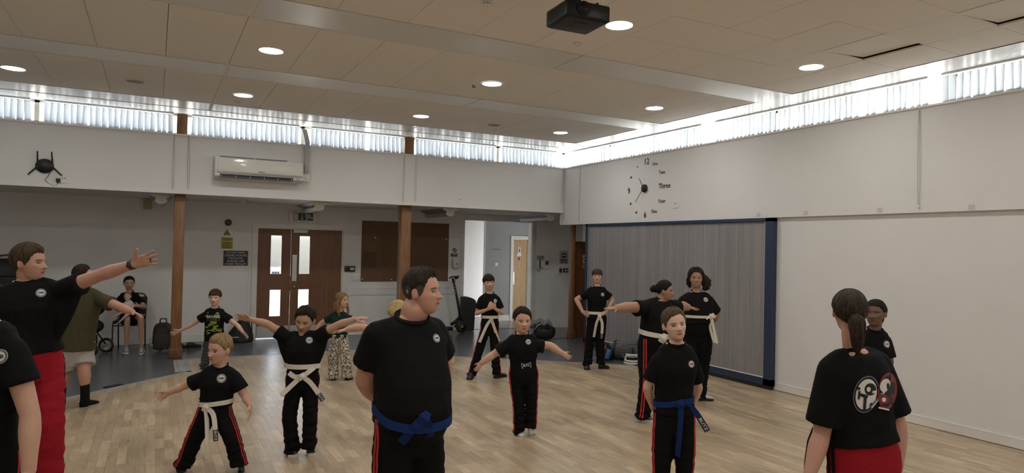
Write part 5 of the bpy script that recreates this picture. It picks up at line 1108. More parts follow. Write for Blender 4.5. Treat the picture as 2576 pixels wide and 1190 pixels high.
        me = remesh(sm, .0085 if D < 5 else .0095, 1); sb = bvh_of(me); shirt = link_mesh('t_shirt', me, shirt_m, t); out['sb'] = sb; out['shirt'] = shirt
        cmb = MB(); cmb.tube([ncen + (s_ax * math.cos(q) + nfw * math.sin(q)) * (nr * 1.21) for q in [2 * math.pi * k / 32 for k in range(33)]], .0062, 6, caps=False); cmb.build('collar', shirt_m, shirt)
    # ---- trousers / shorts
    if tro_m is not None and LG:
        tm = MB(); wo = max(.10, (hem if hem is not None else -.02) + .14) + (waist_off if waist_off > .2 else 0)
        rg = [(f, a, b, fo) for f, a, b, fo in TR if f < wo]; rg.append((wo, hwid * (.97 + belly * .10), W * (.285 + belly * .30) * dk, belly * W * .13)); torso(tm, rg, .011)
        ext = short if short is not None else None
        for sd, (H_, K_, A_) in LG.items():
            th_, kn, an = W * .230 * legr + .010 + trou_bag * .5, W * .178 * legr * flare + .009 + trou_bag, W * .162 * legr * flare + .010 + trou_bag
            if ext is not None:
                E_ = H_.lerp(K_, ext); limb(tm, [H_, H_.lerp(E_, .5), E_], [th_, th_ * 1.06, (th_ * 1.1, th_ * 1.12)], cap=(True, False)); continue
            bot = Vector((A_.x, A_.y, max(A_.z - .035, .03))) if not seat else A_; P_, V_ = spline([H_, H_.lerp(K_, .5), K_, K_.lerp(bot, .55), bot], [th_, th_ * .98, kn, an * 1.02, an * 1.06], 8)
            for i in range(len(P_)):
                f = i / (len(P_) - 1); am = .004 + .010 * max(0, f - .55) / .45
                V_[i] = V_[i] + np.array([am * math.sin(i * 2.3 + sd + rs.random()), am * math.sin(i * 1.7 + 2 * sd + rs.random())]); P_[i] = P_[i] + Lf * (am * .5 * math.sin(i * 1.4 + sd)) * (0 if i in (0, len(P_) - 1) else 1)
            limb(tm, P_, [tuple(v) for v in V_], cap=(True, False), linear=True, n=18)
        me = remesh(tm, .0095, 1); tb = bvh_of(me); out['tb'] = tb; tro = link_mesh('shorts' if ext is not None else 'trousers', me, tro_m, t); out['tro'] = tro
        if stripes:
            for sd in (1, -1):
                if sd not in LG or sd not in stripes['sides']: continue
                H_, K_, A_ = LG[sd]; ang = math.radians(stripes.get('ang', 90)); od = (Lf * sd * math.sin(ang) + F * math.cos(ang)).normalized(); fwv = od.cross(Z); sm = MB(); n_s = stripes.get('n', 2); gap = stripes.get('gap', .017); sw = stripes.get('w', .011)
                for q in range(n_s):
                    pts = []; nr_ = []
                    for i in range(27):
                        f = i / 26; c = H_.lerp(K_, f * 2) if f < .5 else K_.lerp(Vector((A_.x, A_.y, max(A_.z - .03, .035))), f * 2 - 1)
                        c = c + Z * .05 * (1 - f) ** 2 * 2; c2 = c + fwv * ((q - (n_s - 1) / 2) * gap); h = tb.ray_cast(c2 + od * .45, -od, .9)
                        if h[0] is not None: pts.append(h[0] + od * .0025); nr_.append(od)
                    if len(pts) > 3: ribbon(sm, pts, nr_, sw, .003)
                if sm.v: sm.build('side_stripe', stripes.get('m', M_STRIPE), tro)
    # ---- badge on the left breast
    if badge and shirt is not None:
        o = at(badge[0], badge[1], D); R = badge[2]; dr = (o - CAM).normalized(); uu = (RT - dr * RT.dot(dr)).normalized(); 
        h = sb.ray_cast(CAM, dr, 30)
        if h[0] is not None:
            nn = h[1] if h[1].dot(dr) < 0 else -h[1]; u = Z.cross(nn).normalized(); v = nn.cross(u)
            inf = lambda cx: ring2(.20 * R, .33 * R, 18); mv = lambda q, dx, dy=0: ([(p[0] + dx, p[1] + dy) for p in q[0]], q[1]); S8 = 2
            decal(t, 'badge', [M_LOGOW, M_LOGOK, M_LOGOR], [(2 if badge[3:] else 0, ring2(.93 * R, R)), (1, ring2(.74 * R, .93 * R)), (0, ring2(.80 * R, .84 * R)), (0, disc2(.72 * R, 30)), (1, mv(ring2(.12 * R, .26 * R, 18), -.25 * R)), (1, disc2(.27 * R, 18, (.25 * R, .02 * R))), (0, disc2(.08 * R, 12, (.28 * R, .05 * R)))], sb, h[0], u, v, -nn, .002, maxd=.08)
    # ---- feet
    if shoes:
        for sd, aj, tj in ((1, 'al', 'fl'), (-1, 'ar', 'fr')):
            if tj in j: 
                T_ = at_z(J[tj][0], J[tj][1], 0.0) if not shoes.get('free') else j[tj]; A_ = j[aj].copy()
                shoe(t, A_, T_, shoes.get('w', W * .26), shoes['kind'], shoes.get('name', 'shoe'), sd)
                if shoes['kind'][1] is None:
                    mb = MB(); tall_ = shoes.get('cuff', .08); an = W * .095 * legr + .004; kk = j['kl' if sd > 0 else 'kr']; top = A_ + (kk - A_).normalized() * tall_; limb(mb, [Vector((A_.x, A_.y, .035)), A_, top], [an * 1.05, an, an * 1.16], cap=(True, False)); mb.build('sock_cuff', shoes['kind'][0], t)
    if belt and shirt is not None: make_belt(out, belt, D)
    return out

def make_belt(o, b, D):
    """belt round the waist (on shirt and trousers), knot and hanging tails given as photo pixels"""
    t = o['t']; m = b['m']; Wd = b.get('w', .038); up = (o['spine'].normalized() + o['rgt'] * b.get('tilt', 0)).normalized(); f = b['f']; c = o['hip'] + o['spine'] * f; Fv = o['F']; ax = o['L']
    def hit(p, d):
        best = None
        for k in ('sb', 'tb'):
            if k in o:
                h = o[k].ray_cast(p, d, 1.2)
                if h[0] is not None and (best is None or (h[0] - p).length < (best - p).length): best = h[0]
        return best
    N = 48; rings = []; fsh = b.get('front', 0.0)
    for k in range(N + 1):
        q = 2 * math.pi * k / N; dr = (ax * math.cos(q) + Fv * math.sin(q)).normalized(); col = []; sag = Z_ = Vector((0, 0, -fsh * max(0, math.sin(q)))); cc = c + up * 0 + sag + o['rgt'].dot(dr) * o['rgt'] * 0 + Vector((0, 0, b.get('slant', 0) * dr.dot(o['rgt'])))
        for z in (-Wd / 2, Wd / 2):
            p = cc + up * z + dr * .7; h = hit(p, -dr); col.append((h if h is not None else cc + up * z + dr * .15))
        r0 = max((col[0] - cc).dot(dr), (col[1] - cc).dot(dr)); a, b_ = cc + up * (-Wd / 2) + dr * r0, cc + up * (Wd / 2) + dr * r0
        rings.append([a + dr * .001, b_ + dr * .001, b_ + dr * .007, a + dr * .007])
    mb = MB(); mb.loft(rings, smooth=False); belt = mb.build('belt', m, t)
    def pt(x, y, off):
        dr = ray(x, y).normalized(); h = None
        for k in ('sb', 'tb'):
            if k in o:
                r_ = o[k].ray_cast(CAM, dr, 40)
                if r_[0] is not None and (h is None or (r_[0] - CAM).length < (h - CAM).length): h = r_[0]
        return h, dr
    if b.get('knot'):
        kx, ky = b['knot']; h, dr = pt(kx, ky, 0); h = h if h is not None else at(kx, ky, D - .12); kc = h - dr * .016; u = o['rgt']; nn = -Vector((dr.x, dr.y, 0)).normalized(); v = Vector((0, 0, 1)); ks = b.get('ks', .028)
        mb = MB(); rot = Matrix((u, nn, v)).transposed()
        mb.ell(kc, ks, ks * .5, ks * .82, rot @ Matrix.Rotation(.5, 3, 'Y'), 12, 8); ribbon(mb, [kc - v * ks * .9 - u * ks * .7 + nn * .004, kc + nn * (ks * .55), kc + v * ks * .9 + u * ks * .6 + nn * .002], nn, Wd * .85, .006); mb.build('knot', m, belt)
        for i, tl in enumerate(b.get('tails', [])):
            pts = []; ds = []; last = (kc - CAM).length
            for x, y in tl['p']:
                h, dr = pt(x, y, 0); ds.append(((h - CAM).length - .014) if h is not None else None); pts.append((x, y))
            good = [d for d in ds if d is not None]; prev = last; W3 = []
            for (x, y), d in zip(pts, ds):
                d = prev if d is None else max(min(d, prev + .10), prev - .10); prev = d; W3.append(CAM + ray(x, y).normalized() * d)
            W3 = [kc] + W3; P_, _ = spline(W3, [1] * len(W3), 5); mb = MB(); nn2 = (nn - o['rgt'] * tl.get('twist', 0)).normalized(); ribbon(mb, P_, nn2, Wd, .005); to = mb.build('belt_tail', m, belt)
            if tl.get('label'):
                e1 = P_[-1]; e0 = P_[-3]; d_ = (e1 - e0).normalized(); ll = tl.get('ll', .075); s = d_.cross(nn2).normalized(); n3 = s.cross(d_); n3 = n3 if n3.dot(nn2) > 0 else -n3; ctr = e1 - d_ * (ll * .5) + n3 * .0045
                lab = MB(); hw_ = Wd * .5; lab.add([ctr + d_ * (a_ * ll / 2) + s * (c_ * hw_) for a_, c_ in ((-1, -1), (1, -1), (1, 1), (-1, 1))], [(0, 1, 2, 3)]); lab.m = 1
                tu = d_ if tl.get('dir', 1) > 0 else -d_; tv = n3.cross(tu); put_text(lab, 'BLITZ', ctr + n3 * .0012, tu, tv, Wd * .50, width=ll * .84); lab.build('belt_label', [M_LOGOK, M_LOGOW], belt)
# ================================================================ the class
ST_SHORT = dict()
BLK = (M_SHOEK, M_SOLEK)
def wristband(o, a, b, f, r, m_, name='watch', th=.008):
    """band round the arm between joints a (elbow) and b (wrist)"""
    A, B = o['j'][a], o['j'][b]; c = A.lerp(B, f); d = (B - A).normalized(); u = d.orthogonal().normalized(); v = d.cross(u); mb = MB(); rg = []
    for z, rr in ((-th, r), (-th, r + .003), (th, r + .003), (th, r)): rg.append([c + d * z + u * (rr * math.cos(q)) + v * (rr * math.sin(q)) for q in [2 * math.pi * k / 20 for k in range(20)]])
    mb.loft(rg, caps=False); fw = (CAM - c).normalized(); fw = (fw - d * fw.dot(d)).normalized(); e = c + fw * (r + .003)
    if name == 'watch': mb.tube([e - fw * .002, e + fw * .006], .014, 12)
    return mb.build(name, m_, o['t'])
STR = dict(sides=(1, -1), ang=82)
SIDE_SHORT = dict(line=((0, .33), (35, .31), (56, .19), (70, .02), (79, -.02), (88, .09), (104, .08), (114, -.04), (126, -.13), (150, -.23), (180, -.25)))

# boy in white socks, arms low and wide
p = person('small boy in black tee and white socks, arms held low and wide', 6.55,
    dict(nk=(1313, 844), sl=(1347, 862), sr=(1272, 864), el=(1383, 869, .02), wl=(1414, 889, .0), tl=(1438, 904, -.03), er=(1240, 893, .0), wr=(1211, 913, -.03), tr=(1197, 934, -.05),
         hl=(1331, 945), hr=(1303, 945), kl=(1337, 1008, -.02), al=(1336, 1066), fl=(1342, 1091, -.12), kr=(1304, 1012, -.02), ar=(1307, 1077), fr=(1314, 1100, -.12)),
    4, dict(c=(1314, 808), h=.245, yaw=14, pitch=-3, hair='dark', gaze=.35, style=dict(SIDE_SHORT, top=.085, front=.085, sweep=-.05, freq=12, rough=.016), seed=3, hand=.15), skin_='fair', shirt_m=M_TEE, tro_m=M_TRO, hem=.40, sleeve=.62,
    badge=(1329, 860, .027), stripes=dict(STR, ang=70), shoes=dict(kind=(M_SOCKW, None), name='sock', w=.078, cuff=.03), flare=.98, legr=.92, loose=.018, armr=1.08, hipw=1.08)
o = p; h = o['tb'].ray_cast(CAM, ray(1324, 919).normalized(), 20)
if h[0] is not None:
    dr = ray(1324, 919).normalized(); u = (RT + UP * .13).normalized(); vs, fs = text_mesh('BLITZ', .026, bold=True); k = .062 / (max(q[0] for q in vs) - min(q[0] for q in vs))
    rc = lambda a, b: [(-a, -b), (a, -b), (a, b), (-a, b)]
    fr_ = (rc(.046, .024) + rc(.042, .020), [(i, (i + 1) % 4, 4 + (i + 1) % 4, 4 + i) for i in range(4)])
    decal(o['t'], 'waistband_label', [M_LOGOW], [(0, fr_), (0, ([(q[0] * k, q[1]) for q in vs], fs))], o['tb'], h[0], u, dr.cross(u) * -1 if dr.cross(u).z < 0 else dr.cross(u), dr, .002)

# big teenager in the centre, hands behind the back, looking right
p = person('tall heavyset teenager with blue belt looking right, hands behind back', 3.45,
    dict(nk=(1030, 806, .0), sl=(1094, 824, .10), sr=(944, 836, -.06), el=(1112, 920, .24), wl=(1098, 985, .30), tl=(1060, 1000, .32), er=(922, 955, .02), wr=(966, 1012, .20), tr=(1010, 1018, .27),
         hl=(1076, 1085, .07), hr=(980, 1085, -.07), kl=(1076, 1290, .05), al=(1078, 1478, .05), fl=(1110, 1514, -.12), kr=(978, 1290, -.05), ar=(968, 1478, -.05), fr=(985, 1514, -.22)),
    25, dict(c=(1064, 735), h=.232, yaw=66, pitch=2, hair='dark', jaw=1.16, cheek=1.08, style=dict(line=((0, .34), (36, .32), (52, .22), (62, .08), (71, -.06), (82, -.10), (90, .0), (100, .02), (112, -.08), (126, -.18), (150, -.26), (180, -.27)), side=.010, top=.080, front=.115, back=.010, rough=.015, freq=9), fade=(.12, (.045, .030, .024)), lid=.6, seed=9), skin_='rosy', shirt_m=M_TEE, tro_m=M_TRO, hem=.10, sleeve=.62,
    badge=(1098, 851, .0225), belt=dict(m=M_BELTB, f=.225, w=.044, front=.065, slant=.0, knot=(1068, 1051), ks=.03, tails=[dict(p=[(1040, 1078), (1009, 1114)]), dict(p=[(1077, 1072), (1082, 1099)])]),
    stripes=dict(sides=(-1,), ang=74, gap=.022, w=.013), shoes=dict(kind=BLK, w=.10), chest=1.14, belly=.80, armr=1.55, legr=1.22, neckw=1.42, hipw=1.24, loose=.016, torso_d=1.12)

# boy with the blue belt, right foreground
p = person('boy with curly brown fringe and blue belt, hands behind back', 4.45,
    dict(nk=(1704, 869), sl=(1744, 897, .0), sr=(1651, 899, .0), el=(1757, 975, .10), wl=(1738, 1025, .18), tl=(1708, 1040, .21), er=(1628, 975, .03), wr=(1643, 1026, .15), tr=(1672, 1042, .20),
         hl=(1718, 1055), hr=(1672, 1055), kl=(1722, 1185), al=(1724, 1290), fl=(1735, 1320, -.15), kr=(1664, 1185), ar=(1660, 1290), fr=(1660, 1320, -.15)),
    6, dict(c=(1697, 818), h=.212, yaw=20, roll=9, pitch=2, hair='light', gaze=-.2, style=dict(SIDE_SHORT, top=.085, front=.095, side=.030, rough=.018, freq=8, sweep=.06), seed=5, hand=.15), skin_='pale', shirt_m=M_TEE, tro_m=M_TRO, hem=.08, sleeve=.72,
    badge=(1739, 916, .026, 1), belt=dict(m=M_BELTB, f=.235, w=.038, slant=.02, knot=(1711, 1016), ks=.027, tails=[dict(p=[(1713, 1040), (1709, 1095), (1704, 1148)], twist=.6), dict(p=[(1744, 1030), (1780, 1085)], label=1, ll=.10, dir=1)]),
    stripes=dict(sides=(-1, 1), ang=66, gap=.020, w=.011), shoes=dict(kind=BLK, w=.085), hipw=1.18, legr=1.12, loose=.016, chest=1.04, armr=1.02)

# small blond boy front left, wide stance
p = person('small sandy blond boy in wide stance with white belt, looking left', 5.32,
    dict(nk=(553, 927), sl=(593, 942), sr=(513, 942), el=(617, 998, .0), wl=(628, 1020, -.03), tl=(631, 1048, -.05), er=(458, 973, -.02), wr=(425, 987, -.05), tr=(399, 1004, -.08),
         hl=(558, 1042), hr=(522, 1042), kl=(583, 1100, -.03), al=(604, 1158), fl=(613, 1190, -.14), kr=(488, 1105, -.03), ar=(462, 1160), fr=(447, 1191, -.14)),
    -4, dict(c=(552, 881), h=.232, yaw=-48, pitch=-4, hair='blond', style=dict(line=((0, .29), (36, .28), (58, .19), (70, .06), (80, .0), (92, .05), (104, .03), (118, -.10), (150, -.20), (180, -.22)), side=.014, top=.085, front=.085, back=.02, rough=.014, freq=11), fade=(.06, (.13, .085, .05)), seed=4, hand=.13), skin_='fair', shirt_m=M_TEE, tro_m=M_TRO, hem=.20, sleeve=.64,
    hands=dict(r=dict(pn=(0, -.3, 1), th=(-.1, 1, .3), curl=14, spread=11, L=.135), l=dict(pn=(-1, 0, .2), th=(0, 0, 1), curl=16, L=.13)),
    badge=(557, 952, .034), belt=dict(m=M_BELTW, f=.26, w=.036, slant=.01, knot=(517, 1025), ks=.028, tails=[dict(p=[(520, 1055), (522, 1118)], twist=-.7), dict(p=[(537, 1045), (543, 1110)], label=1, ll=.085, dir=1)]),
    stripes=dict(sides=(1, -1), ang=50, gap=.020, w=.009), shoes=dict(kind=(mat('camo_shoe', (.06, .063, .066), .6, var=(25, .6)), M_SOLEK), w=.075), hipw=1.15, loose=.020, legr=1.12, flare=1.15, armr=1.05)

# boy with arms raised sideways
p = person('dark haired boy with white belt swinging both arms out, head bowed', 5.78,
    dict(nk=(760, 848), sl=(800, 842), sr=(720, 845), el=(851, 817, -.01), wl=(894, 803, -.02), tl=(921, 799, -.03), er=(675, 816, -.02), wr=(631, 804, -.03), tr=(597, 796, -.04),
         hl=(779, 957), hr=(744, 957), kl=(780, 1045, -.02), al=(777, 1118), fl=(790, 1144, -.14), kr=(729, 1048, -.02), ar=(737, 1128), fr=(737, 1152, -.15)),
    -4, dict(c=(767, 806), h=.225, yaw=-22, pitch=-20, roll=-8, hair='dark', lid=.6, style=dict(SIDE_SHORT, top=.085, front=.075, side=.035, sweep=.05), seed=6, hand=.15), skin_='olive', shirt_m=M_TEE, tro_m=M_TRO, hem=.20, sleeve=.56,
    hands=dict(r=dict(pn=(0, -.4, 1), th=(0, 1, 0), curl=8, L=.15), l=dict(pn=(0, -1, -.3), th=(0, .3, 1), curl=12, L=.15)),
    badge=(778, 856, .029), belt=dict(m=M_BELTW, f=.33, w=.040, knot=(760, 947), ks=.030, tails=[dict(p=[(742, 962), (706, 996)]), dict(p=[(783, 965), (813, 1008)], label=1, ll=.07, dir=1), dict(p=[(742, 948), (727, 938)]), dict(p=[(776, 936), (791, 924)])]),
    stripes=dict(sides=(1, -1), ang=96, gap=.018, w=.009), shoes=dict(kind=(M_SHOEK, M_SOLEW), w=.085), hipw=1.10, loose=.020, flare=1.2, legr=.88, drape=1)

# boy in the graphic tee
p = person('small boy in graphic tee and grey joggers, hands spread low, by the post', 9.68,
    dict(nk=(540, 778), sl=(562, 788), sr=(516, 789), el=(598, 819, .0), wl=(611, 836, -.02), tl=(628, 853, -.04), er=(487, 814), wr=(453, 832, -.02), tr=(427, 843, -.04),
         hl=(549, 846), hr=(529, 846), kl=(550, 886), al=(551, 915), fl=(556, 930, -.1), kr=(520, 886), ar=(514, 916), fr=(511, 931, -.1)),
    -6, dict(c=(541, 750), h=.232, yaw=-14, hair='brown', style=dict(SIDE_SHORT, line=((0, .16), (40, .16), (58, .12), (70, .02), (79, -.02), (88, .08), (104, .07), (114, -.05), (126, -.14), (150, -.24), (180, -.25)), top=.08, front=.07), seed=8, hand=.14), skin_='pale', shirt_m=M_TEE, tro_m=M_GREYTRO, hem=-.16, sleeve=.50, voxel=.006,
    hands=dict(r=dict(pn=(0, -.3, 1), th=(0, 1, .2), curl=8), l=dict(pn=(-.6, -.4, 1), th=(1, .6, .2), curl=8, spread=13)), shoes=dict(kind=BLK, w=.07), loose=.022)
dr = ray(537, 812).normalized(); h = p['sb'].ray_cast(CAM, dr, 30)
if h[0] is not None:
    rg_ = random.Random(21); S = []; mm = [mat('print_lime', (.20, .27, .02), .7), mat('print_olive', (.075, .095, .015), .7), M_LOGOW]
    for k in range(46):
        cx_, cy_ = rg_.uniform(-.105, .105), rg_.uniform(-.17, .165); 
        if .03 < cy_ < .10 and rg_.random() < .8: continue
        a, b = rg_.uniform(.010, .032), rg_.uniform(.006, .016); q = rg_.uniform(-.6, .6); S.append((rg_.choice((0, 0, 1)), [(x + rg_.uniform(-.004, .004), y + rg_.uniform(-.003, .003)) for x, y in disc2(a, 9, (cx_, cy_), b, q)]))
    S += [(0, [(-.05, -.02), (.04, -.02), (.05, .02), (-.045, .025)]), (0, [(-.01, -.10), (.05, -.10), (.03, -.04), (.0, -.05)])]
    for s, y, mi, sz in (('SAVAGE', .085, 2, .040), ('JUNGLE', .045, 1, .040)):
        vs, fs = text_mesh(s, sz, bold=True); k = .19 / (max(q[0] for q in vs) - min(q[0] for q in vs)); S.append((mi, ([(q[0] * k, q[1] + y) for q in vs], fs)))
    decal(p['t'], 'shirt_print', mm, S, p['sb'], h[0], RT, UP, dr, .002)

# girl in leopard print trousers
p = person('girl with long golden brown hair in leopard print trousers', 9.0,
    dict(nk=(852, 787), sl=(874, 795), sr=(830, 795), el=(899, 803, -.02), wl=(911, 811, -.04), tl=(921, 818, -.08), er=(807, 813, .03), wr=(797, 830, .02), tr=(790, 845, .0),
         hl=(863, 848), hr=(843, 848), kl=(869, 897), al=(873, 943), fl=(886, 954, -.1), kr=(838, 898), ar=(838, 945), fr=(838, 959, -.12)),
    6, dict(c=(861, 756), h=.210, yaw=52, hair='strawb', style=dict(line=((0, .30), (30, .24), (50, .10), (65, -.10), (80, -.25), (100, -.35), (180, -.42)), top=.05, side=.045, back=.05, front=.02, rough=.012, freq=25), seed=2, hand=.15,
        tails=[('long_hair', [(-.30, -.05, .1), (-.34, -.10, -.3), (-.30, -.06, -.7), (-.28, .05, -1.0)], [.10, .14, .10, .03]), ('long_hair', [(.26, .10, .1), (.34, .10, -.25), (.30, .26, -.65), (.24, .28, -.95)], [.06, .09, .07, .02]), ('long_hair', [(0, -.34, .1), (-.05, -.42, -.35), (-.04, -.40, -.8), (-.05, -.36, -1.05)], [.16, .20, .14, .04])]),
    skin_='fair', shirt_m=M_DKGREEN, tro_m=M_LEO, hem=-.02, sleeve=.50, voxel=.006, shoes=dict(kind=BLK, w=.07), flare=1.38, trou_bag=.006, legr=1.0, loose=.010, hipw=1.05)

# blond child mostly hidden by the teenager
p = person('pale blond child half hidden behind the tall teenager, arms out', 6.3,
    dict(nk=(1000, 818), sl=(1040, 832), sr=(960, 832), el=(1094, 862, .0), wl=(1126, 887, -.02), tl=(1147, 916, -.05), er=(908, 823, -.02), wr=(872, 829, -.03), tr=(830, 837, -.04),
         hl=(1018, 935), hr=(984, 935), kl=(1022, 1015), al=(1024, 1085), fl=(1030, 1112, -.12), kr=(980, 1015), ar=(977, 1085), fr=(975, 1112, -.12)),
    0, dict(c=(1001, 790), h=.225, yaw=-30, pitch=-32, hair='fairblond', style=dict(SIDE_SHORT, line=((0, .14), (50, .12), (65, -.02), (80, -.12), (100, -.14), (118, -.2), (180, -.27)), top=.08, front=.07, side=.055, back=.06), seed=12, hand=.15), skin_='fair', shirt_m=M_TEE, tro_m=M_TRO, sleeve=.42,
    hands=dict(r=dict(pn=(0, -1, .2), th=(0, .2, 1), curl=8, L=.155), l=dict(pn=(-.5, -.5, -.6), th=(-.6, -.3, .7), curl=18, L=.15, spread=7)), shoes=dict(kind=BLK, w=.08), loose=.016)

# boy with clasped hands at the doorway
p = person('boy with dark fringe and white belt clasping hands near the doorway', 9.35,
    dict(nk=(1232, 741), sl=(1253, 750), sr=(1209, 750), el=(1263, 788, -.02), wl=(1246, 777, -.17), tl=(1235, 766, -.20), er=(1199, 789, -.02), wr=(1227, 778, -.18), tr=(1241, 770, -.21),
         hl=(1243, 826), hr=(1221, 826), kl=(1245, 888), al=(1250, 935), fl=(1274, 948, -.05), kr=(1204, 886), ar=(1187, 940), fr=(1179, 957, -.1)),
    3, dict(c=(1229.5, 712), h=.214, yaw=12, roll=4, hair='dark', style=dict(line=((0, .12), (40, .14), (58, .10), (70, .0), (79, -.02), (88, .08), (104, .07), (114, -.05), (126, -.14), (150, -.24), (180, -.25)), top=.09, front=.075, side=.045, rough=.02), seed=14), skin_='fair', shirt_m=M_TEE, tro_m=M_TRO, hem=.1, sleeve=.66, voxel=.006,
    hands=dict(r=dict(pn=(.3, .2, -1), th=(0, 1, .2), curl=22, L=.15), l=dict(pn=(-.3, .2, -.6), th=(0, 1, .2), curl=26, L=.15)),
    badge=(1246, 757, .027), belt=dict(m=M_BELTW, f=.33, w=.040, knot=(1236, 803), ks=.030, tails=[dict(p=[(1224, 820), (1206, 861)]), dict(p=[(1242, 820), (1255, 858)])]),
    stripes=dict(sides=(1, -1), ang=80, gap=.022, w=.011), shoes=dict(kind=BLK, w=.085), hipw=1.1, flare=1.2, loose=.018)

# boy with hands on hips
p = person('boy with brown fringe and white belt standing with hands on hips', 10.24,
    dict(nk=(1502, 722), sl=(1525, 734), sr=(1476, 734), el=(1541, 754, .04), wl=(1526, 784, -.03), tl=(1516, 797, -.10), er=(1450, 753, .04), wr=(1466, 785, -.03), tr=(1483, 799, -.12),
         hl=(1512, 812), hr=(1490, 812), kl=(1509, 858), al=(1512, 909), fl=(1532, 928, -.04), kr=(1483, 860), ar=(1478, 912), fr=(1476, 932, -.12)),
    2, dict(c=(1502, 696), h=.215, yaw=2, pitch=2, hair='brown', style=dict(line=((0, .12), (40, .13), (58, .10), (70, .0), (79, -.02), (88, .08), (104, .07), (114, -.05), (126, -.14), (150, -.24), (180, -.25)), top=.075, front=.065, side=.035), seed=15), skin_='fair', shirt_m=M_TEE, tro_m=M_TRO, hem=.1, sleeve=.55, voxel=.006,
    hands=dict(r=dict(pn=(1, 0, -.3), th=(0, 1, -.6), curl=10, L=.15), l=dict(pn=(-1, 0, -.3), th=(0, 1, -.6), curl=10, L=.15)),
    badge=(1516, 741, .028), belt=dict(m=M_BELTW, f=.27, w=.042, knot=(1508, 796), ks=.030, tails=[dict(p=[(1500, 815), (1494, 848)], twist=-.6), dict(p=[(1515, 815), (1513, 852)], label=1, ll=.08, dir=1)]),
    stripes=dict(sides=(-1, 1), ang=88, gap=.022, w=.009), shoes=dict(kind=BLK, w=.088), hipw=1.08, flare=1.15, loose=.016)

# woman with outstretched arms
p = person('black haired woman in profile with arms outstretched and white belt', 7.2,
    dict(nk=(1659, 758), sl=(1690, 765, .10), sr=(1622, 766, -.09), el=(1714, 770, .22), wl=(1731, 773, .30), tl=(1751, 776, .36), er=(1583, 773, -.22), wr=(1550, 776, -.34), tr=(1516, 776, -.44),
         hl=(1662, 870, .06), hr=(1631, 870, -.06), kl=(1664, 955, .06), al=(1664, 1032, .05), fl=(1690, 1052, 0), kr=(1627, 956, -.06), ar=(1618, 1040, -.04), fr=(1641, 1061, -.1)),
    40, dict(c=(1674, 732), h=.212, yaw=78, pitch=-4, hair='black', style=dict(line=((0, .30), (40, .26), (58, .16), (70, .06), (80, .0), (92, .04), (104, .0), (120, -.10), (150, -.18), (180, -.22)), top=.06, side=.035, back=.05, front=.03, rough=.012), seed=16,
        tails=[('hair_bun', [(0, -.36, .05), (0, -.52, .04), (0, -.62, -.02), (0, -.60, -.14)], [.12, .19, .17, .06])]), skin_='brown', shirt_m=M_TEE, tro_m=M_TRO, hem=.22, sleeve=.62,
    hands=dict(r=dict(pn=(0, -1, -.2), th=(.2, .1, 1), curl=4, L=.17, spread=8), l=dict(pn=(0, -1, 0), th=(0, 0, 1), curl=6, L=.165)),
    belt=dict(m=M_BELTW, f=.27, w=.050, slant=-.03, knot=(1667, 850), ks=.045, tails=[dict(p=[(1674, 846), (1681, 850)]), dict(p=[(1668, 856), (1672, 862)])]), stripes=dict(sides=(-1,), ang=52, gap=.026, w=.014), shoes=dict(kind=(M_SHOEG, M_SOLEW), w=.088), chest=1.12, belly=.28, armr=1.18, legr=1.05, hipw=1.18, loose=.016)
wristband(p, 'er', 'wr', .92, .027, mat('gold_bracelet', (.45, .30, .10), .3, metal=.8), 'bracelet', .006)

# curly haired woman
p = person('smiling woman with big dark curly hair and white belt by the partition', 8.24,
    dict(nk=(1752, 737), sl=(1786, 753), sr=(1717, 753), el=(1801, 791, .06), wl=(1786, 815, .17), tl=(1768, 820, .21), er=(1703, 791, .06), wr=(1720, 815, .17), tr=(1738, 820, .21),
         hl=(1771, 838), hr=(1739, 838), kl=(1770, 912), al=(1761, 990), fl=(1795, 1009, -.05), kr=(1736, 912), ar=(1733, 987), fr=(1722, 1008, -.12)),
    8, dict(c=(1751, 701), h=.232, yaw=6, hair='dark', curlw=.28, teeth=1, smile=1, open=.010, mouthw=1.15, style=dict(line=((0, .34), (30, .32), (50, .20), (65, .02), (80, -.15), (100, -.25), (180, -.35)), top=.11, side=.07, back=.14, front=.05, rough=.035, curl=1), seed=17,
        tails=[('long_hair', [(.36, -.06, .15), (.50, -.05, -.12), (.52, .0, -.40), (.36, .06, -.58)], [.14, .22, .20, .06]), ('long_hair', [(-.32, -.10, .1), (-.36, -.16, -.25), (-.26, -.16, -.5)], [.10, .13, .04])]), skin_='brown', shirt_m=M_TEE, tro_m=M_TRO, hem=.25, sleeve=.80, voxel=.0055,
    badge=(1775.5, 754, .030), belt=dict(m=M_BELTW, f=.41, w=.032, knot=(1790, 796), ks=.040, tails=[dict(p=[(1794, 820), (1804, 864)]), dict(p=[(1786, 822), (1797, 862)], twist=.5), dict(p=[(1782, 798), (1776, 802)])]), shoes=dict(kind=(M_SHOEW, M_SOLEK), w=.09), chest=1.16, belly=.34, armr=1.25, legr=1.12, hipw=1.16, loose=.018)

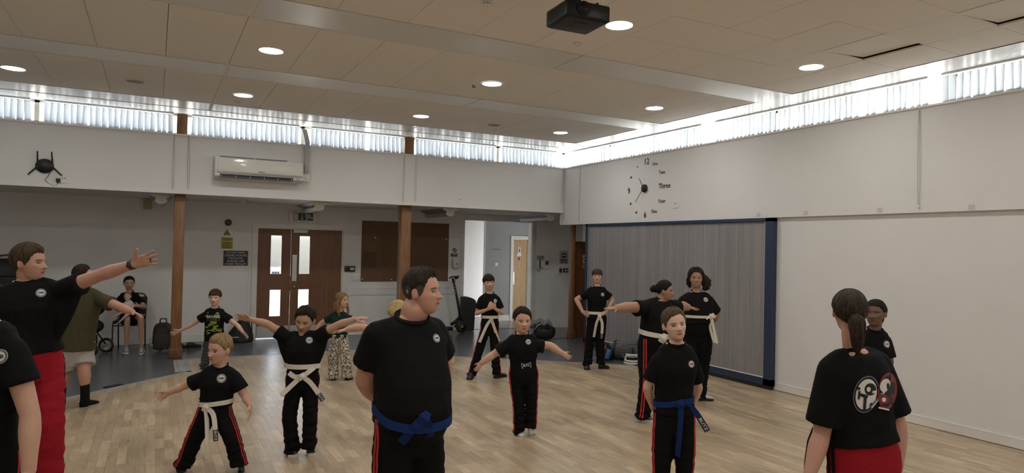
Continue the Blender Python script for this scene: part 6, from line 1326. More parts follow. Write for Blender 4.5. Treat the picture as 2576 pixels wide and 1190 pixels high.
# tall boy in the olive tee
p = person('person in olive tee, grey shorts and black socks behind the instructor', 7.3,
    dict(nk=(212, 729), sl=(256, 746, .02), sr=(170, 746, -.02), el=(300, 771, -.05), wl=(333, 785, -.07), tl=(364, 797, -.09), er=(148, 800, -.05), wr=(150, 850, -.1), tr=(155, 880, -.12),
         hl=(206, 886), hr=(167, 886), kl=(211, 932), al=(214, 979), fl=(247, 1013, .0), kr=(162, 932), ar=(154, 986), fr=(150, 1030, -.12)),
    28, dict(c=(210, 694), h=.222, yaw=78, hair='dark', style=dict(SIDE_SHORT, top=.08, side=.04, back=.05), seed=18), skin_='rosy', shirt_m=M_OLIVE, tro_m=M_GSHORT, hem=.05, sleeve=.60, short=.74, legr=1.22,
    hands=dict(l=dict(pn=(0, -1, .3), th=(0, .5, 1), curl=10)), shoes=dict(kind=(M_SOCKK, None), name='sock', w=.095, cuff=.17), loose=.020, hipw=1.16, belly=.25, chest=1.05, armr=1.1)

# instructor
p = person('man with short brown hair in red trousers pointing with outstretched arm', 4.2,
    dict(nk=(64, 713, .0), sl=(152, 722, .06), sr=(-6, 742, -.05), el=(252, 692, .04), wl=(337, 664, .0), tl=(414, 641, -.03), er=(-40, 860, -.1), wr=(-30, 960, -.15), tr=(-30, 1030, -.15),
         hl=(112, 915, .03), hr=(58, 915, -.03), kl=(122, 1090, -.02), al=(122, 1290), fl=(150, 1330, -.12), kr=(34, 1090, -.06), ar=(8, 1290, -.05), fr=(-10, 1332, -.25)),
    22, dict(c=(75, 662), h=.228, yaw=60, hair='brown', lid=.7, style=dict(line=((0, .27), (30, .29), (50, .22), (62, .10), (72, -.02), (82, -.06), (92, .02), (104, .0), (118, -.14), (150, -.24), (180, -.25)), top=.075, front=.09, side=.03, back=.035, rough=.018, freq=20), seed=19, hand=.19), skin_='rosy', shirt_m=M_TEE, tro_m=M_REDT, hem=.12, sleeve=.58,
    hands=dict(l=dict(pn=(0, -.15, 1), th=(-.1, 1, .1), curl=3, spread=9, tc=-6, L=.192)), badge=(103, 737, .027), stripes=dict(sides=(1, -1), ang=100, n=3, gap=.016, w=.009, m=M_TRO), shoes=dict(kind=BLK, w=.10), armr=1.02, hipw=1.02, loose=.018, legr=1.08, flare=1.2, chest=1.04, drape=(1,))
wristband(p, 'el', 'wl', .95, .030, M_BLACK, 'watch', .012)
o = p; d = (o['j']['tl'] - o['j']['wl']).normalized(); c = o['j']['wl'] + d * .125 + UP * -.008; mb = MB(); u = d.cross(FW).normalized(); mb.tube([c - d * .004, c + d * .004], .0105, 14, caps=False); mb.build('ring', M_BLACK, o['t'])

# shoulder and arm of the nearest pupil
p = person('nearest pupil cut off by the left edge, only shoulder, arm and black trousers showing', 2.55,
    dict(nk=(-56, 812), sl=(42, 872, .0), sr=(-152, 872), el=(76, 1045, .0), wl=(72, 1185, -.03), tl=(66, 1300, -.05), er=(-186, 1045), wr=(-180, 1185), tr=(-176, 1290),
         hl=(-26, 1200), hr=(-86, 1200), kl=(-18, 1490), al=(-14, 1745), fl=(-10, 1815, -.15), kr=(-94, 1490), ar=(-98, 1745), fr=(-110, 1815, -.15)),
    5, dict(c=(-92, 735), h=.225, yaw=0, hair='dark', seed=20), skin_='fair', shirt_m=M_TEE, tro_m=M_TRO, hem=.40, waist_off=.36, sleeve=.50, badge=(1, 897, .027), stripes=dict(sides=(1,), ang=55, gap=.018, w=.009), shoes=dict(kind=BLK, w=.10), loose=.018, hands=dict(l=dict(pn=(-1, 0, .1), th=(0, 0, 1), curl=20)))

# woman from behind, red trousers
p = person('woman with brown ponytail in red trousers seen from behind', 3.35,
    dict(nk=(2139, 893, .0), sl=(2087, 918, -.05), sr=(2212, 903, .06), el=(2066, 1095, -.03), wl=(2036, 1195, -.10), tl=(2018, 1262, -.14), er=(2258, 1070, .03), wr=(2256, 1178, -.02), tr=(2250, 1245, -.05),
         hl=(2138, 1152), hr=(2206, 1152), kl=(2130, 1345), al=(2125, 1512), fl=(2118, 1545, .15), kr=(2214, 1345), ar=(2222, 1512), fr=(2235, 1545, .15)),
    -160, dict(c=(2136, 786), h=.208, yaw=-168, hair='deepbrown', style=dict(line=((0, .32), (40, .28), (58, .18), (70, .08), (82, .04), (92, .06), (104, .0), (120, -.12), (150, -.22), (180, -.27)), top=.075, side=.045, back=.10, front=.03, rough=.016, freq=14), seed=22,
        tails=[('ponytail', [(-.02, -.46, -.05), (-.03, -.62, -.16), (-.05, -.62, -.42), (-.07, -.52, -.72), (-.09, -.46, -.95)], [.10, .17, .16, .12, .02])]), skin_='rosy', shirt_m=M_TEE, tro_m=M_REDT, hem=.16, waist_off=.14, sleeve=.82,
    hands=dict(l=dict(pn=(1, 0, .2), th=(0, 0, -1), curl=18), r=dict(pn=(-1, 0, .2), th=(0, 0, -1), curl=18)), stripes=dict(sides=(1,), ang=112, n=2, gap=.03, w=.02, m=M_TRO), shoes=dict(kind=BLK, w=.09), loose=.024, chest=1.08, hipw=1.16, armr=1.12, legr=1.1, torso_d=1.1, neckw=.85)
dr = ray(2204, 988).normalized(); h = p['sb'].ray_cast(CAM, dr, 20)
if h[0] is not None:
    k = 3.35 / 1679.36; q = lambda pts: [(x * k, y * k) for x, y in pts]; E2 = lambda cx_, cy_, a, b, r, n=28: q(disc2(a, n, (cx_, cy_), b, r))
    def bar(x0, y0, x1, y1, w_): d = math.hypot(x1 - x0, y1 - y0); nx, ny = -(y1 - y0) / d * w_, (x1 - x0) / d * w_; return q([(x0 - nx, y0 - ny), (x1 - nx, y1 - ny), (x1 + nx, y1 + ny), (x0 + nx, y0 + ny)])
    def rng(cx_, cy_, a0, b0, a1, b1, r, n=30): P0, P1 = E2(cx_, cy_, a1, b1, r, n), E2(cx_, cy_, a0, b0, r, n); return (P1 + P0, [(i, (i + 1) % n, n + (i + 1) % n, n + i) for i in range(n)])
    GREYP = mat('print_grey', (.10, .10, .10), .7)
    S = [(3, rng(-24, -4, 28, 42, 31, 46, -.25)), (2, E2(28, 4, 24, 46, -.12)), (1, E2(28, 4, 19, 38, -.12)), (0, E2(-24, -4, 25, 38, -.25)), (1, E2(-14, 8, 14, 15, -.2)), (0, E2(-18, 8, 5, 6, 0)), (0, E2(-5, 2, 5, 3, .3)),
         (1, bar(-42, -4, -20, -10, 4)), (1, bar(-40, 4, -42, -16, 2.5)), (1, bar(-26, -10, -28, -42, 3.5)), (1, E2(-42, 10, 4, 4, 0)), (1, E2(-12, -30, 3, 6, -.3)),
         (3, bar(-14, -38, 24, 8, 4)), (0, bar(-10, -36, 22, 4, 1.6)), (0, E2(22, 18, 12, 17, -.4)), (1, E2(30, 14, 4, 10, .1)), (2, E2(18, -16, 14, 12, -.3)), (0, E2(19, -17, 5, 5.5, 0)), (0, bar(6, -36, 32, -42, 1.8))]
    decal(p['t'], 'back_print', [M_LOGOW, M_LOGOK, M_LOGOR, GREYP], S, p['sb'], h[0], RT, UP, dr, .002)
mb = MB(); pts = [at(2048, 1078, 3.46), at(2036, 1110, 3.42), at(2029, 1160, 3.40), at(2027, 1210, 3.40)]; ribbon(mb, pts, -FW, .022, .005); mb.build('belt_tail', M_BELTK, p['t'])

# girl partly hidden behind her
p = person('girl with tied back black hair facing us behind the ponytailed woman', 5.2,
    dict(nk=(2202, 834), sl=(2233, 852, .0), sr=(2172, 852), el=(2241, 912, -.03), wl=(2226, 945, -.14), tl=(2205, 955, -.18), er=(2164, 912), wr=(2180, 945, -.12), tr=(2198, 958, -.16),
         hl=(2218, 975), hr=(2190, 975), kl=(2220, 1090), al=(2220, 1200), fl=(2224, 1236, -.1), kr=(2188, 1090), ar=(2186, 1200), fr=(2184, 1236, -.1)),
    -6, dict(c=(2202, 789), h=.203, yaw=-16, hair='black', style=dict(line=((0, .29), (40, .26), (58, .18), (70, .08), (82, .04), (92, .06), (104, .0), (120, -.10), (180, -.24)), top=.055, side=.035, back=.06, front=.03, rough=.010), seed=23,
        tails=[('ponytail', [(0, -.40, .1), (.02, -.58, .02), (.05, -.60, -.25), (.05, -.50, -.5)], [.08, .11, .09, .02])]), skin_='deep', shirt_m=M_TEE, tro_m=M_TRO, hem=.1, sleeve=.8, badge=(2231, 866, .027), shoes=dict(kind=BLK, w=.08), loose=.016)

# seated woman and baby at the back wall
p = person('seated woman with dark hair in black top and shorts holding a baby', 11.0,
    dict(nk=(326, 738), sl=(349, 748), sr=(301, 748), el=(363, 772, -.06), wl=(349, 770, -.26), tl=(338, 768, -.30), er=(292, 774, -.06), wr=(305, 785, -.26), tr=(317, 788, -.30),
         hl=(339, 803, .08), hr=(314, 803, .08), kl=(354, 797, -.36), al=(356, 856, -.33), fl=(357, 884, -.5), kr=(320, 801, -.36), ar=(318, 864, -.34), fr=(314, 888, -.5)),
    -3, dict(c=(325, 713), h=.224, yaw=6, pitch=-3, hair='black', style=dict(line=((0, .30), (40, .27), (58, .18), (70, .08), (82, .0), (92, .04), (104, .0), (120, -.12), (180, -.25)), top=.05, side=.03, back=.07, front=.025, rough=.008), seed=24), skin_='olive', shirt_m=M_TEE, tro_m=M_TRO, hem=.0, sleeve=.62, short=.72, voxel=.006, seat=True,
    shoes=dict(kind=(M_SHOEB, M_SOLEW), w=.092), loose=.014, legr=.95, hands=dict(l=dict(pn=(-1, 0, -.4), th=(0, 1, 0), curl=20), r=dict(pn=(1, .5, 0), th=(0, 1, 0), curl=20)))
wristband(p, 'el', 'wl', .90, .026, M_STEEL, 'watch', .007)
p = person('bald headed baby in white romper on the seated woman\'s lap', 10.68,
    dict(nk=(323, 758), sl=(332, 762), sr=(315, 762), el=(335, 771, -.02), wl=(330, 777, -.06), tl=(326, 780, -.07), er=(313, 771, -.02), wr=(311, 778, -.06), tr=(312, 783, -.07),
         hl=(329, 783), hr=(321, 783), kl=(316, 795, -.10), al=(300, 811, -.12), fl=(291, 816, -.13), kr=(306, 786, -.10), ar=(286, 798, -.12), fr=(276, 800, -.13)),
    -10, dict(c=(321, 746), h=.145, yaw=-16, pitch=6, hair='blond', cheek=1.1, style=dict(top=.012, side=.010, back=.010, front=.006, rough=.003), seed=25), skin_='pale', shirt_m=cloth('romper_cotton', (.56, .54, .52)), hem=-.12, sleeve=.15, voxel=.0045, loose=.008, belly=.5, armr=1.5, legr=1.25, chest=1.15, neckw=.8)
# ================================================================ chairs, bags and bits on the floor
M_CHF = mat('chair_frame_brown', (.055, .030, .018), .35, metal=.3); M_PAD = mat('black_chair_pad', (.012, .012, .013), .6, bump=(120, .15))
M_BAGK = mat('black_nylon', (.010, .010, .011), .6, bump=(40, .35)); M_BAGG = mat('grey_nylon', (.085, .084, .082), .75, bump=(30, .5), var=(14, .15)); M_BAGB = mat('brown_canvas', (.045, .038, .030), .8, bump=(60, .3)); M_CLEAR = glassy('clear_plastic', (.90, .92, .93), .14)
def chair(loc, rz, label, group=None, sc=1.0):
    t = thing('stacking_chair', label, 'chair', loc, group); t.rotation_euler = (0, 0, rz); L = parent_loc(t)
    def bld(mb, nm, m_):
        o = MB(); o.v = [L + v * sc for v in mb.v]; o.f, o.mi, o.sm = mb.f, mb.mi, mb.sm; return o.build(nm, m_, t)
    for s in (-1, 1):
        mb = MB(); mb.tube([(s * .21, -.22, .0), (s * .21, -.21, .44), (s * .21, -.19, .455), (s * .21, .18, .44)], .011, 8); bld(mb, 'front_leg', M_CHF)
        mb = MB(); mb.tube([(s * .20, .24, .0), (s * .20, .17, .44), (s * .20, .22, .62), (s * .20, .27, .84)], .011, 8); bld(mb, 'rear_leg', M_CHF)
    mb = MB(); mb.box((-.215, -.225, .45), (.215, .19, .50), bev=.018); bld(mb, 'seat', M_PAD)
    mb = MB(); mb.box((-.20, .215, .56), (.20, .26, .86), bev=.02, rot=Matrix.Rotation(-.20, 3, 'X')); bld(mb, 'backrest', M_PAD)
    mb = MB(); mb.tube([(-.20, .265, .84), (-.15, .285, .905), (0, .295, .92), (.15, .285, .905), (.20, .265, .84)], .012, 8); bld(mb, 'top_rail', M_CHF)
    mb = MB(); mb.tube([(-.21, -.21, .42), (.21, -.21, .42)], .010, 8); bld(mb, 'cross_bar', M_CHF)
    return t
q = at_z(326, 880, 0); dch = (Vector((FW.x, FW.y, 0))).normalized(); c = at(327, 800, 11.14)
chair((c.x, c.y, 0), math.radians(-8), 'brown framed chair the seated woman sits on')
q = at(62, 760, 10.75)
for k in range(6):
    chair((q.x - .02 * k, q.y - .012 * k, .125 * k), math.radians(24), 'black padded chair in the stack behind the instructor, ' + ('lowest of six', 'second from the bottom', 'third from the bottom', 'fourth from the bottom', 'second from the top', 'topmost of six')[k], 'stacked chairs behind the instructor')
# pushchair
q = at_z(230, 893, 0); t = thing('pushchair', 'black pushchair with cream wheel rims behind the olive tee', 'pushchair', (q.x, q.y, 0)); ax = Vector((.92, -.39, 0)); sd = Vector((.39, .92, 0)); P = lambda a, b, z: q + ax * a + sd * b + Vector((0, 0, z))
for a, b, r in ((.10, -.24, .12), (.10, .24, .12), (-.42, -.26, .14), (-.42, .26, .14)):
    mb = MB(); c = P(a, b, r); ring = [[c + (ax * math.cos(w_) + Vector((0, 0, 1)) * math.sin(w_)) * (r - .02 + .02 * math.cos(x)) + sd * (.018 * math.sin(x)) for x in [2 * math.pi * k / 8 for k in range(8)]] for w_ in [2 * math.pi * k / 24 for k in range(25)]]
    mb.loft(ring, caps=False); wo_ = mb.build('wheel', M_BLACK, t); mb = MB(); mb.loft([[c + (ax * math.cos(w_) + Vector((0, 0, 1)) * math.sin(w_)) * (r - .042 + .006 * math.cos(x)) + sd * (.010 * math.sin(x)) for x in [2 * math.pi * k / 6 for k in range(6)]] for w_ in [2 * math.pi * k / 24 for k in range(25)]], caps=False)
    for k in range(3): w_ = k * 2.09; mb.tube([c, c + (ax * math.cos(w_) + Vector((0, 0, 1)) * math.sin(w_)) * (r - .04)], .006, 6)
    mb.build('rim', mat('cream_rim', (.35, .31, .20), .4), wo_)
for b in (-.22, .22):
    mb = MB(); mb.tube([P(.10, b, .14), P(-.10, b, .42), P(-.45, b, .98), P(-.52, b, 1.05)], .012, 8); mb.tube([P(-.42, b, .15), P(-.12, b, .42)], .012, 8); mb.build('side_frame', M_BLACK, t)
mb = MB(); mb.tube([P(-.52, -.22, 1.05), P(-.56, 0, 1.07), P(-.52, .22, 1.05)], .015, 8); mb.build('handle', M_BLACK, t)
mb = MB(); mb.ell(P(-.06, 0, .45), .22, .19, .13, Matrix((ax, sd, Vector((0, 0, 1)))).transposed()); mb.build('seat', M_BAGK, t)
mb = MB(); mb.ell(P(-.08, 0, .74), .25, .21, .16, Matrix((ax, sd, Vector((0, 0, 1)))).transposed(), 18, 12); mb.build('hood', M_BAGK, t)
mb = MB(); c = P(.17, -.16, .70); mb.tube([c, c - Vector((0, 0, .12)), c - Vector((-.01, 0, .20))], .006, 6); mb.build('strap', M_BAGK, t)
mb = MB(); mb.box(P(-.3, -.17, .16), P(.0, .17, .30)); mb.build('basket', M_BAGK, t)
# pale shoe, bottle, cup, backpack
def loose_shoe(px_, py_, yawd, L, up, so, label, cat='shoe', name='shoe', grp=None):
    q = at_z(px_, py_, 0); t = thing(name, label, cat, (q.x, q.y, 0), grp); d = Vector((math.cos(math.radians(yawd)), math.sin(math.radians(yawd)), 0)); shoe(t, q - d * L * .3, q + d * L * .5, L * .38, (up, so), 'upper'); return t
loose_shoe(269, 881, 255, .24, M_SHOEW, M_SOLEW, 'pale trainer standing alone beside the pushchair')
q = at_z(381, 884, 0); t = thing('water_bottle', 'clear plastic water bottle standing between the seated woman and backpack', 'bottle', (q.x, q.y, 0))
mb = MB(); pr = [(.0, .03), (.012, .034), (.05, .034), (.06, .031), (.07, .034), (.11, .034), (.12, .031), (.13, .034), (.165, .033), (.195, .016), (.205, .013)]; mb.loft([[q + Vector((r * math.cos(a), r * math.sin(a), z + .001)) for a in [2 * math.pi * k / 18 for k in range(18)]] for z, r in pr]); mb.build('body', M_CLEAR, t)
mb = MB(); mb.cyl(q + Vector((0, 0, .205)), q + Vector((0, 0, .225)), .015); mb.build('cap', M_WHITE, t); mb = MB(); mb.cyl(q + Vector((0, 0, .075)), q + Vector((0, 0, .125)), .0348, .0348); mb.build('wrapper', mat('pale_wrapper', (.30, .33, .36), .4), t)
q = at_z(413, 888, 0); t = thing('plastic_cup', 'small crumpled clear plastic cup at the foot of the post', 'cup', (q.x, q.y, 0)); mb = MB(); mb.loft([[q + Vector((r * math.cos(a) * (1 + .12 * math.sin(3 * a)), r * math.sin(a), z)) for a in [2 * math.pi * k / 14 for k in range(14)]] for z, r in ((.001, .045), (.03, .05), (.05, .03), (.075, .02))]); mb.build('body', M_CLEAR, t); mb = MB(); mb.cyl(q + Vector((0, 0, .073)), q + Vector((0, 0, .082)), .019); mb.build('rim', M_CLEAR, t)
def frame_at(px_, py_, yawd):
    q = at_z(px_, py_, 0); a = math.radians(yawd); u = Vector((math.cos(a), math.sin(a), 0)); v = Vector((-math.sin(a), math.cos(a), 0)); return q, u, v
def sup(mb, q, u, v, c, r, p=3.2, n=22, k=14, wob=0.0, seed=0):
    rs_ = random.Random(seed); ph = [rs_.uniform(0, 6.28) for _ in range(4)]; rings = []
    sg = lambda x, e: math.copysign(abs(x) ** (2 / e), x)
    for i in range(k + 1):
        el = -math.pi / 2 + math.pi * i / k; rr = []
        for j_ in range(n):
            a = 2 * math.pi * j_ / n; w_ = 1 + wob * (math.sin(3 * a + ph[0] + 2 * el) + .7 * math.sin(5 * a + ph[1]) * math.cos(4 * el + ph[2])); x = sg(max(math.cos(el), .02), p) * sg(math.cos(a), p) * r[0] * w_; y = sg(max(math.cos(el), .02), p) * sg(math.sin(a), p) * r[1] * w_; z = sg(math.sin(el), p) * r[2]
            rr.append(q + u * (c[0] + x) + v * (c[1] + y) + Vector((0, 0, c[2] + z)))
        rings.append(rr)
    mb.loft(rings); return mb
q, u, v = frame_at(404, 884, -12); t = thing('backpack', 'brown canvas backpack leaning on the wall left of the post', 'bag', (q.x, q.y, 0)); q = q + v * .14
sup(MB(), q, u, v, (0, 0, .23), (.155, .10, .23), 3.0, wob=.03, seed=1).build('main_bag', M_BAGB, t); sup(MB(), q, u, v, (-.01, -.115, .155), (.125, .05, .14), 3.0, wob=.03, seed=2).build('front_pocket', M_BAGB, t); sup(MB(), q, u, v, (.165, .02, .14), (.03, .07, .12), 2.6).build('side_pocket', M_BAGB, t)
mb = MB(); mb.tube([q + u * -.05 + Vector((0, 0, .45)), q + u * -.045 + Vector((0, 0, .52)), q + u * .045 + Vector((0, 0, .52)), q + u * .05 + Vector((0, 0, .45))], .011, 8); mb.build('grab_handle', M_BAGK, t); mb = MB(); mb.box(q + u * -.09 + v * -.172 + Vector((0, 0, .07)), q + u * -.03 + v * -.135 + Vector((0, 0, .088))); mb.build('patch', M_BAGK, t)
mb = MB(); pts = [q + u * (.13 * math.cos(a)) + v * -.10 + Vector((0, 0, .24 + .19 * math.sin(a))) for a in [math.pi * k / 12 for k in range(13)]]; mb.tube(pts, .005, 6); mb.build('zip', M_BAGK, t)
loose_shoe(462, 878, 20, .23, M_BAGK, M_SOLEK, 'black slip-on shoe partly behind the timber post', 'shoe'); loose_shoe(489, 876, 25, .25, M_BAGK, M_SOLEK, 'black slip-on shoe between the timber post and the boy in graphic tee', 'shoe')
q, u, v = frame_at(603, 862, -4); t = thing('holdall', 'black holdall with looped strap on the vinyl beside the double doors', 'bag', (q.x, q.y, 0)); q = q + v * .13
mb = MB(); mb.loft([[q + u * (x * s_ - (1 - s_) * -.10) + v * (y * (1 - .45 * zz)) + Vector((0, 0, .005 + .43 * zz)) for x, y in disc2(.24, 20, ry=.15)] for zz, s_ in ((0, .92), (.05, 1.0), (.25, .98), (.5, .74), (.75, .5), (.93, .36), (1, .2))]); mb.build('main_bag', M_BAGK, t)
mb = MB(); mb.tube([q + u * (.13 + .075 * math.sin(a)) + v * -.05 + Vector((0, 0, .24 - .20 * math.cos(a))) for a in [math.pi * (.1 + .95 * k / 12) for k in range(13)]], .010, 8); mb.build('strap', M_BAGK, t); mb = MB(); mb.box(q + u * -.14 + v * -.155 + Vector((0, 0, .09)), q + u * -.02 + v * -.148 + Vector((0, 0, .11))); mb.build('reflective_strip', mat('silver_tape', (.38, .38, .38), .35), t)
loose_shoe(592, 862, 200, .24, M_BAGK, M_SOLEK, 'black trainer lying in front of the holdall', 'shoe')
# scooter
Dm = (at_z(1161, 837, 0) - CAM).dot(FW); t = thing('electric_scooter', 'black electric scooter leaning by the lobby doorway', 'scooter', at_z(1158, 837, 0)); S_ = lambda x, y, dz=0: at(x, y, Dm + dz)
c = S_(1161, 820); ux = Vector((1, 0, 0)); uy = Vector((0, 1, 0)); r = .125; c.z = r
def wheel(c, nm, par):
    mb = MB(); mb.loft([[c + (ux * math.cos(w_) + Vector((0, 0, 1)) * math.sin(w_)) * (r - .03 + .03 * math.cos(x)) + uy * (.028 * math.sin(x)) for x in [2 * math.pi * k / 10 for k in range(10)]] for w_ in [2 * math.pi * k / 28 for k in range(29)]], caps=False); o_ = mb.build(nm, M_BLACK, par); mb = MB(); mb.cyl(c - uy * .03, c + uy * .03, .085, n=24); mb.build('hub', M_BLACK, o_); mb = MB(); mb.tube([c - uy * .033 + (ux * math.cos(a) + Vector((0, 0, 1)) * math.sin(a)) * .065 for a in [3.4 + .1 * k for k in range(14)]], .004, 6); mb.build('hub_mark', mat('hub_grey', (.3, .3, .3), .4), o_); return o_
wheel(c, 'wheel', t); c2 = c - ux * .92; wheel(c2, 'wheel', t)
mb = MB(); mb.tube([S_(1139, 700), S_(1150, 752), S_(1156, 785), S_(1158, 806)], [.024, .026, .03, .034], 14); mb.build('stem', M_BLACK, t)
mb = MB(); mb.tube([S_(1156, 795), S_(1159, 808), c - uy * .045 + Vector((0, 0, .02))], [.03, .022, .014], 8); mb.tube([S_(1156, 795), S_(1159, 808), c + uy * .045 + Vector((0, 0, .02))], [.03, .022, .014], 8); mb.build('fork', M_BLACK, t)
mb = MB(); mb.tube([c + (ux * math.cos(a) + Vector((0, 0, 1)) * math.sin(a)) * (r + .022) for a in [1.4 + .12 * k for k in range(16)]], .02, 8); mb.build('mudguard', M_BLACK, t)
mb = MB(); mb.tube([S_(1131, 699, -.22), S_(1139, 696, -.05), S_(1142, 696, .05), S_(1153, 695, .22)], .016, 8); mb.ell(S_(1148, 699, .02), .045, .04, .03); mb.tube([S_(1150, 699, .1), S_(1155, 696, .14)], .012, 6); mb.build('handlebar', M_BLACK, t)
mb = MB(); mb.tube([S_(1144, 706), S_(1147, 702), S_(1142, 712)], .004, 6); mb.build('brake_cable', M_BLACK, t)
mb = MB(); a0 = c - ux * .10 + Vector((0, 0, .10)); mb.tube([S_(1155, 799), c - ux * .14 + Vector((0, 0, .12)), c - ux * .24 + Vector((0, 0, .055))], [.03, .032, .035], 10); mb.build('neck', M_BLACK, t)
mb = MB(); mb.box((-.30, -.075, -.035), (.30, .075, .035), bev=.012); cc_ = c - ux * .52; mb.v = [Vector((cc_.x, cc_.y, .10)) + ux * v_.x + uy * v_.y + Vector((0, 0, v_.z)) for v_ in mb.v]; mb.build('deck', M_BLACK, t)
mb = MB(); e = c - uy * .036 + Vector((0, 0, .028)); mb.add([e + ux * a_ + Vector((0, 0, b_)) for a_, b_ in ((-.012, -.045), (.022, -.04), (.014, .04), (-.022, .038))], [(0, 1, 2, 3)]); mb.build('reflector', mat('reflector_amber', (.80, .50, .02), .3), t)
mb = MB(); A_ = S_(1141.2, 714); B_ = S_(1147.5, 742)
for k, ch in enumerate('PURE'):
    p_ = A_.lerp(B_, (k + .3) / 4) - FW * .03; put_text(mb, ch, p_, RT, UP, .032, bold=True)
mb.build('lettering', M_LOGOW, t)
# bin
q, u, v = frame_at(1178, 833, -12); t = thing('litter_bin', 'black litter bin with domed lid in the lobby doorway', 'bin', (q.x, q.y, 0)); q = q + v * .16; M_BIN = mat('bin_black', (.016, .016, .017), .4)
mb = MB(); mb.loft([[q + u * (x * s_) + v * (y * s_) + Vector((0, 0, z)) for x, y in ((-.15, -.15), (.15, -.15), (.15, .15), (-.15, .15))] for z, s_ in ((.005, .88), (.46, 1.0))], smooth=False); mb.build('body', M_BIN, t)
mb = MB(); mb.loft([[q + u * (x * 1.06) + v * (y * 1.06) + Vector((0, 0, z)) for x, y in ((-.15, -.15), (.15, -.15), (.15, .15), (-.15, .15))] for z in (.44, .62)], smooth=False); mb.build('hood', mat('bin_hood', (.009, .009, .010), .5), t)
mb = MB(); mb.loft([[q + u * (w_ * .16) + v * y + Vector((0, 0, .62 + .12 * math.sqrt(max(0, 1 - ((w_ - -.6) / 1.62) ** 2)))) for w_ in [-1 + 2 * k / 10 for k in range(11)]] + [q + u * .16 + v * y + Vector((0, 0, .62)), q - u * .16 + v * y + Vector((0, 0, .62))] for y in (-.16, .16)], smooth=False); mb.build('lid', M_BIN, t)
# clothes on a black bag
q, u, v = frame_at(1372, 857, -20); t = thing('sports_bag', 'black sports bag on the lobby floor under grey clothes', 'bag', (q.x, q.y, 0)); q = q + v * .17
sup(MB(), q, u, v, (0, 0, .15), (.22, .17, .15), 2.8, wob=.03, seed=4).build('main_bag', M_BAGK, t); mb = MB(); mb.tube([q + u * -.12 + v * -.14 + Vector((0, 0, .22)), q + u * -.05 + v * -.18 + Vector((0, 0, .28)), q + u * .08 + v * -.16 + Vector((0, 0, .24))], .012, 8); mb.build('strap', M_BAGK, t)
mb = MB(); rs_ = random.Random(8)
for k in range(7): c = q + u * rs_.uniform(-.20, .06) + v * rs_.uniform(-.10, .10) + Vector((0, 0, .30 + rs_.uniform(-.02, .06))); limb(mb, [c - u * rs_.uniform(.05, .12) - Vector((0, 0, .05)), c + Vector((0, 0, .03)), c + u * rs_.uniform(.05, .12) + v * rs_.uniform(-.06, .06) - Vector((0, 0, .06))], [.03, .05, .028], n=10)
jm = remesh(mb, .012, 1); t = thing('grey_hoodie', 'crumpled grey hoodie thrown over the black sports bag', 'clothing', q + Vector((0, 0, .3))); link_mesh('folds', jm, cloth('grey_fleece', (.21, .215, .22), .5, sc=9), t)
mb = MB(); mb.tube([q + u * -.22 + v * -.12 + Vector((0, 0, .20)), q + u * -.16 + v * -.15 + Vector((0, 0, .29)), q + u * -.06 + v * -.13 + Vector((0, 0, .34))], .012, 8); mb.build('hem_cord', mat('cord_grey', (.30, .30, .31), .7), t)
# pads
q, u, v = frame_at(1266, 899, -10); t = thing('focus_pad', 'black focus pad with white lettering behind the boy in white socks', 'pad', (q.x, q.y, 0)); q = q + v * .1
sup(MB(), q, u, v, (0, 0, .055), (.085, .10, .055), 3.5).build('cushion', M_BAGK, t); mb = MB(); mb.m = 0; pp = lambda a, b: q + u * a + v * (-.104) + Vector((0, 0, b)); mb.add([pp(-.055, .035), pp(.05, .035), pp(.05, .075), pp(-.055, .075)], [(0, 1, 2, 3)]); mb.m = 1; mb.add([pp(-.055, .078), pp(.05, .078), pp(.05, .10), pp(-.055, .10)], [(0, 1, 2, 3)]); mb.m = 2; put_text(mb, 'PRO', pp(0, .055) - v * .001, u, (0, 0, 1), .028, width=.08); mb.build('printed_face', [M_LOGOW, mat('pad_red', (.35, .03, .04), .6), M_LOGOK], t)
# duffel bag, bottle bag, head guard
q, u, v = frame_at(1563, 907, -50); t = thing('duffel_bag', 'grey duffel bag with black straps on the floor by the partition', 'bag', (q.x, q.y, 0)); q = q + v * .13
def duffel(a, hgt): return [q + u * a + v * (.13 * math.copysign(abs(math.cos(x)) ** .8, math.cos(x))) + Vector((0, 0, .155 * hgt + .15 * hgt * math.copysign(abs(math.sin(x)) ** .8, math.sin(x)))) for x in [2 * math.pi * k / 20 for k in range(20)]]
mb = MB(); mb.loft([duffel(a, h_) for a, h_ in ((-.30, .70), (-.27, .80), (-.12, .86), (0, .92), (.10, 1.0), (.20, 1.06), (.27, 1.0), (.30, .85))]); mb.build('main_bag', M_BAGG, t)
for a in (-.13, .19):
    mb = MB(); P_ = [q + u * a + v * (.138 * math.cos(x)) + Vector((0, 0, .15 + .158 * math.sin(x))) for x in [math.pi * (.35 + 1.0 * k / 14) for k in range(15)]]; ribbon(mb, P_, [(p_ - q - u * a - Vector((0, 0, .15))).normalized() for p_ in P_], .038, .006); mb.build('strap', M_BAGK, t)
mb = MB(); mb.tube([q + u * a + v * -.10 + Vector((0, 0, z)) for a, z in ((-.22, .20), (-.05, .225), (.12, .265), (.24, .28))], .007, 6); mb.build('zip', M_BAGK, t)
mb = MB(); mb.tube([q + u * .02 + v * -.135 + Vector((0, 0, .11)), q + u * .03 + v * -.16 + Vector((0, 0, .06)), q + u * .13 + v * -.16 + Vector((0, 0, .06)), q + u * .14 + v * -.135 + Vector((0, 0, .11))], .014, 8); mb.build('grab_handle', mat('strap_grey', (.10, .10, .10), .7), t)
mb = MB(); mb.tube([q + u * .22 + v * -.02 + Vector((0, 0, .32)), q + u * .29 + v * -.05 + Vector((0, 0, .25)), q + u * .315 + v * -.02 + Vector((0, 0, .12))], .012, 8); mb.build('end_strap', M_BAGK, t)
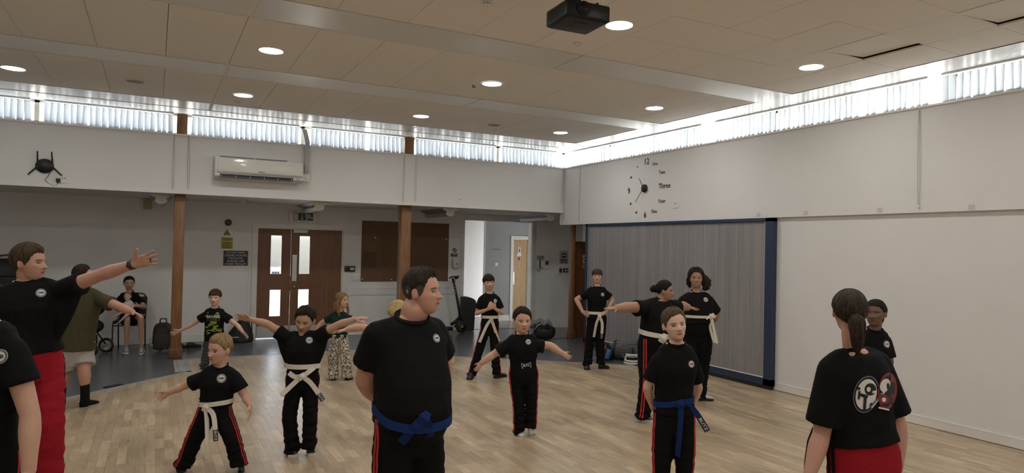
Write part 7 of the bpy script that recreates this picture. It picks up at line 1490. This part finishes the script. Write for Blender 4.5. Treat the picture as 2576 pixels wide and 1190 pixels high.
q, u, v = frame_at(1524, 906, -30); t = thing('kit_bag', 'small black open kit bag holding drinks bottles beside the duffel', 'bag', (q.x, q.y, 0)); q = q + v * .10
mb = MB(); mb.loft([[q + u * x * s_ + v * y * s_ + Vector((0, 0, z)) for x, y in disc2(.14, 20, ry=.10)] for z, s_ in ((.003, .95), (.08, 1.0), (.17, .98), (.165, .9), (.06, .85))]); mb.build('shell', M_BAGK, t); mb = MB(); mb.tube([q + u * -.1 + v * -.09 + Vector((0, 0, .15)), q + u * .0 + v * -.13 + Vector((0, 0, .2)), q + u * .1 + v * -.09 + Vector((0, 0, .15))], .008, 6); mb.build('handle', M_BAGK, t)
def bottle(px_, py0, py1, D_, r, m1, m2, label, tilt=0):
    a = at(px_, py1, D_); b_ = at(px_ + tilt, py0, D_); d = b_ - a; t = thing('drinks_bottle', label, 'bottle', a); mb = MB(); mb.tube([a, a + d * .05, a + d * .62, a + d * .70], [r * .9, r, r * 1.05, r * .8], 16); mb.build('body', m1, t); mb = MB(); mb.tube([a + d * .68, a + d * .92, a + d], [r * .72, r * .66, r * .3], 14); mb.build('cap', m2, t)
bottle(1528, 862, 902, 11.02, .036, M_BLACK, M_BLACK, 'tall black drinks bottle standing in the small kit bag', 1); bottle(1527, 868, 903, 10.95, .036, mat('bottle_blue', (.05, .16, .38), .25), M_BLACK, 'blue drinks bottle leaning in the small kit bag', 9)
q, u, v = frame_at(1591, 919, -32); t = thing('head_guard', 'white and black sparring head guard at the edge of the parquet', 'head guard', (q.x, q.y, 0)); q = q + v * .09; M_HG = mat('guard_white', (.60, .58, .54), .45)
def arc(r0, z, a0, a1, th, w_, m_, nm, n=16, ry=.8):
    mb = MB(); P_ = [q + u * (r0 * math.cos(x)) + v * (r0 * ry * math.sin(x)) + Vector((0, 0, z)) for x in [a0 + (a1 - a0) * k / n for k in range(n + 1)]]; rings = []
    for p_ in P_:
        o_ = (p_ - q - Vector((0, 0, z))).normalized(); rings.append([p_ + o_ * (th * math.cos(x)) + Vector((0, 0, w_ * math.sin(x))) for x in [2 * math.pi * k / 10 for k in range(10)]])
    mb.loft(rings); return mb.build(nm, m_, t)
arc(.115, .024, math.pi * .98, math.pi * 2.02, .020, .020, M_HG, 'chin_guard'); arc(.105, .060, math.pi * .95, math.pi * 2.05, .020, .017, M_HG, 'cheek_guard'); arc(.085, .145, math.pi * 1.0, math.pi * 2.0, .020, .028, M_HG, 'brow_guard'); arc(.112, .043, math.pi * 1.0, math.pi * 2.0, .012, .006, M_BLACK, 'seam')
for s in (-1, 1): mb = MB(); limb(mb, [q + u * (.105 * s) + Vector((0, 0, .06)), q + u * (.10 * s) + Vector((0, 0, .10)), q + u * (.085 * s) + Vector((0, 0, .145))], [.02, .018, .02]); mb.build('side_pad', M_HG, t)
mb = MB(); mb.ell(q + v * .02 + Vector((0, 0, .09)), .085, .075, .085, Matrix((u, v, Vector((0, 0, 1)))).transposed()); mb.build('lining', M_BLACK, t); mb = MB(); put_text(mb, 'BLITZ', q - v * .092 + Vector((0, 0, .147)), u, (0, 0, 1), .018, width=.075); mb.build('lettering', M_BLACK, t)
